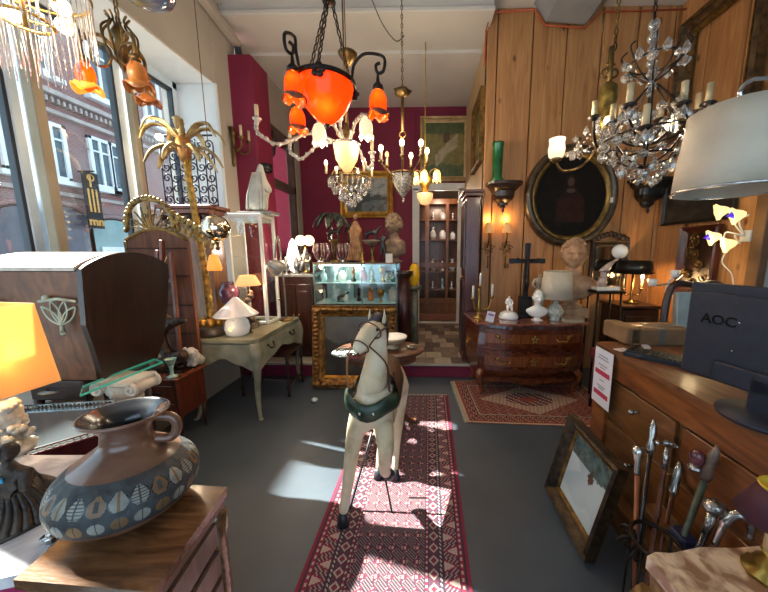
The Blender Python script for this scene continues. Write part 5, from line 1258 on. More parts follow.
c = Vector((pxr(389, 3.72), 3.72, zt)); tag(MB().box(c+Vector((0, 0, .055)), (.085, .012, .11)).build('price_card', mat('white_card', '#c8c0b2', '#d6cfc3', 5, .7)), 'blank-looking cream card on the right front edge of the vitrine top', 'card')
# silver things on sideboard
sx_ = lambda px: at(px, 270, Y=3.9).x
c = Vector((sx_(294), 3.9, 1.27)); root = thing('cone_lamp', 'bright white lit conical lamp on the marble of the dark cupboard', 'lamp', c); MB().solid([(.05, 0), (.06, .02), (.03, .04)], c, 16).build('base', SILVER, root); MB().solid([(.045, .04), (.07, .12), (.075, .25), (.04, .4), (.01, .45)], c, 20).build('lamp_shade', glow('bright_white_cone', '#ffffff', '#fff6ea', 1.3), root); bulb(c+Vector((0, -.2, .3)), 4, (1, .9, .78), .05, root)
c = Vector((sx_(308), 3.86, 1.27)); figure('silvered_figurine', 'dark silvered figurine of a seated person at the right end of the dark cupboard', 'figurine', c, .36, mat('dark_silver', '#3f3b37', '#8e8880', 16, .3, .8), 'sit', SILVER)
c = Vector((sx_(304), 3.98, 1.27)); root = thing('globe_lamp', 'lamp with two glowing white globes behind the silvered figurine', 'lamp', c)
MB().solid([(.05, 0), (.05, .015), (.012, .03), (.012, .35)], c, 14).build('stem', BRASS, root)
for s in (-1, 1):
    MB().ball(c+Vector((.055*s, 0, .43)), .07, 18).build('glass_globe', glow('lit_globe', '#fff0d6', '#ffdfb0', 1.1), root)
bulb(c+Vector((0, -.15, .43)), 5, parent=root)
for k, px in enumerate((285, 290, 300)):
    c = Vector((sx_(px), 3.80, 1.27)); root = thing('silver_ewer', 'small silver %s on the cupboard top %s' % (('ewer with spout', 'covered goblet', 'tall-necked jug')[k], ('at its left corner', 'in front of the conical lamp', 'beside the silvered figurine')[k]), 'jug', c, group='silver on the cupboard')
    MB().solid([(.03, 0), (.012, .03), (.04, .08), (.03, .13+.02*k), (.014, .17+.02*k), (.02, .2+.02*k)], c, 16).build('body', SILVER, root); MB().tube(bez([c+Vector((.03, 0, .08)), c+Vector((.06, 0, .13)), c+Vector((.018, 0, .18))], 6), .005, 6).build('handle', SILVER, root)
# gold framed painting leaning on the platform
W_, H_ = at(400, 392, Y=3.3).x-at(314, 392, Y=3.3).x-.06, .98
GP = [pm('old_canvas_dark', '#2a2926', '#3c3a34', 6), pm('old_canvas_grey', '#4b4b47', '#605e55', 6), pm('old_canvas_brown', '#38302a', '#4a4036', 6)]
painting('gilt_framed_painting', 'dark landscape in a heavy ornate gilt frame leaning on the platform behind the horse', Vector((-.80, 3.33, .475)), (0, -1, .12), W_, .94, .105, .07, mat('ornate_gilt', '#553818', '#a3743a', 22, .45, .5, .6), lambda u, v: (1 if v > .6+.15*fb(u, v, 4, 1) else (2 if fb(u, v, 6, 2) > .1 else 0)), GP, up=(0, .12, 1), orn=.05, liner=(.03, GOLD))
# columns and yellow glass at right of vitrine
c = Vector((at(404, 300, Y=3.85).x, 3.85, PLZ)); root = thing('pedestal_column', 'dark round wooden pedestal column right of the vitrine', 'pedestal', c)
MB().solid([(.12, 0), (.12, .05), (.09, .08)], c, 20).build('base', DARKW, root); MB().solid([(.085, .08), (.08, 1.05)], c, 24).build('shaft', wood('column_red', '#2c1210', '#451c17', 3), root); MB().solid([(.09, 1.05), (.11, 1.08), (.12, 1.1), (.12, 1.13)], c, 20).build('capital', DARKW, root)
c = Vector((at(413, 300, Y=4.0).x+.02, 4.0, PLZ)); root = thing('pedestal_column', 'slim green-grey marble column by the doorway carrying a yellow glass', 'pedestal', c)
MG = mat('green_marble', '#4c4c3c', '#77765f', 8, .3, distort=2)
MB().solid([(.1, 0), (.1, .04), (.07, .07)], c, 20).build('base', MG, root); MB().solid([(.055, .07), (.05, .86)], c, 24).build('shaft', MG, root); MB().solid([(.06, .86), (.09, .88), (.1, .9), (.1, .92)], c, 20).build('capital', MG, root)
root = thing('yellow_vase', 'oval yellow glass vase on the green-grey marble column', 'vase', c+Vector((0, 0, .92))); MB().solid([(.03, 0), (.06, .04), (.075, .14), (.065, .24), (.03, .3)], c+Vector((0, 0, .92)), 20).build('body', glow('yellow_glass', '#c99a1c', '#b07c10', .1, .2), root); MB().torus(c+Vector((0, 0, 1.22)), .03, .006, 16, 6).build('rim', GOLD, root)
c = at(402, 245, Y=3.85)
# tall cabinet with cornice next to pine wall
xa, xb, ya, yb = .49, .65, 3.67, 4.05; z1 = 2.27
root = thing('tall_cabinet', 'tall narrow mahogany cabinet with cornice at the end of the pine wall', 'cabinet', ((xa+xb)/2, 3.8, PLZ))
b = MB(); b.box(((xa+xb)/2, (ya+yb)/2, (PLZ+.05+z1-.08)/2), (xb-xa, yb-ya, z1-PLZ-.13)); b.build('body', MAHOG, root)
b = MB(); b.box(((xa+xb)/2, (ya+yb)/2, z1-.05), (xb-xa+.04, yb-ya+.04, .04)); b.box(((xa+xb)/2, (ya+yb)/2, z1-.015), (xb-xa+.08, yb-ya+.08, .03)); b.build('cornice', MAHOG, root); MB().box(((xa+xb)/2, (ya+yb)/2, PLZ+.03), (xb-xa+.02, yb-ya+.02, .06)).build('plinth', MAHOG, root)
b = MB(); b.box((xa-.01, (ya+yb)/2, 1.75), (.02, yb-ya-.06, .8)); b.box((xa-.01, (ya+yb)/2, .75), (.02, yb-ya-.06, .9)); d = b.build('door', DARKW, root); MB().ball((xa-.03, ya+.06, 1.25), .015, 8).build('knob', BRASS, d)
# glazed bookcase in the room beyond
xa, xb = at(419, 250, Y=6.6).x-.1, at(470, 250, Y=6.6).x+.1; z0, z1 = PLZ, at(440, 199, Y=6.6).z
root = thing('glazed_bookcase', 'oak glazed display bookcase with china in the room beyond the doorway', 'bookcase', ((xa+xb)/2, 6.8, PLZ))
b = MB(); b.box(((xa+xb)/2, 6.98, (z0+z1)/2), (xb-xa, .03, z1-z0)); b.box((xa+.02, 6.8, (z0+z1)/2), (.04, .38, z1-z0)); b.box((xb-.02, 6.8, (z0+z1)/2), (.04, .38, z1-z0)); b.box(((xa+xb)/2, 6.8, z1-.02), (xb-xa+.06, .42, .05)); b.box(((xa+xb)/2, 6.8, z0+.12), (xb-xa, .38, .24)); b.build('body', OAK, root)
nz_ = [z0+.45, z0+.95, z0+1.35, z0+1.8, z0+2.25]
zz_ = [at(440, q, Y=6.6).z for q in (290, 272, 240, 220)]
for z in zz_: MB().box(((xa+xb)/2, 6.8, z), (xb-xa-.06, .33, .022)).build('shelf', OAK, root)
d = MB(); xs = [at(q, 250, Y=6.6).x for q in (427, 447, 466)]
zm = at(440, 265, Y=6.6).z
for x in xs: d.box((x, 6.6, (z0+z1)/2), (.09 if x == xs[0] else .06, .025, z1-z0))
for z in (zm, z1-.05, z0+.3): d.box(((xa+xb)/2, 6.6, z), (xb-xa, .026, .11))
for z in zz_: d.box(((xa+xb)/2, 6.6, z), (xb-xa, .018, .025))
d.build('glazed_door', OAK, root)
random.seed(4)
for zi, z in enumerate(zz_):
    for i in range(4):
        x = xs[0]+.13+(xs[2]-xs[0]-.2)*i/3; h = random.uniform(.16, .3)
        trinket(random.choice((1, 2, 3)) if zi else 2, random.choice((0, 7, 0, 1)), Vector((x, 6.76, z+.011)), h, 'pale china piece %s on the %s shelf of the oak bookcase' % (('at the left', 'second from the left', 'second from the right', 'at the right')[i], ('lowest', 'second', 'third', 'top')[zi]), 'china in the oak bookcase')
bulb((.3, 6.1, 2.6), 14, (1, .8, .6), .1)  # unseen light added for the room beyond, no fixture modelled

# ------------------------------------------------ pedestal table behind the horse
tc_ = Vector((-.28, 2.36, 0)); TZ = .75
tc_ = (at(334, 352, Z=TZ)+at(424, 352, Z=TZ))*.5; tc_.z = 0; tr_ = (at(424, 352, Z=TZ)-at(334, 352, Z=TZ)).length/2
tc_.y += .10
root = thing('pedestal_table', 'oval mahogany pedestal table with tripod foot standing behind the horse', 'table', tc_)
TW = wood('table_walnut', '#402316', '#6f4329', 3, .4, stretch=(2, 8, 8), coat=.1)
MB().solid([(tr_*.94, -.035), (tr_*.96, -.03), (tr_, -.015), (tr_, -.004), (tr_*.985, 0)], tc_+Vector((0, 0, TZ)), 48, sy=.62).build('table_top', TW, root)
MB().solid([(tr_*.82, -.1), (tr_*.82, -.035)], tc_+Vector((0, 0, TZ)), 40, sy=.6).build('apron', TW, root)
MB().solid([(.09, .64), (.05, .6), (.045, .5), (.07, .44), (.05, .38), (.04, .3), (.065, .24), (.08, .2), (.06, .17)][::-1], tc_, 20).build('column', TW, root)
for k in range(3):
    a_ = 2*PI*k/3+.5; d = Vector((math.cos(a_), math.sin(a_)*.8, 0)); l = MB(); l.tube(bez([tc_+d*.03+Vector((0, 0, .24)), tc_+d*.14+Vector((0, 0, .19)), tc_+d*.24+Vector((0, 0, .06)), tc_+d*.31+Vector((0, 0, .022))], 6), [.036, .022], 10); l.ball(tc_+d*.32+Vector((0, 0, .024)), (.03, .03, .023), 8); l.build('leg', TW, root)
c = at(392, 350, Z=TZ); c.z = TZ; c.y += .06
root = thing('compote_bowl', 'white glazed footed bowl with tan outside on the pedestal table', 'bowl', c)
CT = mat('tan_glaze', '#9d8b70', '#b7a68a', 8, .4)
MB().solid([(.05, 0), (.055, .008), (.025, .02), (.028, .035)], c, 24).build('foot', CT, root)
MB().lathe([(.028, .035), (.09, .055), (.118, .085), (.122, .1), (.118, .1), (.085, .062), (.0, .045)], c, 36, mfun=lambda i, k: 0 if i < 3 else 1).build('bowl', [CT, CERAM], root)
c = at(346, 354, Z=TZ); c.z = TZ
root = thing('silver_tray', 'round silvery tray overlapping the left edge of the pedestal table', 'tray', c)
MB().lathe([(0, .006), (.08, .006), (.11, .014), (.113, .018), (.108, .018), (.08, .01), (0, .01)], c, 36).build('dish', SILVER, root); MB().torus(c+Vector((0, 0, .017)), .11, .004, 36, 6).build('rim', SILVER, root)
p = at(412, 348, Z=TZ); root = thing('small_dish', 'small silver dish right of the white bowl on the pedestal table', 'dish', p); MB().lathe([(0, .004), (.03, .004), (.045, .014), (.042, .014), (.02, .006), (0, .006)], p, 20).build('dish', SILVER, root); MB().torus(p+Vector((0, 0, .014)), .044, .002, 20, 5).build('rim', SILVER, root)
p = at(255, 392, Z=0); p = at(316, 392, Z=0)
p = at(314, 402, Z=0); root = thing('tissue', 'small pale crumpled paper on the grey floor by the gilt-framed painting', 'paper', p); MB().ball(p+Vector((0, 0, .022)), (.035, .03, .022), 10, f=lambda d: 1+.3*math.sin(7*d.x)*math.cos(6*d.y)).build('wad', mat('pale_paper', '#9fb0b4', '#b3c3c6', 10, .8), root)
# ================================================================== commode and what stands on it
CM = wood('commode_marquetry', '#3a150b', '#6f3418', 4, .25, stretch=(3, 6, 6), coat=.6); CM2 = wood('commode_banding', '#5f2c14', '#8b4c26', 4, .25, coat=.6)
cx0, cx1, cyf, cyb, ch = .565, 1.68, 3.10, 3.61, .82
root = thing('commode', 'bombe marquetry commode with red marble top and gilt mounts against the pine wall', 'chest of drawers', ((cx0+cx1)/2, 3.35, 0))
def comm(off, bul):
    pts = [(cx0-.06-off, cyb), (cx0-.01-off, cyf+.12), (cx0-off, cyf-off)]; n = 16
    for i in range(1, n): t = i/n; pts.append((cx0+(cx1-cx0)*t, cyf-off-bul*math.sin(PI*t)**1.5+.012*math.cos(4*PI*t)-.012))
    return pts+[(cx1+off, cyf-off), (cx1+.01+off, cyf+.12), (cx1+.06+off, cyb)]
def loft(rings, name, m, par, flip=False):
    n = len(rings[0]); vs = sum(rings, []); fs = [tuple(range(n-1, -1, -1)), tuple(range((len(rings)-1)*n, len(rings)*n))]
    for i in range(len(rings)-1):
        for k in range(n): fs.append((i*n+k, i*n+(k+1) % n, (i+1)*n+(k+1) % n, (i+1)*n+k))
    b = MB(); b.add(vs, fs, 0, False); return b.build(name, m, par)
loft([[(x, y, z) for x, y in comm(o, .05+.0)] for o, z in ((.0, ch-.03), (.035, ch-.022), (.035, ch-.008), (.025, ch))], 'marble_top', mat('red_marble', '#5d2f22', '#8a5240', 9, .18, distort=2, coat=.6), root)
loft([[(x, y, z) for x, y in comm(o, bl)] for o, bl, z in ((-.02, .03, .20), (-.01, .045, .30), (.005, .07, .45), (.0, .075, .58), (-.015, .05, .70), (-.02, .03, ch-.031))], 'body', CM, root)
for k, (z, h) in enumerate(((.66, .20), (.42, .22))):
    d = MB(); n = 20; vs = []; fs = []
    for j in range(5):
        zz = z-h/2+h*j/4
        bl = .065 if k == 0 else .07
        for i in range(n+1): t = .06+.88*i/n; vs.append((cx0+(cx1-cx0)*t, cyf-(bl+.004*(j in (1, 2, 3)))*math.sin(PI*t)**1.5+.012*math.cos(4*PI*t)-.033, zz))
    for j in range(4):
        for i in range(n): fs.append((j*(n+1)+i, j*(n+1)+i+1, (j+1)*(n+1)+i+1, (j+1)*(n+1)+i))
    d.add(vs, fs, lambda q: 1 if q < n or q >= 3*n else 0, False)
    # end faces back to the body
    dr = d.build('drawer', [CM2, CM], root)
    for t in (.24, .76):
        c = Vector((cx0+(cx1-cx0)*t, cyf-.065*math.sin(PI*t)**1.5-.05, z)); h_ = MB()
        h_.tube(bez([c+Vector((-.07, .01, .02)), c+Vector((-.04, -.015, -.02)), c+Vector((0, -.02, -.012)), c+Vector((.04, -.015, -.02)), c+Vector((.07, .01, .02))], 6), .006, 6)
        for s in (-1, 1): h_.ball(c+Vector((.07*s, .01, .02)), (.018, .01, .022), 8); h_.tube(spiral(c+Vector((.095*s, .01, .035)), .018, .004, 0, 7*s, (1, 0, 0), (0, 0, 1), 14), .004, 5)
        h_.build('handle', BRASS, dr)
    c = Vector(((cx0+cx1)/2, cyf-.118, z-.0)); e = MB(); e.torus(c, .016, .005, 14, 6, T=Matrix.Rotation(PI/2, 4, 'X'))
    for q in range(5): a_ = 2*PI*q/5+PI/2; e.ball(c+Vector((.026*math.cos(a_), 0, .034*math.sin(a_))), (.01, .006, .014), 8)
    e.build('escutcheon', BRASS, dr)
for lx, ly, ox, oy in ((cx0+.05, cyf+.03, -1, -1), (cx1-.05, cyf+.03, 1, -1), (cx0+.03, cyb-.06, -1, 1), (cx1-.03, cyb-.06, 1, 1)):
    l = MB(); cab_leg(l, (lx, ly, .28), (lx, ly, 0), .045, .018, ox, oy); l.build('leg', CM2, root)
b = MB(); P = [(cx0+.06+(cx1-cx0-.12)*i/24, cyf-.03-.03*math.sin(PI*i/24), .20-.035*math.sin(PI*i/24)**6+.0) for i in range(25)]
vs = []
for (x, y, z) in P: vs += [(x, y, .23), (x, y, z-.03+.02*abs(math.cos(PI*(x-cx0)*3)))]
b.add(vs, [(2*i, 2*i+1, 2*i+3, 2*i+2) for i in range(24)], 0, False); b.add([(x, y+.02, z) for x, y, z in vs], [(2*i, 2*i+2, 2*i+3, 2*i+1) for i in range(24)], 0, False); b.build('shaped_apron', CM, root)
b = MB(); c = Vector((cx0-.05, cyf+.25, .55)); b.tube(bez([c+Vector((0, -.06, .04)), c+Vector((-.03, 0, -.03)), c+Vector((0, .06, .04))], 6), .007, 6); b.build('side_handle', BRASS, root)
def on(px, Y, Z=ch): q = at(px, 300, Y=Y); return Vector((q.x, Y, Z))
# candelabrum
c = on(479, 3.32); root = thing('candelabrum', 'brass three-light candelabrum with white candles at the left end of the commode', 'candlestick', c)
b = MB(); b.solid([(.06, 0), (.065, .01), (.02, .03), (.018, .08), (.03, .11), (.012, .15), (.015, .3), (.022, .33)], c, 16); b.build('stem', BRASS, root)
tops = [c+Vector((-.07, -.02, .22)), c+Vector((.01, 0, .36)), c+Vector((.14, -.02, .24))]
b = MB(); q = tops[1]; b.solid([(.01, -.02), (.026, 0), (.02, .012)], q, 12); b.build('drip_pan', BRASS, root)
for q in (tops[0], tops[2]): b = MB(); b.tube(bez([c+Vector((0, 0, .12)), Vector(((c.x*.35+q.x*.65), c.y-.02, c.z+.1)), q], 7), .008, 6); b.solid([(.01, -.02), (.026, 0), (.02, .012)], q, 12); b.build('arm', BRASS, root)
for q in tops: MB().solid([(.013, 0), (.012, .14), (.004, .145)], q, 10).build('candle', mat('white_candle', '#d8d2c4', None, rough=.5), root)
c = on(491, 3.12); root = thing('price_card', 'small white folded price card leaning at the foot of the brass candelabrum', 'card', c)
b = MB(); b.box(c+Vector((0, 0, .055)), (.085, .004, .11), (-.25, .25, 0)); b.build('card', mat('white_card2', '#d5cdd0', None, rough=.6), root); MB().box(c+Vector((.006, -.006, .075)), (.06, .003, .02), (-.25, .25, 0)).build('printed_stripe', mat('violet_print', '#8c5c98', None, rough=.6), root)
c = on(509, 3.3); figure('porcelain_group', 'white biscuit porcelain seated figure on a white mound base, left of the crucifix', 'figurine', c+Vector((0, 0, .07)), .2, CERAM, 'sit', None)
r_ = bpy.data.objects['porcelain_group']; MB().solid([(.105, 0), (.11, .02), (.09, .06), (.05, .08)], c, 24).build('base', CERAM, r_)
# crucifix
c = on(525, 3.35); root = thing('crucifix', 'tall black wooden crucifix on a block foot standing on the commode', 'crucifix', c)
b = MB(); b.box(c+Vector((0, 0, .12)), (.13, .1, .24)); b.box(c+Vector((0, 0, .02)), (.15, .12, .04)); b.build('base', BLACK, root)
b = MB(); tz = at(527, 246, Y=3.35).z-ch; b.box(c+Vector((0, 0, (tz+.2)/2)), (.055, .035, tz-.2)); zc = at(527, 261, Y=3.35).z; b.box((c.x, c.y, zc), (.33, .035, .05))
for q in (c+Vector((0, 0, tz+.005)), Vector((c.x-.165, c.y, zc)), Vector((c.x+.165, c.y, zc))): b.box(q, (.06, .04, .055))
b.build('cross', BLACK, root)
q = Vector((c.x, c.y-.035, zc))
skin('christ_figure', [q+Vector(v) for v in ((0, 0, -.17), (0, 0, -.06), (0, 0, -.01), (.01, -.008, .03), (-.06, 0, .005), (-.125, .005, .035), (.06, 0, .005), (.125, .005, .035), (-.012, -.02, -.25), (-.005, 0, -.34), (.012, -.02, -.25), (.005, 0, -.34))], [(0, 1), (1, 2), (2, 3), (2, 4), (4, 5), (2, 6), (6, 7), (0, 8), (8, 9), (0, 10), (10, 11)], [.022, .02, .014, .02, .009, .006, .009, .006, .012, .007, .012, .007], BRONZE, root, 2)
c = on(538, 3.48); figure('nude_statuette', 'pale alabaster standing nude statuette between the crucifix and the pleated lamp', 'figurine', c, .52, mat('alabaster', '#a89680', '#cbbca4', 12, .4, coat=.2), 'nude', PLAST)
c = on(538, 3.2); bust('small_bust', 'small white bust on the commode in front of the alabaster nude', c, .14, CERAM, curls=110)
# pleated lamp
c = on(556, 3.22); root = thing('table_lamp', 'lamp with cream pleated drum shade on a speckled white ceramic ball base, on the commode', 'lamp', c)
b = MB(); b.solid([(.055, 0), (.055, .01), (.04, .02), (.075, .06), (.085, .10), (.065, .15), (.03, .18), (.025, .22)], c, 28); b.build('base', mat('speckled_ceramic', '#8d9a8c', '#d2cdbd', 40, .25, coat=.4), root)
b = MB(); b.lathe([(.165, .24), (.135, .53), (.132, .53), (.162, .24), (.165, .24)], c, 144, ribs=48, ribd=.016); b.build('lamp_shade', mat('cream_pleat', '#b9ab92', '#cabda6', 8, .8), root); MB().tube([c+Vector((0, 0, .2)), c+Vector((0, 0, .5))], .006, 6).build('rod', BRASS, root)
b = MB(); b.torus(c+Vector((0, 0, .24)), .166, .004, 40, 6); b.torus(c+Vector((0, 0, .53)), .136, .004, 40, 6); b.build('shade_trim', mat('shade_trim', '#9f8f73', None, rough=.7), root)
c = on(583, 3.44); bust('terracotta_bust', 'large terracotta bust of a curly-haired youth at the right rear of the commode', c+Vector((-.14, 0, .0)), .335, mat('pale_terracotta', '#8a6448', '#bd9672', 9, .7, bump=.2), face=-.3, curls=260, spread=.95, lift=.11)
c = on(574, 3.14); root = thing('book', 'small cream closed book lying in front of the large bust', 'book', c); MB().box(c+Vector((0, 0, .018)), (.19, .1, .036), (0, 0, .05)).build('pages', mat('cream_pages', '#a89a80', '#b9ab92', 60, .8), root); b = MB(); b.box(c+Vector((0, 0, .038)), (.2, .11, .005), (0, 0, .05)); b.box(c+Vector((0, 0, .0025)), (.2, .11, .005), (0, 0, .05)); b.build('cover', mat('tan_cover', '#8d7c64', '#9c8a72', 6, .7), root)

# ================================================================== pine wall
YW = PYW-.0
def onw(px, py, Y=3.87): return at(px, py, Y=Y)
def bracket_shelf(name, label, c, w, d, h, nrm, m):
    """carved wall console: c = middle of the top's wall edge, nrm = direction out of the wall"""
    root = thing(name, label, 'bracket', c); n_ = Vector(nrm); s = Vector((-n_.y, n_.x, 0)); up = Vector((0, 0, 1))
    M = Matrix((s, n_, up)).transposed().to_4x4(); M.translation = Vector(c)
    n = 10; b = MB(); pts = [(-w/2, 0), (w/2, 0), (w/2*.97, d*.6)]+[(w/2*math.cos(PI*i/n)*.9, d*(.7+.3*math.sin(PI*i/n))) for i in range(n+1)]+[(-w/2*.97, d*.6)]
    b.prism(pts, .03, M, z0=-.03); b.build('shelf_top', m, root)
    b = MB(); rg = []
    for (f, z) in ((.9, -.03), (.8, -.07), (.62, -.10), (.6, -.16), (.5, -.2), (.3, -.23), (.28, -.26), (.12, -.29)):
        z = z*h/.3; rg.append([tuple(M @ Vector((x*f, y*f, z))) for x, y in pts])
    k = len(pts); vs = sum(rg, []); fs = [tuple(range(k)), tuple((len(rg)-1)*k+i for i in range(k-1, -1, -1))]
    for i in range(len(rg)-1):
        for j in range(k): fs.append((i*k+(j+1) % k, i*k+j, (i+1)*k+j, (i+1)*k+(j+1) % k))
    b.add(vs, fs, 0, False); b.solid([(0, -.36*h/.3), (.02, -.33*h/.3), (.012, -.3*h/.3), (.03, -.28*h/.3)], (0, 0, 0), 12, T=M @ Matrix.Translation((0, d*.2, 0))); b.build('carved_corbel', m, root)
    return root
c = onw(503, 184); bracket_shelf('wall_bracket', 'dark carved wooden bracket shelf with the green vase on the pine wall', c, .42, .22, .3, (0, -1, 0), wood('bracket_wood', '#231611', '#3b261b', 4))
g = c+Vector((-.1, -.11, 0)); root = thing('green_vase', 'tall cylindrical green glass vase on the carved bracket shelf', 'vase', g)
GG = mat('green_glaze', '#0e4a22', '#1b6b34', 6, .12, coat=.7); b = MB(); b.solid([(.075, 0), (.08, .02), (.06, .05), (.062, .4), (.07, .42), (.07, .44)], g, 28); b.build('body', GG, root); MB().lathe([(.07, .44), (.05, .44), (.05, .36)], g, 28).build('rim', mat('green_dark', '#08260f', None, rough=.3), root)
# small paired lit sconces under it
for k, (px, lab) in enumerate(((489, 'left of the two small shaded gilt wall sconces under the green vase bracket'), (507, 'right of the two small shaded gilt wall sconces under the green vase bracket'))):
    c = onw(px, 228, 3.82); root = thing('wall_sconce', lab, 'lamp', c, group=None)
    b = MB(); b.lathe([(.06, -.06), (.062, -.02), (.045, .04), (.02, .07), (0, .075)], c, 18); b.build('lamp_shade', glow('cream_glow_shade', '#b3986e', '#ff9c40', .25, .7), root)
    b = MB(); b.tube(bez([c+Vector((0, 0, -.05)), c+Vector((0, -.02, -.12)), c+Vector((0, .03, -.2)), c+Vector((0, .06, -.24))], 6), .009, 6)
    for q in range(6): a_ = 2*PI*q/6; b.tube(spiral(c+Vector((.05*math.cos(a_), 0, -.24+.05*math.sin(a_))), .03, .008, a_, a_+6, (1, 0, 0), (0, 0, 1), 12), .006, 5)
    b.build('gilt_mount', DKBRASS, root)
    b = MB(); 
    for q in range(4): b.ball(c+Vector((0, .01, -.36-.04*q)), (.012, .01, .02), 8)
    b.tube([c+Vector((0, .01, -.3)), c+Vector((0, .01, -.5))], .003, 5); b.build('pendant', DKBRASS, root)
    bulb(c+Vector((0, .03, .12)), 1.6, (1, .55, .18), .03, root)
# oval portrait
c = onw(570, 197); root = thing('oval_portrait', 'large oval dark portrait in a black and gold frame on the pine wall', 'painting', c)
rx, rz = 43.5/300*3.87, 47/300*3.87*1.0
T = Matrix.Translation(c) @ Matrix.Rotation(PI/2, 4, 'X')
def oval(name, prof, m, par):
    b = MB(); n = 72; vs = []; fs = []
    for (o, d) in prof:
        for k in range(n): a_ = 2*PI*k/n; vs.append((c.x+(rx-o)*math.cos(a_), c.y-d, c.z+(rz-o)*math.sin(a_)))
    for i in range(len(prof)-1):
        for k in range(n): fs.append((i*n+k, i*n+(k+1) % n, (i+1)*n+(k+1) % n, (i+1)*n+k))
    b.add(vs, fs); return b.build(name, m, par)
oval('outer_frame', [(0, -.02), (0, .04), (.02, .075), (.05, .085), (.075, .07), (.085, .05)], mat('ebonised_frame', '#241c13', '#4a3a25', 12, .35, coat=.3, bump=.2), root)
oval('gilt_liner', [(.083, .05), (.095, .062), (.115, .05), (.135, .03), (.14, .0)], mat('aged_gilt_liner', '#5f4a25', '#91753d', 14, .4, .6), root)
b = MB(); n = 120; vs = [(c.x, c.y-.015, c.z)]; fs = []; mi = []; R_ = 60
for j in range(1, R_+1):
    for k in range(n): a_ = 2*PI*k/n; vs.append((c.x+(rx-.135)*j/R_*math.cos(a_), c.y-.015, c.z+(rz-.135)*j/R_*math.sin(a_)))
def port(x, z):
    if (x/.038)**2+((z-.17)/.052)**2 < 1: return 1
    if (x/.06)**2+((z-.18)/.075)**2 < 1: return 2
    if abs(x) < .02+.55*(.14-z)**.8 if z < .14 else False:
        if (x/.05)**2+((z-.07)/.03)**2 < 1: return 1
        if -.02 > z > -.3 and abs(x) < .17: return 3 if abs(x-.3*z) > .03 or z > -.1 else 2
        if z > -.3 and abs(x) < .17: return 2
    return 0
for k in range(n): fs.append((0, 1+k, 1+(k+1) % n)); mi.append(0)
for j in range(1, R_):
    for k in range(n):
        q = (1+(j-1)*n+k, 1+(j-1)*n+(k+1) % n, 1+j*n+(k+1) % n, 1+j*n+k); fs.append(q); v = vs[q[0]]; mi.append(port(v[0]-c.x, v[2]-c.z))
b.add(vs, fs, lambda k: mi[k], False); b.build('canvas', [mat('portrait_black', '#0c0a09', '#15110f', 12, .75, spec=.2), pm('portrait_flesh', '#3a281c', '#4d3626'), mat('portrait_brown', '#1c120d', '#2a1a12', 8, .7, spec=.2), mat('portrait_rust', '#24120e', '#331a14', 8, .7, spec=.2)], root)
q = c+Vector((rx-.1, -.08, -.05)); MB().box(q, (.035, .004, .06)).build('paper_tag', mat('paper_tag', '#d8d4ca', None, rough=.8), root)
# carved mirror
c = onw(607, 266, 3.86); root = thing('carved_mirror', 'dark carved wooden mirror with leafy crest on the pine wall right of the big bust', 'mirror', c); M = wallM(c, (0, -1, 0))
DM = wood('dark_carved', '#241711', '#43301f', 5, .5); frame_mesh(.46, .62, .07, .05, T=M).build('frame', DM, root)
MB().box((0, 0, .01), (.36, .52, .01), T=M).build('mirror_glass', mat('old_mirror', '#5f574c', '#7d7365', 4, .08, .9), root)
b = MB()
for k in range(9): t = (k-4)/4; b.ball(M @ Vector((.2*t, .33+.07*(1-abs(t))**.8, .03)), (.035, .02, .035), 8)
b.tube(spiral(M @ Vector((-.15, .34, .03)), .05, .01, 0, 8, (1, 0, 0), (0, 0, 1)), .012, 6); b.tube(spiral(M @ Vector((.15, .34, .03)), .05, .01, PI, PI-8, (1, 0, 0), (0, 0, 1)), .012, 6); b.build('carved_crest', DM, root)
# black pedestal with marble globe-holder
c = Vector((at(604, 300, Y=3.25).x, 3.25, 0)); root = thing('plant_stand', 'slender black iron pedestal stand right of the commode', 'stand', c)
zt = at(612, 290, Y=3.25).z
b = MB(); b.box(c+Vector((0, 0, zt-.012)), (.3, .24, .024)); b.build('top', IRON, root)
for s in (-1, 1):
    for q in (-1, 1): MB().tube([c+Vector((.12*s, .09*q, zt-.02)), c+Vector((.13*s, .1*q, 0))], .012, 6).build('leg', IRON, root)
c2 = Vector((c.x, c.y, zt)); root = thing('globe_figure_lamp', 'pale pinkish marble figure leaning back and holding up a white globe, on the black stand', 'lamp', c2)
PK = mat('pink_marble', '#9c8578', '#c9b5a8', 14, .35, coat=.2); MB().box(c2+Vector((0, 0, .02)), (.24, .14, .04)).build('base', CERAM, root)
skin('body', [c2+Vector(v) for v in ((-.04, 0, .08), (-.03, 0, .16), (.0, 0, .24), (.03, 0, .28), (-.09, -.03, .06), (-.03, -.05, .05), (.05, -.01, .3), (.10, -.02, .34), (-.02, .0, .14), (-.08, 0, .2))], [(0, 1), (1, 2), (2, 3), (0, 4), (0, 5), (2, 6), (6, 7), (1, 8), (2, 9)], [.04, .035, .035, .026, .03, .03, .014, .012, .02, .012], PK, root, 2)
MB().ball(c2+Vector((.1, -.03, .41)), .075, 20).build('glass_globe', CERAM, root)
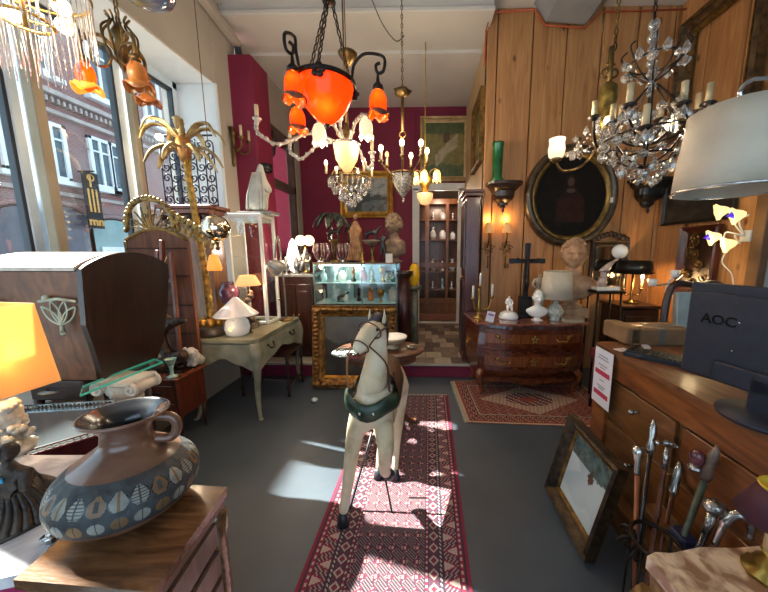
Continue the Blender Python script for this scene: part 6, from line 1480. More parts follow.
# dark cabinet with bouillotte lamp
xa, xb = at(622, 310, Y=3.45).x, at(658, 310, Y=3.45).x; zt = at(640, 305, Y=3.5).z
root = thing('low_cabinet', 'dark low cabinet against the pine wall behind the cardboard box', 'cabinet', ((xa+xb)/2, 3.64, 0))
MB().box(((xa+xb)/2, 3.64, zt/2-.02), (xb-xa, .42, zt-.04)).build('body', DARKW, root); MB().box(((xa+xb)/2, 3.64, zt-.015), (xb-xa+.05, .46, .03)).build('table_top', DARKW, root); d = MB().box(((xa+xb)/2, 3.425, zt/2), ((xb-xa)*.85, .02, zt*.75)).build('door', wood('cab_door', '#2c1a12', '#47301f', 3), root); MB().ball((xb-.08, 3.405, zt*.55), .014, 8).build('knob', BRASS, d)
c = Vector(((xa+xb)/2+.0, 3.62, zt)); root = thing('table_lamp', 'bouillotte lamp with black metal shade and two small lights by the pine wall', 'lamp', c)
b = MB(); b.solid([(.08, 0), (.085, .015), (.03, .03), (.015, .06), (.015, .5)], c, 18)
for s in (-1, 1): b.tube(bez([c+Vector((0, 0, .12)), c+Vector((.07*s, 0, .1)), c+Vector((.11*s, 0, .16))], 6), .008, 6); b.solid([(.008, 0), (.028, .015), (.024, .025)], c+Vector((.11*s, 0, .16)), 12)
b.build('stem', DKBRASS, root)
for s in (-1, 1): MB().solid([(.012, 0), (.012, .11)], c+Vector((.11*s, 0, .185)), 10).build('candle', CANDLE, root)
b = MB(); b.ball(c+Vector((.11, 0, .32)), (.018, .018, .03), 10); b.build('bulb', FLAME, root)
b = MB(); shade(b, c, .21, .165, .15, z=.36); b.build('lamp_shade', mat('black_tole', '#12110f', '#1d1b18', 10, .3), root); bulb(c+Vector((.06, -.08, .30)), 6, (1, .6, .25), .03, root)
# hand lamp / clip lamp
c = at(661, 316, Y=2.75); zt = .0
c = Vector((at(663, 316, Y=2.75).x, 2.75, 0)); root = thing('floor_lamp', 'thin white-stemmed lamp with two small white glass cups between the black-shaded lamp and carved panel', 'lamp', c)
zt = at(668, 278, Y=2.75).z
MB().solid([(.12, 0), (.12, .015), (.02, .03)], c, 20).build('base', WHITEP, root); MB().tube(bez([c+Vector((0, 0, .02)), c+Vector((0, 0, .7)), c+Vector((.0, 0, zt-.1)), c+Vector((.05, 0, zt))], 8), .009, 8).build('stem', WHITEP, root)
b = MB(); b.tube([c+Vector((-.13, 0, zt-.07)), c+Vector((.05, 0, zt-.05)), c+Vector((.13, 0, zt+.02))], .01, 6); b.build('arm', SILVER, root)
for q in (Vector((-.13, 0, zt-.06)), Vector((.06, 0, zt+.02))): MB().lathe([(.0, -.02), (.03, -.01), (.04, .05), (.036, .05), (.02, 0)], c+q, 16).build('glass_cup', CERAM, root)
# wall hooks (rings)
for k, (px, py, lab) in enumerate(((667, 259, 'small oval bronze ring plaque on the pine boards above the black-shaded lamp'), (682, 268, 'small oval bronze ring plaque on the right wall beside the carved panel'))):
    c = at(px, py, Y=3.86) if k == 0 else at(px, py, X=2.87); root = thing('wall_ring', lab, 'ornament', c); T = Matrix.Rotation(PI/2, 4, 'X' if k == 0 else 'Y')
    MB().torus(c, .055, .014, 24, 8, T=T @ Matrix.Diagonal((1, 1.5 if k == 0 else 1, 1, 1))).build('ring', BRONZE, root); MB().ball(c+Vector((0, 0, .09 if k == 0 else .065)), .02, 8).build('finial', BRONZE, root)

# ================================================================== right wall
def onr(px, py, X=2.87): return at(px, py, X=X)
def right_frame(name, label, px0, py0, px1, py1, fw, fd, m, **k):
    a = onr(px0, py0); c2 = onr(px1, py1); c = (a+c2)/2; return painting(name, label, Vector((2.872, c.y, c.z)), (-1, 0, 0), abs(a.y-c2.y), abs(a.z-c2.z), fw, fd, m, **k)
a = onr(687, 27); c2 = onr(757, 92); yA, yB = a.y, 2.86; zA, zB = a.z, c2.z-.12
root = thing('empty_frame', 'very large empty dark gilt picture frame high on the right pine wall', 'frame', (2.87, (yA+yB)/2, (zA+zB)/2)); M = wallM((2.872, (yA+yB)/2, (zA+zB)/2), (-1, 0, 0))
frame_mesh(yA-yB, zA-zB, .12, .09, T=M, steps=((0, 0), (0, 1), (.2, .6), (.5, .95), (.8, .5), (.85, .3), (1, .28), (1, 0)), orn=0).build('frame', mat('dull_gilt_brown', '#3c2a17', '#6e5330', 14, .5, .4, .4), root)
frame_mesh(yA-yB-.236, zA-zB-.236, .03, .04, T=M).build('inner_slip', OLDGOLD, root)
a = onr(669, 166); c2 = onr(731, 214)
painting('dark_panel', 'plain blackish unframed picture on the right wall behind the big drum lampshade', Vector((2.872, (a.y+2.92)/2, 2.12)), (-1, 0, 0), a.y-2.92, .52, .03, .03, mat('black_slim_frame', '#191613', '#25201b', 8, .5), lambda u, v: 0 if fb(u, v, 5) < .25 else 1, [pm('black_picture', '#1d1b18', '#2a2723'), pm('black_picture2', '#2c2a25', '#39352f')])
# carved red-brown panel
a = onr(684, 232); c2 = onr(714, 292); cy = (a.y+c2.y)/2; cz = (onr(700, 262).z)
root = thing('relief_picture', 'red-brown framed panel with dark metal foliage relief on the right wall above the counter', 'panel', (2.87, cy, cz)); M = wallM((2.875, cy, cz), (-1, 0, 0)); w_, h_ = a.y-c2.y, .74
frame_mesh(w_, h_, .07, .05, T=M).build('frame', MAHOG, root); MB().box((0, 0, .008), (w_-.12, h_-.12, .01), T=M).build('back_board', DARKW, root)
b = MB(); random.seed(8)
for k in range(16): b.tube([M @ Vector((v.x, v.y, .03+.01*math.sin(k))) for v in spiral((random.uniform(-w_*.25, w_*.25), random.uniform(-h_*.36, h_*.36), 0), .05, .012, k, k+7, (1, 0, 0), (0, 1, 0), 14)], .009, 5)
b.build('metal_foliage', DKBRASS, root)
# dark bracket right
c = onw(650, 181, 3.6); c = Vector((at(648, 181, Y=3.87).x, 3.87, at(648, 181, Y=3.87).z)); bracket_shelf('wall_bracket', 'blackish empty carved bracket shelf in the corner under the crystal chandelier', c, .5, .25, .33, (0, -1, 0), BLACK)
# flower sconces
root = thing('flower_sconce', 'cluster of four lit iridescent glass flower lamps on the right wall', 'lamp', onr(742, 232)); ctr = onr(744, 236, 2.82)
MB().box(ctr+Vector((.03, 0, 0)), (.05, .09, .1)).build('wall_plate', WHITEP, root)
for px, py, kk in ((722, 211, 0), (738, 215, 1), (714, 237, 1), (729, 244, 0)):
    c = onr(px, py, 2.66); tipd = (c-ctr); b = MB(); b.tube(bez([ctr, ctr.lerp(c, .5)+Vector((0, .02, .04)), c+Vector((.06, -.03, 0))], 6), .007, 6); b.build('arm', WHITEP, root)
    b = MB(); Tm = Vector((-.8, .5, -.25)).to_track_quat('Z', 'Y').to_matrix().to_4x4(); b.lathe([(.012, -.05), (.03, -.03), (.05, .01), (.075, .035), (.07, .04), (.04, .01), (0, -.02)], c, 24, T=Tm, ribs=6, ribd=.12)
    f = b.build('flower_shade', glow('lit_iridescent', '#d8cc9e', '#ffe39a', .75), root)
    if kk: MB().solid([(.045, .02), (.001, .075)], c+Vector((-.02, -.02, .01)), 3, T=Tm).build('violet_facet', glow('violet_glass', '#3a1fb0', '#4a28e0', .5), f)
bulb(ctr+Vector((-.3, 0, -.05)), 3, (1, .75, .4), .06, root)
b = MB(); e = onr(728, 250, 2.84); b.tube(bez([onr(729, 247, 2.84), onr(722, 262, 2.84), onr(732, 275, 2.86), onr(734, 300, 2.86)], 8), .006, 6); tag(b.build('lamp_cable', WHITEP), 'thin white cable hanging from the flower lamps down the right wall', 'cable')
# ================================================================== counter
CW1 = wood('counter_top_wood', '#54301a', '#82532f', 3, .45, stretch=(9, 2, 9), coat=.1); CW2 = wood('counter_front_wood', '#5e3217', '#8f5528', 3, .35, stretch=(6, 1, 6), coat=.2); CW3 = wood('counter_panel_wood', '#4f3015', '#7c5027', 3, .4, stretch=(6, 1, 6))
KX, KY0, KY1, KZ = 1.12, -.35, 1.93, .97
root = thing('shop_counter', 'long wooden shop counter with drawers along the right side of the room', 'counter', (1.45, .8, 0))
b = MB(); cr = .06; pts = [(KX-.015+cr, KY1)]+[(KX-.015+cr-cr*math.sin(a_), KY1-cr+cr*math.cos(a_)) for a_ in [PI/2*i/6 for i in range(1, 7)]]+[(KX-.015, KY0), (1.78, KY0), (1.78, KY1)]
b.prism(pts, .03, Matrix.Translation((0, 0, KZ-.03))); b.build('worktop', CW1, root)
b = MB(); b.box((KX+.33, (KY0+KY1)/2-.03, .5), (.6, KY1-KY0-.1, .88)); b.build('carcass', CW3, root)
b = MB(); b.box((KX+.012, (KY0+KY1)/2-.02, .875), (.03, KY1-KY0-.06, .13)); b.box((KX+.012, KY1-.1, .45), (.03, .14, .72)); b.box((KX+.2, KY1-.035, .5), (.36, .03, .88)); b.build('front_rail', CW2, root)
b = MB(); b.box((KX-.01, (KY0+KY1)/2-.1, .08), (.08, KY1-KY0-.2, .16)); b.build('plinth', CW3, root)
for k, (y0_, y1_) in enumerate(((1.28, 1.78), (.70, 1.24), (.1, .66))):
    for z0_, z1_ in ((.56, .79), (.2, .53)):
        d = MB().box((KX+.022, (y0_+y1_)/2, (z0_+z1_)/2), (.02, y1_-y0_, z1_-z0_)).build('drawer', CW2 if k else CW3, root)
        h = MB(); h.tube([(KX+.01, (y0_+y1_)/2-.03, (z0_+z1_)/2+.04), (KX-.025, (y0_+y1_)/2-.03, (z0_+z1_)/2+.04)], .008, 8); h.ball((KX-.03, (y0_+y1_)/2-.03, (z0_+z1_)/2+.04), .016, 10); h.build('knob', SILVER, d)
# sign sheet
xs = KX-.0195; q = [at(599, 346, X=xs), at(617, 356, X=xs), at(609, 410, X=xs), at(592, 398, X=xs)]
ya, yb = (q[0].y+q[3].y)/2, (q[1].y+q[2].y)/2; za, zb = (q[0].z+q[1].z)/2, (q[2].z+q[3].z)/2; xs = KX-.03; ya = min(ya, KY1-.01)
root = thing('price_sheet', 'white printed notice sheet with red bars taped to the far end of the counter', 'notice', (xs, (ya+yb)/2, zb)); MB().box((xs, (ya+yb)/2, (za+zb)/2), (.002, ya-yb, za-zb)).build('paper', mat('notice_paper', '#d4d3d8', None, rough=.6), root)
hh = za-zb; ww = ya-yb; RBm = mat('notice_red', '#b02a48', None, rough=.6); GYm = mat('notice_grey', '#8c8c96', None, rough=.6)
for f in (.42, .80): MB().box((xs-.0016, (ya+yb)/2, za-hh*f), (.001, ww*.8, hh*.085)).build('red_bar', RBm, root)
b = MB()
for f, w in ((.12, .5), (.17, .6), (.28, .5), (.33, .3), (.55, .25), (.66, .45), (.70, .3)): b.box((xs-.0016, (ya+yb)/2+.02*w*ww, za-hh*f), (.001, ww*w, hh*.02))
b.build('printed_lines', GYm, root)
# red-topped stool behind counter end
c = at(616, 378, Y=2.75); c = Vector((c.x, 2.75, 0)); root = thing('stool', 'low red upholstered stool between the commode and the counter end', 'stool', c)
zs = at(595, 352, Y=2.75).z; MB().box(c+Vector((0, 0, zs-.05)), (.36, .32, .1)).build('seat', mat('red_upholstery', '#5a1418', '#74202a', 20, .8), root)
MB().box(c+Vector((0, 0, zs-.13)), (.33, .29, .06)).build('seat_frame', MAHOG, root)
for s in (-1, 1):
    for t in (-1, 1): MB().tube([c+Vector((.14*s, .12*t, zs-.14)), c+Vector((.15*s, .13*t, 0))], [.02, .014], 8).build('leg', MAHOG, root)
# monitor
A_ = at(692, 282, Y=1.3); B_ = Vector((1.30, .74, 0)); u = Vector((B_.x-A_.x, B_.y-A_.y, 0)).normalized(); nn = Vector((u.y, -u.x, 0))
if nn.x > 0: nn = -nn
ML = .60; mc = Vector((A_.x, A_.y, 0))+u*ML/2; zb_, zt_ = 1.035, 1.425
Mm = Matrix((u, nn, Vector((0, 0, 1)))).transposed().to_4x4(); Mm.translation = Vector((mc.x, mc.y, (zb_+zt_)/2))
BLKPL = mat('monitor_plastic', '#151924', '#1c2130', 30, .5); root = thing('monitor', 'black computer monitor seen from behind, standing on the counter', 'monitor', (mc.x, mc.y, KZ))
hgt = zt_-zb_; b = MB(); b.box((0, -.012, 0), (ML, .024, hgt), T=Mm); b.build('screen_bezel', BLKPL, root)
b = MB(); b.box((0, .012, -.01), (ML*.94, .03, hgt*.86), T=Mm); b.box((0, .02, -hgt*.36), (ML*.55, .05, hgt*.2), T=Mm); b.build('back_cover', BLKPL, root)
b = MB(); b.box((0, -.0255, 0), (ML-.03, .003, hgt-.03), T=Mm); b.build('screen', mat('dark_screen', '#08090b', None, rough=.15), root)
b = MB(); b.box((0, .03, -hgt/2-.0), (.1, .03, .14), T=Mm); b.solid([(.13, 0), (.13, .012), (.04, .02)], (mc.x+nn.x*.03, mc.y+nn.y*.03, KZ), 32); b.build('stand', BLKPL, root)
TM = Mm @ Matrix(((-1, 0, 0, 0), (0, 0, 1, .0285), (0, 1, 0, 0), (0, 0, 0, 1)))
lx = -ML/2+.125
TM = Mm @ Matrix.Translation((lx, .0275, .055)) @ Matrix(((1, 0, 0, 0), (0, 0, 1, 0), (0, 1, 0, 0), (0, 0, 0, 1)))
text('brand_lettering', 'AOC', .052, mat('lettering_black', '#040405', None, rough=.2), TM, root, .001, bold=.0012)
for (sx, sz) in ((.19, .06), (.18, -.05)): MB().ball(Mm @ Vector((-ML/2+sx, .028, sz)), .004, 8).build('screw', SILVER, root)
# keyboard etc
def onc(px, py, z=KZ): return at(px, py, Z=z)
c = onc(660, 361); dirk = (onc(690, 366)-onc(633, 354)); ang = math.atan2(dirk.y, dirk.x)
root = thing('keyboard', 'black computer keyboard lying on the counter beside the monitor', 'keyboard', c); MB().box(c+Vector((.03, 0, .011)), (.36, .13, .022), (0, 0, ang)).build('case', BLKPL, root)
b = MB(); Rk = Matrix.Translation(c+Vector((.03, 0, .022))) @ Matrix.Rotation(ang, 4, 'Z')
for i in range(15):
    for j in range(5): b.box((-.16+.0228*i, -.046+.023*j, .004), (.019, .019, .008), T=Rk)
b.build('keys', mat('key_grey', '#15171a', '#202327', 30, .5), root)
c = onc(655, 357); root = thing('mouse', 'black computer mouse in front of the keyboard on the counter', 'mouse', onc(640, 358)); q = onc(641, 357); MB().ball(q+Vector((0, 0, .012)), (.032, .055, .018), 14, rot=(0, 0, ang)).build('body', BLKPL, root); MB().tube(bez([q+Vector((.04, .03, .008)), q+Vector((.1, .06, .005)), q+Vector((.2, .02, .005))], 6), .002, 5).build('cable', BLKPL, root)
for k, (px, py, s, lab) in enumerate(((622, 350, (.08, .05), 'small pink-white paper slip near the far edge of the counter'), (646, 348, (.05, .035), 'crumpled white paper scrap on the counter behind the keyboard'))):
    c = onc(px, py); root = MB().box(c+Vector((0, 0, .002+.006*k)), (s[0], s[1], .003+.012*k), (0, 0, .3+k)).build('paper_slip', mat('paper_pinkwhite', '#cdb9b2', '#d8cdc6', 6, .7)); tag(root, lab, 'paper')
# cardboard box
qa, qb = onc(630, 346), onc(692, 346); c = (qa+qb)/2; ang2 = math.atan2((qb-qa).y, (qb-qa).x); bl = (qb-qa).length; hb = .105
KB = mat('cardboard', '#775839', '#8a6947', 8, .8); root = thing('cardboard_box', 'flat taped brown cardboard box on the far side of the counter', 'box', c)
M = Matrix.Translation(c+Vector((0, .10, hb/2))) @ Matrix.Rotation(ang2, 4, 'Z')
b = MB(); b.box((0, -.0, 0), (bl, .2, hb), T=M); b.box((-bl*.46, .02, .01), (.09, .24, hb), T=M); b.build('carton', KB, root)
b = MB(); b.box((.0, 0, .0), (.05, .203, hb+.003), T=M); b.box((0, 0, hb/2+.001), (bl, .05, .002), T=M); b.build('packing_tape', mat('packing_tape', '#5d564f', '#6c655d', 8, .35), root)
# chair behind the counter
c = at(680, 320, Y=2.3); root = thing('desk_chair', 'dark curved wooden chair with a pale cushion behind the counter', 'chair', (c.x+.1, 2.3, 0))
cx_ = at(684, 300, Y=2.3).x+.12; b = MB()
ztop = at(684, 290, Y=2.3).z; b.tube(bez([(cx_-.24, 2.28, .45), (cx_-.25, 2.3, .8), (cx_-.2, 2.34, ztop), (cx_, 2.35, ztop+.03), (cx_+.2, 2.34, ztop), (cx_+.25, 2.3, .8), (cx_+.24, 2.28, .45)], 8), .025, 8); b.build('backrest', DARKW, root)
MB().box((cx_, 2.3, (ztop+.95)/2), (.36, .05, ztop-.98), (-.12, 0, 0)).build('cushion', mat('pale_cushion', '#8b9590', '#a3aca6', 8, .85), root); MB().box((cx_, 2.1, .45), (.48, .44, .05)).build('seat', DARKW, root)
for s in (-1, 1):
    for t in (1.91, 2.28): MB().tube([(cx_+.21*s, t, .43), (cx_+.22*s, t, 0)], [.02, .015], 8).build('leg', DARKW, root)
# ------------------------------------------------ leaning painting
P0 = at(594, 567, Z=0); P1 = at(552, 490, Z=0); w_ = (P1-P0).length; ax = (P1-P0).normalized(); up = Vector((.24, 0, 1)); up -= ax*up.dot(ax); up.normalize(); nr = ax.cross(up); 
if nr.x > 0: nr = -nr
hp = .53; cc_ = (P0+P1)/2+up*(hp/2)+Vector((0, 0, .012))-nr*.0
SEA = [pm('upturned_sky', '#a7bac2', '#bfcfd3', 3), pm('upturned_cloud', '#b9c8ca', '#cfdadb', 4), pm('upturned_sea', '#2a3f42', '#5d7674', 26), pm('upturned_boat', '#4a332c', '#6b4a3c', 14)]
def seap(u, v):
    if abs(u-.62)*1.3+abs(v-.62)*.9 < .1 and v < .73: return 3
    if v > .68+.04*fb(u, v, 6): return 2
    return 1 if fb(u, v, 3, 5) > .1 else 0
painting('leaning_painting', 'seascape with a boat, upside down, in a dark gilt frame leaning on the counter', cc_, nr, w_, hp, .062, .055, mat('leaning_gilt', '#20170e', '#4d3a22', 20, .45, .4, .5), seap, SEA, up=up, liner=(.02, OLDGOLD))
# ------------------------------------------------ cane stand and canes
sc_ = Vector((.90, 1.03, 0)); root = thing('umbrella_stand', 'dark wrought iron umbrella stand full of walking canes by the counter', 'stand', sc_)
b = MB()
for z, r in ((.06, .09), (.44, .09)): b.torus(sc_+Vector((0, 0, z)), r, .008, 28, 6, sx=.9)
for k in range(6): a_ = 2*PI*k/6+.3; d = Vector((math.cos(a_)*.9, math.sin(a_), 0)); b.tube([sc_+d*.09+Vector((0, 0, .06)), sc_+d*.09+Vector((0, 0, .44))], .005, 6)
b.build('iron_cage', IRON, root); MB().solid([(.09, .0), (.095, .02), (.09, .03)], sc_, 24).build('drip_tray', IRON, root)
for k in range(4): b = MB(); a_ = PI*.7+k*.6; b.tube(spiral(sc_+Vector((.09*math.cos(a_), .09*math.sin(a_), .40)), .035, .008, 0, 8, (math.cos(a_), math.sin(a_), 0), (0, 0, 1), 16), .006, 5); b.build('scroll', IRON, root)
CB = [mat('cane_orange', '#7a3d1c', '#9b5529', 12, .3, coat=.4), mat('cane_black', '#110d0c', '#1d1715', 12, .25, coat=.4), mat('cane_bamboo', '#4a2415', '#6d3a22', 14, .35), mat('cane_brown', '#4f2a18', '#6b3b24', 12, .3), mat('cane_jade', '#3c4435', '#5a6350', 14, .4)]
def cane(label, top, col, kind, foot=None, r=.010):
    foot = foot or Vector((sc_.x+random.uniform(-.05, .05), sc_.y+random.uniform(-.06, .06), .035)); root = thing('walking_cane', label, 'cane', foot, group='walking canes in the iron stand')
    d = (top-foot).normalized(); hl = .11; j = top-d*hl; n = 14
    if kind == 'bamboo': b = MB(); pts = [foot.lerp(j, i/28) for i in range(29)]; b.tube(pts, [r*(1.35 if i % 4 == 0 else .9) for i in range(29)], 8); b.build('shaft', col, root)
    else: MB().tube([foot, j], [r*.7, r], 10).build('shaft', col, root)
    b = MB(); Tq = d.to_track_quat('Z', 'Y').to_matrix().to_4x4()
    if kind == 'knob': b.solid([(.011, -.0), (.014, .01), (.012, .05), (.02, .08), (.024, .1), (.016, .118)], j, 14, T=Tq)
    elif kind == 'ball': b.solid([(.013, 0), (.015, .08)], j, 12, T=Tq); b.ball(top, (.038, .032, .028), 16)
    elif kind in ('tau', 'bamboo'): b.solid([(.011, 0), (.012, .09)], j, 12, T=Tq); b.tube(bez([top+Vector((-.045, 0, .0)), top, top+Vector((.03, -.02, -.008))], 5), [.008, .014, .008], 8); b.ball(top+Vector((-.045, 0, 0)), .011, 8)
    elif kind == 'hook': b.tube(bez([j, top, top+Vector((.03, -.01, .03)), top+Vector((.06, -.02, 0)), top+Vector((.065, -.02, -.05))], 7), [.011, .016, .017, .014, .01], 10)
    else: b.solid([(.012, 0), (.02, .02), (.014, .06), (.018, .1), (.012, .13), (.005, .15)], j, 12, T=Tq)
    b.build('handle', mat('head_brown', '#4b3a30', '#7d6656', 20, .4, bump=.4) if kind == 'head' else SILVER, root)
    MB().solid([(.008, 0), (.009, .02)], foot, 10, T=Tq).build('ferrule', BRASS, root)
random.seed(21)
f_ = lambda dx, dy: Vector((sc_.x+dx, sc_.y+dy, .035))
cane('orange-brown cane with a chased silver knob, leftmost in the iron stand', at(638, 448, Y=1.22), CB[0], 'knob', f_(-.05, .0))
cane('black cane with a long slender silver handle beside the orange-brown one', at(653, 428, Y=1.28), CB[1], 'slim', f_(-.03, .05))
cane('knobbly bamboo cane with a silver crossbar handle', at(668, 443, Y=1.22), CB[2], 'bamboo', f_(-.01, .01)); MBt = None
cane('plain brown cane with slim silver handle, behind the bamboo one', at(678, 470, Y=1.22), CB[3], 'slim', f_(.03, .04))
cane('thick greenish cane with a carved brown head', at(714, 455, Y=1.06), CB[4], 'head', f_(.05, .03), r=.012)
cane('dark cane topped by a large polished silver ball', at(715, 507, Y=.98), CB[1], 'ball', f_(.04, -.04))
cane('dark cane with a silver crook handle, rightmost in the iron stand', at(727, 520, Y=.95), CB[3], 'hook', f_(.06, -.02))
# mauve glass and small boxes on the counter front
c = at(697, 458, X=KX-.055); root = thing('mauve_egg_lamp', 'small mauve glass egg-shaped night lamp fixed on the counter front', 'lamp', c); MB().ball(c, (.025, .025, .036), 18).build('glass_egg', mat('mauve_glass', '#4a1f26', '#6e3840', 8, .15, coat=.5), root); b = MB(); b.solid([(.022, -.05), (.026, -.04), (.015, -.03)], c, 14); b.bar(c, (KX+.01, c.y, c.z), .02); b.build('socket', SILVER, root)
# base ledge box with blue box
# ------------------------------------------------ marble table bottom right
root = thing('marble_side_table', 'ornate table with beige marble top in the bottom right corner', 'table', (.9, .6, 0))
BM = mat('beige_marble', '#8a6448', '#d0b596', 18, .35, distort=.6, coat=.2, contrast=(.4, .58))
op = [at(647, 556, Z=.78), at(655, 552, Z=.78), at(672, 553, Z=.78), at(700, 547, Z=.78), at(735, 548, Z=.78), at(790, 543, Z=.78)]
ou = op+[Vector((1.09, .2, .78)), Vector((.55, .2, .78)), at(697, 618, Z=.78), at(684, 600, Z=.78), at(668, 580, Z=.78), at(656, 566, Z=.78)]
for p in ou: p.x = min(p.x, 1.09)
loft([[(p.x, p.y, .745) for p in ou], [(p.x, p.y, .78) for p in ou]], 'marble_top', BM, root)
ci = sum(ou, Vector())/len(ou); GW = mat('carved_giltwood', '#5d4426', '#9a7a4c', 20, .45, .4, .4)
loft([[(p.x+(ci.x-p.x)*.1, p.y+(ci.y-p.y)*.1, .66) for p in ou], [(p.x+(ci.x-p.x)*.06, p.y+(ci.y-p.y)*.06, .744) for p in ou]], 'carved_apron', GW, root)
for q in (ou[0].lerp(ci, .14), ou[5].lerp(ci, .2), ou[6].lerp(ci, .2), ou[7].lerp(ci, .2)):
    l = MB(); cab_leg(l, (q.x, q.y, .66), (q.x, q.y, 0), .04, .018, q.x-ci.x, q.y-ci.y); l.build('leg', GW, root)
c = at(768, 575, Z=.78); c.z = .78; root = thing('table_lamp', 'small lamp with maroon shade and candle stem on the beige marble table', 'lamp', c)
b = MB(); b.solid([(.045, 0), (.047, .01), (.024, .02), (.03, .035), (.013, .05), (.02, .065)], c, 20, ribs=8, ribd=.05); b.build('base', BRASS, root); MB().solid([(.017, .065), (.017, .15)], c, 16).build('candle_stem', CANDLE, root)
b = MB(); shade(b, c+Vector((0, 0, .15)), .075, .04, .08, 32, t=.002, mfun=lambda i, k: 0 if i < 1 else 1); b.build('lamp_shade', [mat('maroon_shade', '#35131f', '#481b2a', 10, .7), mat('yellow_lining', '#d6ae1d', '#e3bd2c', 6, .6)], root); MB().torus(c+Vector((0, 0, .23)), .04, .003, 28, 6).build('shade_trim', mat('yellow_trim', '#c9a52a', None, rough=.6), root)
# blue box on low shelf beside canes
c = at(682, 537, X=1.03); root = thing('blue_box', 'small dark blue box resting on the counter ledge behind the canes', 'box', c)
LG = MB(); z_ = c.z-.03
MB().box((1.035, c.y, z_+.025), (.06, .075, .05)).build('carton', mat('blue_card', '#141b38', '#1d2850', 8, .5), root); MB().box((1.003, c.y, z_+.035), (.003, .06, .012)).build('label_band', mat('blue_label', '#2c3c6a', None, rough=.5), root)
tag(MB().box((1.055, c.y, z_-.012), (.10, .4, .022)).build('ledge', CW3), 'narrow wooden ledge along the counter front behind the canes', 'shelf')
c = Vector((1.03, c.y-.11, z_)); root = thing('glass_ball', 'small whitish glass ball beside the blue box on the ledge', 'ball', c); MB().ball(c+Vector((0, 0, .022)), .022, 16).build('ball', mat('milky_glass', '#9a948c', '#bdb7ae', 8, .15, coat=.5), root); MB().solid([(.014, 0), (.012, .004)], c, 12).build('foot', SILVER, root)

b = MB(); P = [at(484, 66, Y=3.84), at(486, 30, Y=3.84), at(491, 13, Y=3.84), at(534, 9, Y=3.84), at(545, 25, Y=3.84), at(585, 28, Y=3.84), at(602, 12, Y=3.84), at(690, 9, Y=3.84)]
b.tube([Vector((p.x, p.y, min(p.z, CZ-.02))) for p in P], .009, 6)
tag(b.build('wall_cable', mat('orange_cable', '#a8482a', '#bb5634', 10, .6)), 'thin orange-red cable running along the top edge of the pine wall and around the duct', 'cable')
# ================================================================== hanging lights
def chain(mb, a, b, r=.012, t=.0028, mi=0):
    a = Vector(a); b = Vector(b); d = b-a; n = max(2, int(d.length/(r*2.3))); q = d.to_track_quat('Z', 'Y').to_matrix().to_4x4()
    for k in range(n):
        p = a.lerp(b, (k+.5)/n); T = q @ Matrix.Rotation(PI/2*(k % 2), 4, 'Z') @ Matrix.Rotation(PI/2, 4, 'X'); mb.torus(p, r*.75, t, 10, 5, mi, T=T @ Matrix.Diagonal((.75, 1.7, 1, 1)))
def crystal_mesh(kind=0):
    b = MB()
    if kind == 0: pr = [(0, -.03), (.013, -.018), (.015, -.006), (.006, .012), (0, .02)]
    elif kind == 1: pr = [(0, -.018), (.016, -.004), (.016, .004), (0, .018)]
    else: pr = [(0, -.05), (.009, -.03), (.009, .03), (0, .045)]
    b.lathe(pr, (0, 0, 0), 7, smooth=False); o = b.build('crystal_drop', CRYS2); me = o.data; bpy.data.objects.remove(o); return me
CRYS2 = mat('crystal_drop', '#c9c3b8', '#f8f4ee', 60, .03, .1, coat=.3, trans=.85, contrast=(.4, .6))
DROPS = [crystal_mesh(0), crystal_mesh(1), crystal_mesh(2)]
def drop(par, p, k=0, s=1.0, name='crystal_drop'):
    o = bpy.data.objects.new(name, DROPS[k]); COL.objects.link(o); o.parent = par; o.location = world_matrix(par).inverted() @ Vector(p); o.scale = (s, s, s); o.rotation_euler = (0, 0, random.uniform(0, 3)); return o
def tulip(par, c, s=1.0, m=None, down=True, name='lamp_shade', n=6, flare=.25):
    b = MB(); sg = -1 if down else 1; pr = [(.016, .0), (.03, .01), (.042, .04), (.044, .07), (.041, .1), (.05, .125)]
    b.lathe([(r_*s, sg*z*s) for r_, z in pr], c, 36, wav=(n, .012*s, 1)); b.lathe([(r_*s*.93, sg*z*s) for r_, z in pr[1:]], c, 36, wav=(n, .012*s, 1)); return b.build(name, m, par)
ORG = lit_shade('lit_orange_glass', '#b5380a', '#ff4208', .42, .55, .2, tc='#ff8a3a'); ORL = mat('brown_glass_lip', '#4a2a1c', '#7a4a30', 10, .3)
# --- orange bowl chandelier
c = at(326, 97, Y=1.95); root = thing('orange_chandelier', 'wrought iron chandelier with a glowing orange glass bowl and orange tulip shades', 'chandelier', c)
rb = .168; bo = MB(); pr = [(0, -.155), (.03, -.15), (.08, -.115), (.125, -.06), (.152, .0), (.162, .05), (.165, .07)]
bo.lathe(pr, c, 48); bo.lathe([(r_*.97, z+.004) for r_, z in pr], c, 48); bo.build('glass_bowl', ORG, root)
MB().ball(c+Vector((.03, -.04, -.075)), .025, 12).build('bulb', FLAME, root)
bulb(c+Vector((.02, -.06, -.07)), 3.2, (1, .8, .4), .03, root); bulb(c+Vector((0, 0, .14)), 3, (1, .6, .3), .05, root)
b = MB(); b.torus(c+Vector((0, 0, .075)), .17, .013, 40, 8); b.build('iron_ring', IRON, root); b = MB(); b.solid([(0, -.18), (.012, -.17), (.018, -.155), (0, -.145)], c, 10); b.build('finial', IRON, root); b = MB()
for k in range(3):
    a_ = 2*PI*k/3+.6
    for q in range(5): b.ball(c+Vector((.17*math.cos(a_)+.022*math.cos(q*1.3), .17*math.sin(a_), .06+.024*math.sin(q*1.3))), (.022, .012, .017), 8)
b.build('iron_leaves', IRON, root)
ztop = CZ; hub = at(329, 2, Y=1.95)
b = MB()
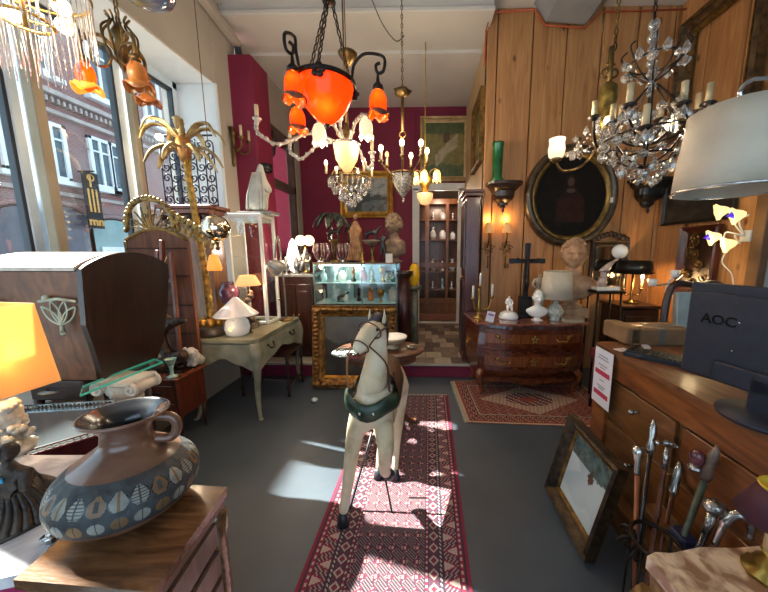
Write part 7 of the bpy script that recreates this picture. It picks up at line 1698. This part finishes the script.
for k in range(3): a_ = 2*PI*k/3+.6; chain(b, c+Vector((.165*math.cos(a_), .165*math.sin(a_), .08)), hub+Vector((.02*math.cos(a_), .02*math.sin(a_), 0)), .017, .0045); b.build('chain', IRON, root); b = MB()
b.ball(hub, (.04, .04, .02), 12); chain(b, hub, (hub.x, hub.y, CZ-.01), .016, .004); b.build('hanging_hook', IRON, root)
for (px, py, Y) in ((293, 72, 1.78), (378, 90, 1.9), (297, 108, 2.15)):
    q = at(px, py, Y=Y); d = (q-c); d.z = 0; s0 = c+d.normalized()*.165+Vector((0, 0, .07)); b = MB()
    tp_ = q+Vector((0, 0, .13)); b.tube(bez([s0, s0+d.normalized()*.02+Vector((0, 0, .09)), s0.lerp(tp_, .55)+Vector((0, 0, .1)), tp_+d.normalized()*.035+Vector((0, 0, .04)), tp_+d.normalized()*.035+Vector((0, 0, -.03)), tp_+Vector((0, 0, -.04)), tp_+d.normalized()*-.01+Vector((0, 0, .0)), tp_+d.normalized()*.015+Vector((0, 0, .012))], 7), .009, 8)
    b.solid([(.034, .0), (.03, .022), (.012, .04), (.006, .09)], q, 16); b.build('iron_arm', IRON, root)
    t = tulip(root, q, 1.15, ORG); 
    MB().ball(q+Vector((0, 0, -.055)), (.015, .015, .024), 12).build('bulb', FLAME, t); bulb(q+Vector((0, -.015, -.05)), .8, (1, .8, .4), .015, root)
    bb = MB(); bb.lathe([(.05, -.115), (.066, -.14), (.062, -.145), (.046, -.118)], q, 36, wav=(3, .012, 3)); bb.build('glass_lip', ORL, t)
    bulb(q+Vector((0, 0, -.17)), 1.5, (1, .5, .2), .03, root)
# --- porcelain chandelier with white tulips
c = at(347, 150, Y=2.55); root = thing('porcelain_chandelier', 'white porcelain flowered chandelier with lit white glass tulips behind the orange bowl', 'chandelier', c)
PO = mat('porcelain_white', '#857c70', '#ada395', 20, .3, coat=.4, bump=.4)
zc = CZ; b = MB(); b.tube([c+Vector((0, 0, .02)), (c.x, c.y, CZ)], .006, 6, mi=0); b.solid([(.012, 0), (.06, .06), (.075, .085), (.07, .09)], at(348, 66, Y=2.55), 20); b.solid([(.02, -.02), (.035, .03), (.015, .08), (.03, .14), (.012, .2)], c, 16); b.build('stem', DKBRASS, root)
b = MB(); b.lathe([(0, -.2), (.03, -.19), (.085, -.1), (.1, .0), (.1, .015)], c+Vector((0, -.02, .02)), 32, ribs=12, ribd=.03); b.build('glass_bowl', lit_shade('lit_cream_bowl', '#c8b290', '#ffc878', .3, .5, tc='#ffe0b0'), root)
MB().torus(c+Vector((0, -.02, .035)), .104, .008, 32, 6).build('bowl_rim', SILVER, root); bulb(c+Vector((0, 0, .12)), 7, (1, .8, .55), .06, root)
for k, (px, py, kind) in enumerate(((257, 118, 1), (319, 128, 0), (366, 122, 0), (290, 140, 1), (340, 118, 1), (372, 152, 1))):
    Y = (2.35, 2.4, 2.45, 2.75, 2.9, 2.75)[k]; q = at(px, py, Y=Y); s0 = c+Vector((0, 0, -.02)); mid = s0.lerp(q, .55); mid.z = min(s0.z, q.z)-(.12 if kind else -.08)
    if kind: P = bez([c+Vector((0, 0, .02)), (c+Vector((0, 0, .02))).lerp(q, .4)+Vector((0, 0, .02)), c.lerp(q, .78)+Vector((0, 0, -.13)), q+Vector((0, 0, -.1)), q], 8)
    else: P = bez([s0, s0.lerp(q, .5)+Vector((0, 0, .12)), q+Vector((0, 0, .05))], 9)
    b = MB(); b.tube(P, .011, 7)
    for i in range(0, len(P), 2): b.ball(P[i]+Vector((0, 0, .008*math.sin(i))), .017, 8)
    b.build('porcelain_arm', PO, root)
    if kind: b = MB(); b.solid([(.012, -.03), (.03, -.01), (.032, .0)], q, 12); b.build('candle_cup', PO, root); MB().solid([(.014, 0), (.014, .09)], q, 10).build('candle', CANDLE, root)
    else: t = tulip(root, q+Vector((0, 0, .03)), 1.15, GLOWW); bulb(q+Vector((0, 0, -.18)), 3, (1, .82, .6), .04, root)
# --- crystal basket chandelier beneath
c = at(350, 185, Y=3.35); root = thing('crystal_basket_chandelier', 'small crystal basket chandelier with candle bulbs hanging in front of the far landscape painting', 'chandelier', c)
b = MB(); b.torus(c+Vector((0, 0, .06)), .22, .008, 36, 6); b.torus(c+Vector((0, 0, .17)), .08, .006, 24, 6); b.tube([c+Vector((0, 0, -.05)), (c.x, c.y, CZ if c.y < 3.6 else BZ)], .005, 6)
for k in range(8): a_ = 2*PI*k/8; b.tube(bez([c+Vector((.08*math.cos(a_), .08*math.sin(a_), .17)), c+Vector((.17*math.cos(a_), .17*math.sin(a_), .13)), c+Vector((.22*math.cos(a_), .22*math.sin(a_), .06))], 5), .005, 5)
b.build('frame', DKBRASS, root)
for k in range(6):
    a_ = 2*PI*k/6+.35; q = c+Vector((.24*math.cos(a_), .24*math.sin(a_), .10)); MB().solid([(.012, 0), (.012, .08)], q, 8).build('candle', CANDLE, root); MB().ball(q+Vector((0, 0, .105)), (.017, .017, .03), 10).build('flame_bulb', FLAME, root)
random.seed(31)
for k in range(26): a_ = 2*PI*k/26; drop(root, c+Vector((.22*math.cos(a_), .22*math.sin(a_), .02)), 2, 1.1)
for r, n, z in ((.17, 20, -.06), (.11, 14, -.13), (.05, 8, -.19)):
    for k in range(n): a_ = 2*PI*k/n; drop(root, c+Vector((r*math.cos(a_), r*math.sin(a_), z)), k % 2, 1.5)
bulb(c+Vector((0, -.1, .3)), 9, (1, .82, .6), .1, root)
# --- candle chandelier with crystal pod
c = at(403, 182, Y=3.15); root = thing('candle_chandelier', 'brass chandelier with lit candle bulbs around a beaded crystal pod, right of the far landscape', 'chandelier', c)
b = MB(); b.tube([c+Vector((0, 0, .1)), c+Vector((0, 0, .42))], .01, 8); b.torus(c+Vector((0, 0, .45)), .03, .008, 16, 6, T=Matrix.Rotation(PI/2, 4, 'X')); b.tube([c+Vector((0, 0, .48)), c+Vector((0, 0, .8))], .015, 8); b.solid([(.0, .78), (.05, .8), (.08, .84), (.02, .88)], c, 12, ribs=5, ribd=.2); chain(b, c+Vector((0, 0, .86)), (c.x, c.y, CZ-.01), .016, .004); b.torus(c+Vector((0, 0, .08)), .11, .008, 28, 6); b.build('stem', DKBRASS, root)
b = MB(); b.lathe([(0, -.16), (.02, -.14), (.07, -.07), (.1, .0), (.105, .07)], c, 28, ribs=14, ribd=.06); b.solid([(0, -.21), (.015, -.19), (.008, -.16)], c, 8); b.build('beaded_pod', mat('beaded_crystal', '#6f6558', '#cfc4b0', 70, .15, .4, .8, bscale=80, contrast=(.4, .6)), root)
for k, (px, py, Y) in enumerate(((381, 160, 3.0), (387, 165, 3.35), (402, 155, 2.85), (411, 166, 3.4), (421, 155, 2.95), (427, 162, 3.2))):
    q = at(px, py, Y=Y); s0 = c+Vector((0, 0, .06)); b = MB(); b.tube(bez([s0, s0.lerp(q, .5)+Vector((0, 0, -.07)), q+Vector((0, 0, -.03))], 7), .007, 6); b.solid([(.006, -.03), (.025, -.005), (.02, .0)], q, 10); b.build('candle_arm', DKBRASS, root)
    MB().solid([(.012, 0), (.012, .075)], q, 10).build('candle', CANDLE, root)
    MB().ball(q+Vector((0, 0, .105)), (.022, .022, .034), 12).build('flame_bulb', FLAME if k != 1 else CANDLE, root)
bulb(c+Vector((0, -.12, .35)), 12, (1, .82, .58), .1, root)
# --- gilt light with tulips and uplight near the doorway
c = at(425, 182, Y=4.1); root = thing('gilt_chandelier', 'gilt chandelier with three small lit tulips and a cream bowl before the doorway', 'chandelier', c)
b = MB(); b.tube([c+Vector((0, 0, -.12)), (c.x, c.y, BZ-.035)], .006, 6); b.solid([(.02, -.15), (.05, -.05), (.09, .03), (.07, .08), (.02, .12)], c, 16, ribs=6, ribd=.15); b.build('stem', mat('bright_brass', '#b8923a', '#e0c060', 12, .3, .8), root)
q = at(425, 196, Y=4.1); b = MB(); b.lathe([(0, -.12), (.06, -.1), (.1, -.03), (.105, .03)], q, 24); b.build('glass_bowl', glow('lit_peach_bowl', '#e5c097', '#ffb870', .7, .3), root)
for px, py in ((437, 170), (415, 172), (424, 170)):
    q = at(px, py, Y=4.0); b = MB(); b.tube(bez([c+Vector((0, 0, .0)), c.lerp(q, .5)+Vector((0, -.02, .06)), q+Vector((0, 0, .02))], 6), .006, 6); b.build('arm', DKBRASS, root); tulip(root, q, 1.1, glow('lit_yellow_tulip', '#f2d590', '#ffd070', 1.4))
bulb(c+Vector((0, -.2, .0)), 6, (1, .75, .45), .06, root)
# hook & loose cable
b = MB(); h0 = at(405, 30, Y=3.15); b.tube(bez([at(372, 0, Y=2.6), at(383, 25, Y=2.8), at(396, 41, Y=3.0), at(404, 36, Y=3.14)], 8), .005, 5); tag(b.build('ceiling_cable', mat('grey_cable', '#4b4a48', None, rough=.7)), 'loose grey electric cable looping down from the ceiling to a chandelier hook', 'cable')
# --- brass candle chandelier with glass, right
c = at(606, 118, Y=2.35); root = thing('brass_chandelier', 'tall brass chandelier with candle sleeves and one lit glass tulip before the oval portrait', 'chandelier', c)
OB = mat('olive_brass', '#574823', '#97803f', 16, .35, .8, .3)
b = MB(); b.solid([(0, -.33), (.03, -.3), (.05, -.2), (.035, -.12), (.07, -.05), (.062, .0), (.05, .06), (.06, .12), (.058, .2), (.03, .23)], c, 20, ribs=8, ribd=.06); b.build('body', OB, root)
b = MB()
for s in (-1, 1): b.tube(spiral(c+Vector((.03*s, 0, .30)), .05, .01, PI/2, PI/2+s*8, (1, 0, 0), (0, 0, 1)), .008, 6)
b.tube([c+Vector((0, 0, .2)), c+Vector((0, 0, .46))], .02, 8); chain(b, c+Vector((.02, 0, .44)), (c.x+.02, c.y, CZ-.01), .02, .005); b.tube([(c.x-.08, c.y, CZ), c+Vector((-.09, 0, .7)), c+Vector((-.05, 0, .44))], .004, 5); b.build('crown', DKBRASS, root)
for k, (px, py, Y, lit) in enumerate(((594, 118, 2.1, 0), (556, 160, 2.25, 1), (620, 118, 2.7, 0), (577, 140, 2.5, 0), (634, 142, 2.3, 0))):
    q = at(px, py, Y=Y); s0 = c+Vector((0, 0, -.1)); b = MB(); b.tube(bez([s0, s0.lerp(q, .4)+Vector((0, 0, -.14)), s0.lerp(q, .85)+Vector((0, 0, -.1)), q], 8), .009, 7); b.tube(spiral(s0.lerp(q, .5)+Vector((0, 0, -.02)), .05, .01, 0, 8, ((q-s0).x, (q-s0).y, 0), (0, 0, .3), 14), .005, 5); b.solid([(.008, -.02), (.04, .0), (.035, .01)], q, 12); b.build('scroll_arm', DKBRASS if k else IRON, root)
    if lit:
        b = MB(); pr = [(.02, 0), (.045, .02), (.052, .06), (.045, .1), (.05, .125)]; b.lathe([(r_*1.1, z*1.1) for r_, z in pr], q, 28); b.lathe([(r_, z*1.1) for r_, z in pr], q, 28); b.build('glass_tulip', glow('lit_clear_tulip', '#d3c6b2', '#ffe0b0', .7, .2), root); MB().ball(q+Vector((0, 0, .08)), (.025, .025, .035), 12).build('flame_bulb', FLAME, root); bulb(q+Vector((0, -.08, .2)), 7, (1, .8, .55), .05, root)
    elif k in (0, 4, 2): MB().solid([(.017, 0), (.016, .1)], q, 12).build('candle', CANDLE, root)
random.seed(41)
for k in range(34):
    a_ = random.uniform(0, 2*PI); r = random.uniform(.12, .28); drop(root, c+Vector((r*math.cos(a_)-.04, r*math.sin(a_), -.08-.16*random.random())), random.choice((0, 1, 0)), random.uniform(1.1, 1.7))
b = MB()
for k in range(3): P = [c+Vector((-.25+.02*i, -.1, -.18-.08*math.sin(PI*i/10+k))) for i in range(11)]; [b.ball(p, .008, 6) for p in P]
b.build('bead_garland', CRYS2, root); MB().ball(c+Vector((-.1, -.2, -.1)), (.022, .022, .03), 10).build('flame_bulb', FLAME, root)
# --- large crystal chandelier
c = at(648, 135, Y=2.05); root = thing('crystal_chandelier', 'largest chandelier, iron cage dripping with clear crystal drops, in front of the pine corner', 'chandelier', c)
DI = mat('dark_iron_chandelier', '#1c1512', '#3a2d26', 20, .4, .6)
b = MB(); top = at(655, 12, Y=2.05); b.tube([c+Vector((0, 0, -.2)), top], .008, 8); chain(b, top, (top.x, top.y, CZ-.01), .018, .004); b.torus(c+Vector((0, 0, -.02)), .24, .007, 36, 6); b.torus(c+Vector((0, 0, -.14)), .16, .006, 30, 6); b.torus(at(654, 62, Y=2.05), .13, .006, 28, 6)
for k in range(8):
    a_ = 2*PI*k/8+.2; d = Vector((math.cos(a_), math.sin(a_), 0)); b.tube(bez([c+Vector((0, 0, -.2)), c+d*.15+Vector((0, 0, -.14)), c+d*.24+Vector((0, 0, -.02)), c+d*.16+Vector((0, 0, .12)), c+d*.03+Vector((0, 0, .28))], 6), .006, 6)
    q = at(654, 62, Y=2.05); b.tube(bez([q+Vector((0, 0, -.12)), q+d*.1+Vector((0, 0, -.05)), q+d*.17+Vector((0, 0, .06)), q+d*.14+Vector((0, 0, .1))], 6), .005, 5)
b.build('iron_cage', DI, root)
b = MB(); q = top; 
for i in range(12): b.ball(c.lerp(top, .35+.6*i/12), (.02+.012*(i % 2), .02+.012*(i % 2), .03), 10)
b.build('glass_stem', CRYS2, root)
for k, (px, py, Y) in enumerate(((629, 106, 1.85), (683, 104, 1.85), (708, 104, 2.0), (697, 112, 2.25), (612, 124, 2.1), (660, 120, 2.35), (645, 128, 1.75))):
    q = at(px, py, Y=Y); s0 = c+Vector((0, 0, -.06)); b = MB(); b.tube(bez([s0, s0.lerp(q, .5)+Vector((0, 0, -.06)), s0.lerp(q, .95)+Vector((0, 0, -.05)), q], 8), .008, 6); b.solid([(.006, -.03), (.02, -.012), (.042, .0), (.036, .008)], q, 14); b.build('candle_arm', DI, root)
    MB().solid([(.018, 0), (.017, .11)], q+Vector((0, 0, .006)), 12).build('candle', CANDLE, root)
    for j in range(3): drop(root, q+Vector((.035*math.cos(j*2.1), .035*math.sin(j*2.1), -.04)), 0, 1.5)
random.seed(51)
for r, n, z in ((.25, 17, -.05), (.19, 13, -.14), (.13, 9, -.2), (.07, 5, -.25)):
    for k in range(n): a_ = 2*PI*(k+.4*random.random())/n; drop(root, c+Vector((r*math.cos(a_), r*math.sin(a_), z+random.uniform(-.02, .02))), random.choice((0, 1)), random.uniform(1.5, 2.1))
for k in range(14): a_ = 2*PI*k/14; q = at(654, 62, Y=2.05); drop(root, q+Vector((.15*math.cos(a_), .15*math.sin(a_), .02-.05*(k % 2))), k % 2, random.uniform(1.4, 1.9))
for k in range(20): a_ = random.uniform(0, 2*PI); r = random.uniform(.08, .24); drop(root, c+Vector((r*math.cos(a_), r*math.sin(a_), random.uniform(.0, .18))), random.choice((0, 1)), random.uniform(1.3, 1.9))
MB().ball(c+Vector((-.02, -.2, -.02)), (.022, .022, .028), 10).build('bulb', FLAME, root); bulb(c+Vector((0, 0, -.02)), 6, (1, .85, .65), .03, root)
# --- drum shade
c = at(737, 152, Y=1.3); zt, zb = at(732, 110, Y=1.3).z, at(732, 192, Y=1.3).z; root = thing('drum_pendant', 'large off-white satin drum lampshade hanging from a chrome bracket at the right', 'lamp', c)
b = MB(); n = 64; r0, r1 = .19, .165; pr = [(r0, zb), (r0*.97, zb+(zt-zb)*.35), (r1*1.03, zb+(zt-zb)*.75), (r1, zt), (r1-.004, zt), (r0-.004, zb), (r0, zb)]
b.lathe(pr, (c.x, c.y, 0), n, ribs=5, ribd=.012); b.build('lamp_shade', mat('satin_shade', '#aca08c', '#c2b7a2', 4, .55, bump=.1), root)
b = MB(); b.torus((c.x, c.y, zb+.004), r0+.001, .006, n, 6); b.build('shade_band', mat('silver_band', '#aaa6a0', '#d4d2cd', 60, .25, .7), root)
b = MB()
for k in range(4): a_ = PI/2*k+.3; b.tube([(c.x, c.y, zt-.03), (c.x+r1*math.cos(a_), c.y+r1*math.sin(a_), zt)], .003, 5)
hk = at(772, 78, Y=1.3); b.tube(bez([(c.x-.0, c.y, zt-.12), (c.x+.005, c.y, zt), at(740, 92, Y=1.3), at(750, 81, Y=1.3), hk, (hk.x+.5, c.y, hk.z+.02), (RX+.0, c.y, hk.z+.02)], 8), .008, 8); b.build('chrome_bracket', CHROME, root)
# --- glass rod chandelier top-left
c = at(22, 2, Y=1.2); root = thing('glass_rod_chandelier', 'round chandelier of hanging clear glass rods with lit bulbs in the top left corner', 'chandelier', c)
ROD = MB(); ROD.lathe([(0, -.1), (.0022, -.097), (.0022, .095), (0, .1)], (0, 0, 0), 6, smooth=False); ro = ROD.build('glass_rod', mat('glass_rod', '#d5c6c4', '#fbf6ee', 30, .08, coat=.5, trans=.5)); rme = ro.data; bpy.data.objects.remove(ro)
b = MB(); 
for r, z in ((.18, .08), (.125, -.0), (.07, -.06)): b.torus(c+Vector((0, 0, z)), r, .006, 44, 6)
for k in range(4): a_ = PI/2*k; b.tube([c+Vector((0, 0, .1)), c+Vector((.18*math.cos(a_), .18*math.sin(a_), .08))], .005, 5)
b.tube([c+Vector((0, 0, -.08)), (c.x, c.y, CZ)], .008, 8); b.solid([(.03, .02), (.035, .1), (.02, .14)], c, 14); b.build('brass_ring', BRASS, root)
for r, n, z in ((.18, 52, -.02), (.125, 30, -.1), (.07, 16, -.16)):
    for k in range(n):
        a_ = 2*PI*k/n; o = bpy.data.objects.new('glass_rod', rme); COL.objects.link(o); o.parent = root; o.location = (r*math.cos(a_), r*math.sin(a_), z+.01*math.sin(k*2)); o.rotation_euler = (.03*math.sin(k), .03*math.cos(k*1.7), 0)
for k in range(5): a_ = 2*PI*k/5+.2; q = c+Vector((.12*math.cos(a_), .12*math.sin(a_), -.0)); MB().ball(q, .028, 14).build('bulb', FLAME, root)
bulb(c+Vector((0, 0, 0)), 8, (1, .85, .65), .05, root)
# --- iron chandelier with tulips, left
c = at(121, 46, Y=1.6); root = thing('tulip_chandelier', 'wrought bronze chandelier with orange and amber tulip shades hanging by the window', 'chandelier', c)
b = MB(); b.solid([(0, -.12), (.015, -.1), (.03, -.04), (.02, .02), (.035, .05), (.01, .1)], c, 14); chain(b, c+Vector((0, 0, .1)), (c.x, c.y, CZ-.01), .015, .004)
for k in range(9): a_ = 2*PI*k/9; d = Vector((math.cos(a_), math.sin(a_), 0)); b.tube(bez([c+Vector((0, 0, -.1)), c+d*.05+Vector((0, 0, -.04)), c+d*.065+Vector((0, 0, .05)), c+d*.03+Vector((0, 0, .1)), c+d*.045+Vector((0, 0, .13))], 6), .005, 6)
b.build('bronze_body', DKBRASS, root)
AMB = mat('amber_tulip', '#8f451c', '#c98238', 7, .25, coat=.4, emit='#d9691c', es=.04)
for k, (px, py, Y, m) in enumerate(((84, 63, 1.5, ORG), (136, 62, 1.5, AMB), (146, 80, 1.75, AMB))):
    q = at(px, py, Y=Y); b = MB(); P = bez([c+Vector((0, 0, -.06)), c.lerp(q, .5)+Vector((0, 0, .08)), q+Vector((.0, 0, .1)), q+Vector((0, 0, .01))], 9); b.tube(P, .008, 7); b.solid([(.02, -.0), (.024, .02), (.008, .035)], q, 12); b.tube(spiral(c.lerp(q, .55)+Vector((0, 0, .0)), .06, .01, 1, 9, ((q-c).x*6, (q-c).y*6, 0), (0, 0, 1), 20), .005, 6) if False else None; b.torus(c.lerp(q, .55)+Vector((0, 0, .0)), .05, .006, 22, 6, T=Matrix.Rotation(PI/2, 4, 'X')); b.build('scroll_arm', DKBRASS, root)
    t = tulip(root, q, .85 if k else .8, m, n=4); bb = MB(); bb.lathe([(.042, -.093), (.057, -.114), (.053, -.118), (.037, -.096)], q, 30, wav=(3, .014, 3)); bb.build('glass_lip', glow('yellow_lip', '#e8a840', '#f5a830', .5) if k == 0 else AMB, t)
bulb(at(84, 78, Y=1.5), 1.5, (1, .5, .2), .03, root)
# --- iridescent dish at the top edge
c = at(143, -6, Y=1.25); root = thing('glass_dish_lamp', 'iridescent blue-green glass dish ceiling lamp at the top edge of the view', 'lamp', c)
MB().lathe([(0, -.03), (.05, -.025), (.09, .0), (.1, .02)], c, 32).build('glass_dish', mat('iridescent_glass', '#4f6a86', '#9a9a6a', 9, .15, .2, coat=.6, c3='#7a86a0'), root)
b = MB(); b.tube([c+Vector((0, 0, -.02)), (c.x, c.y, CZ)], .004, 6); b.build('rod', BRASS, root)
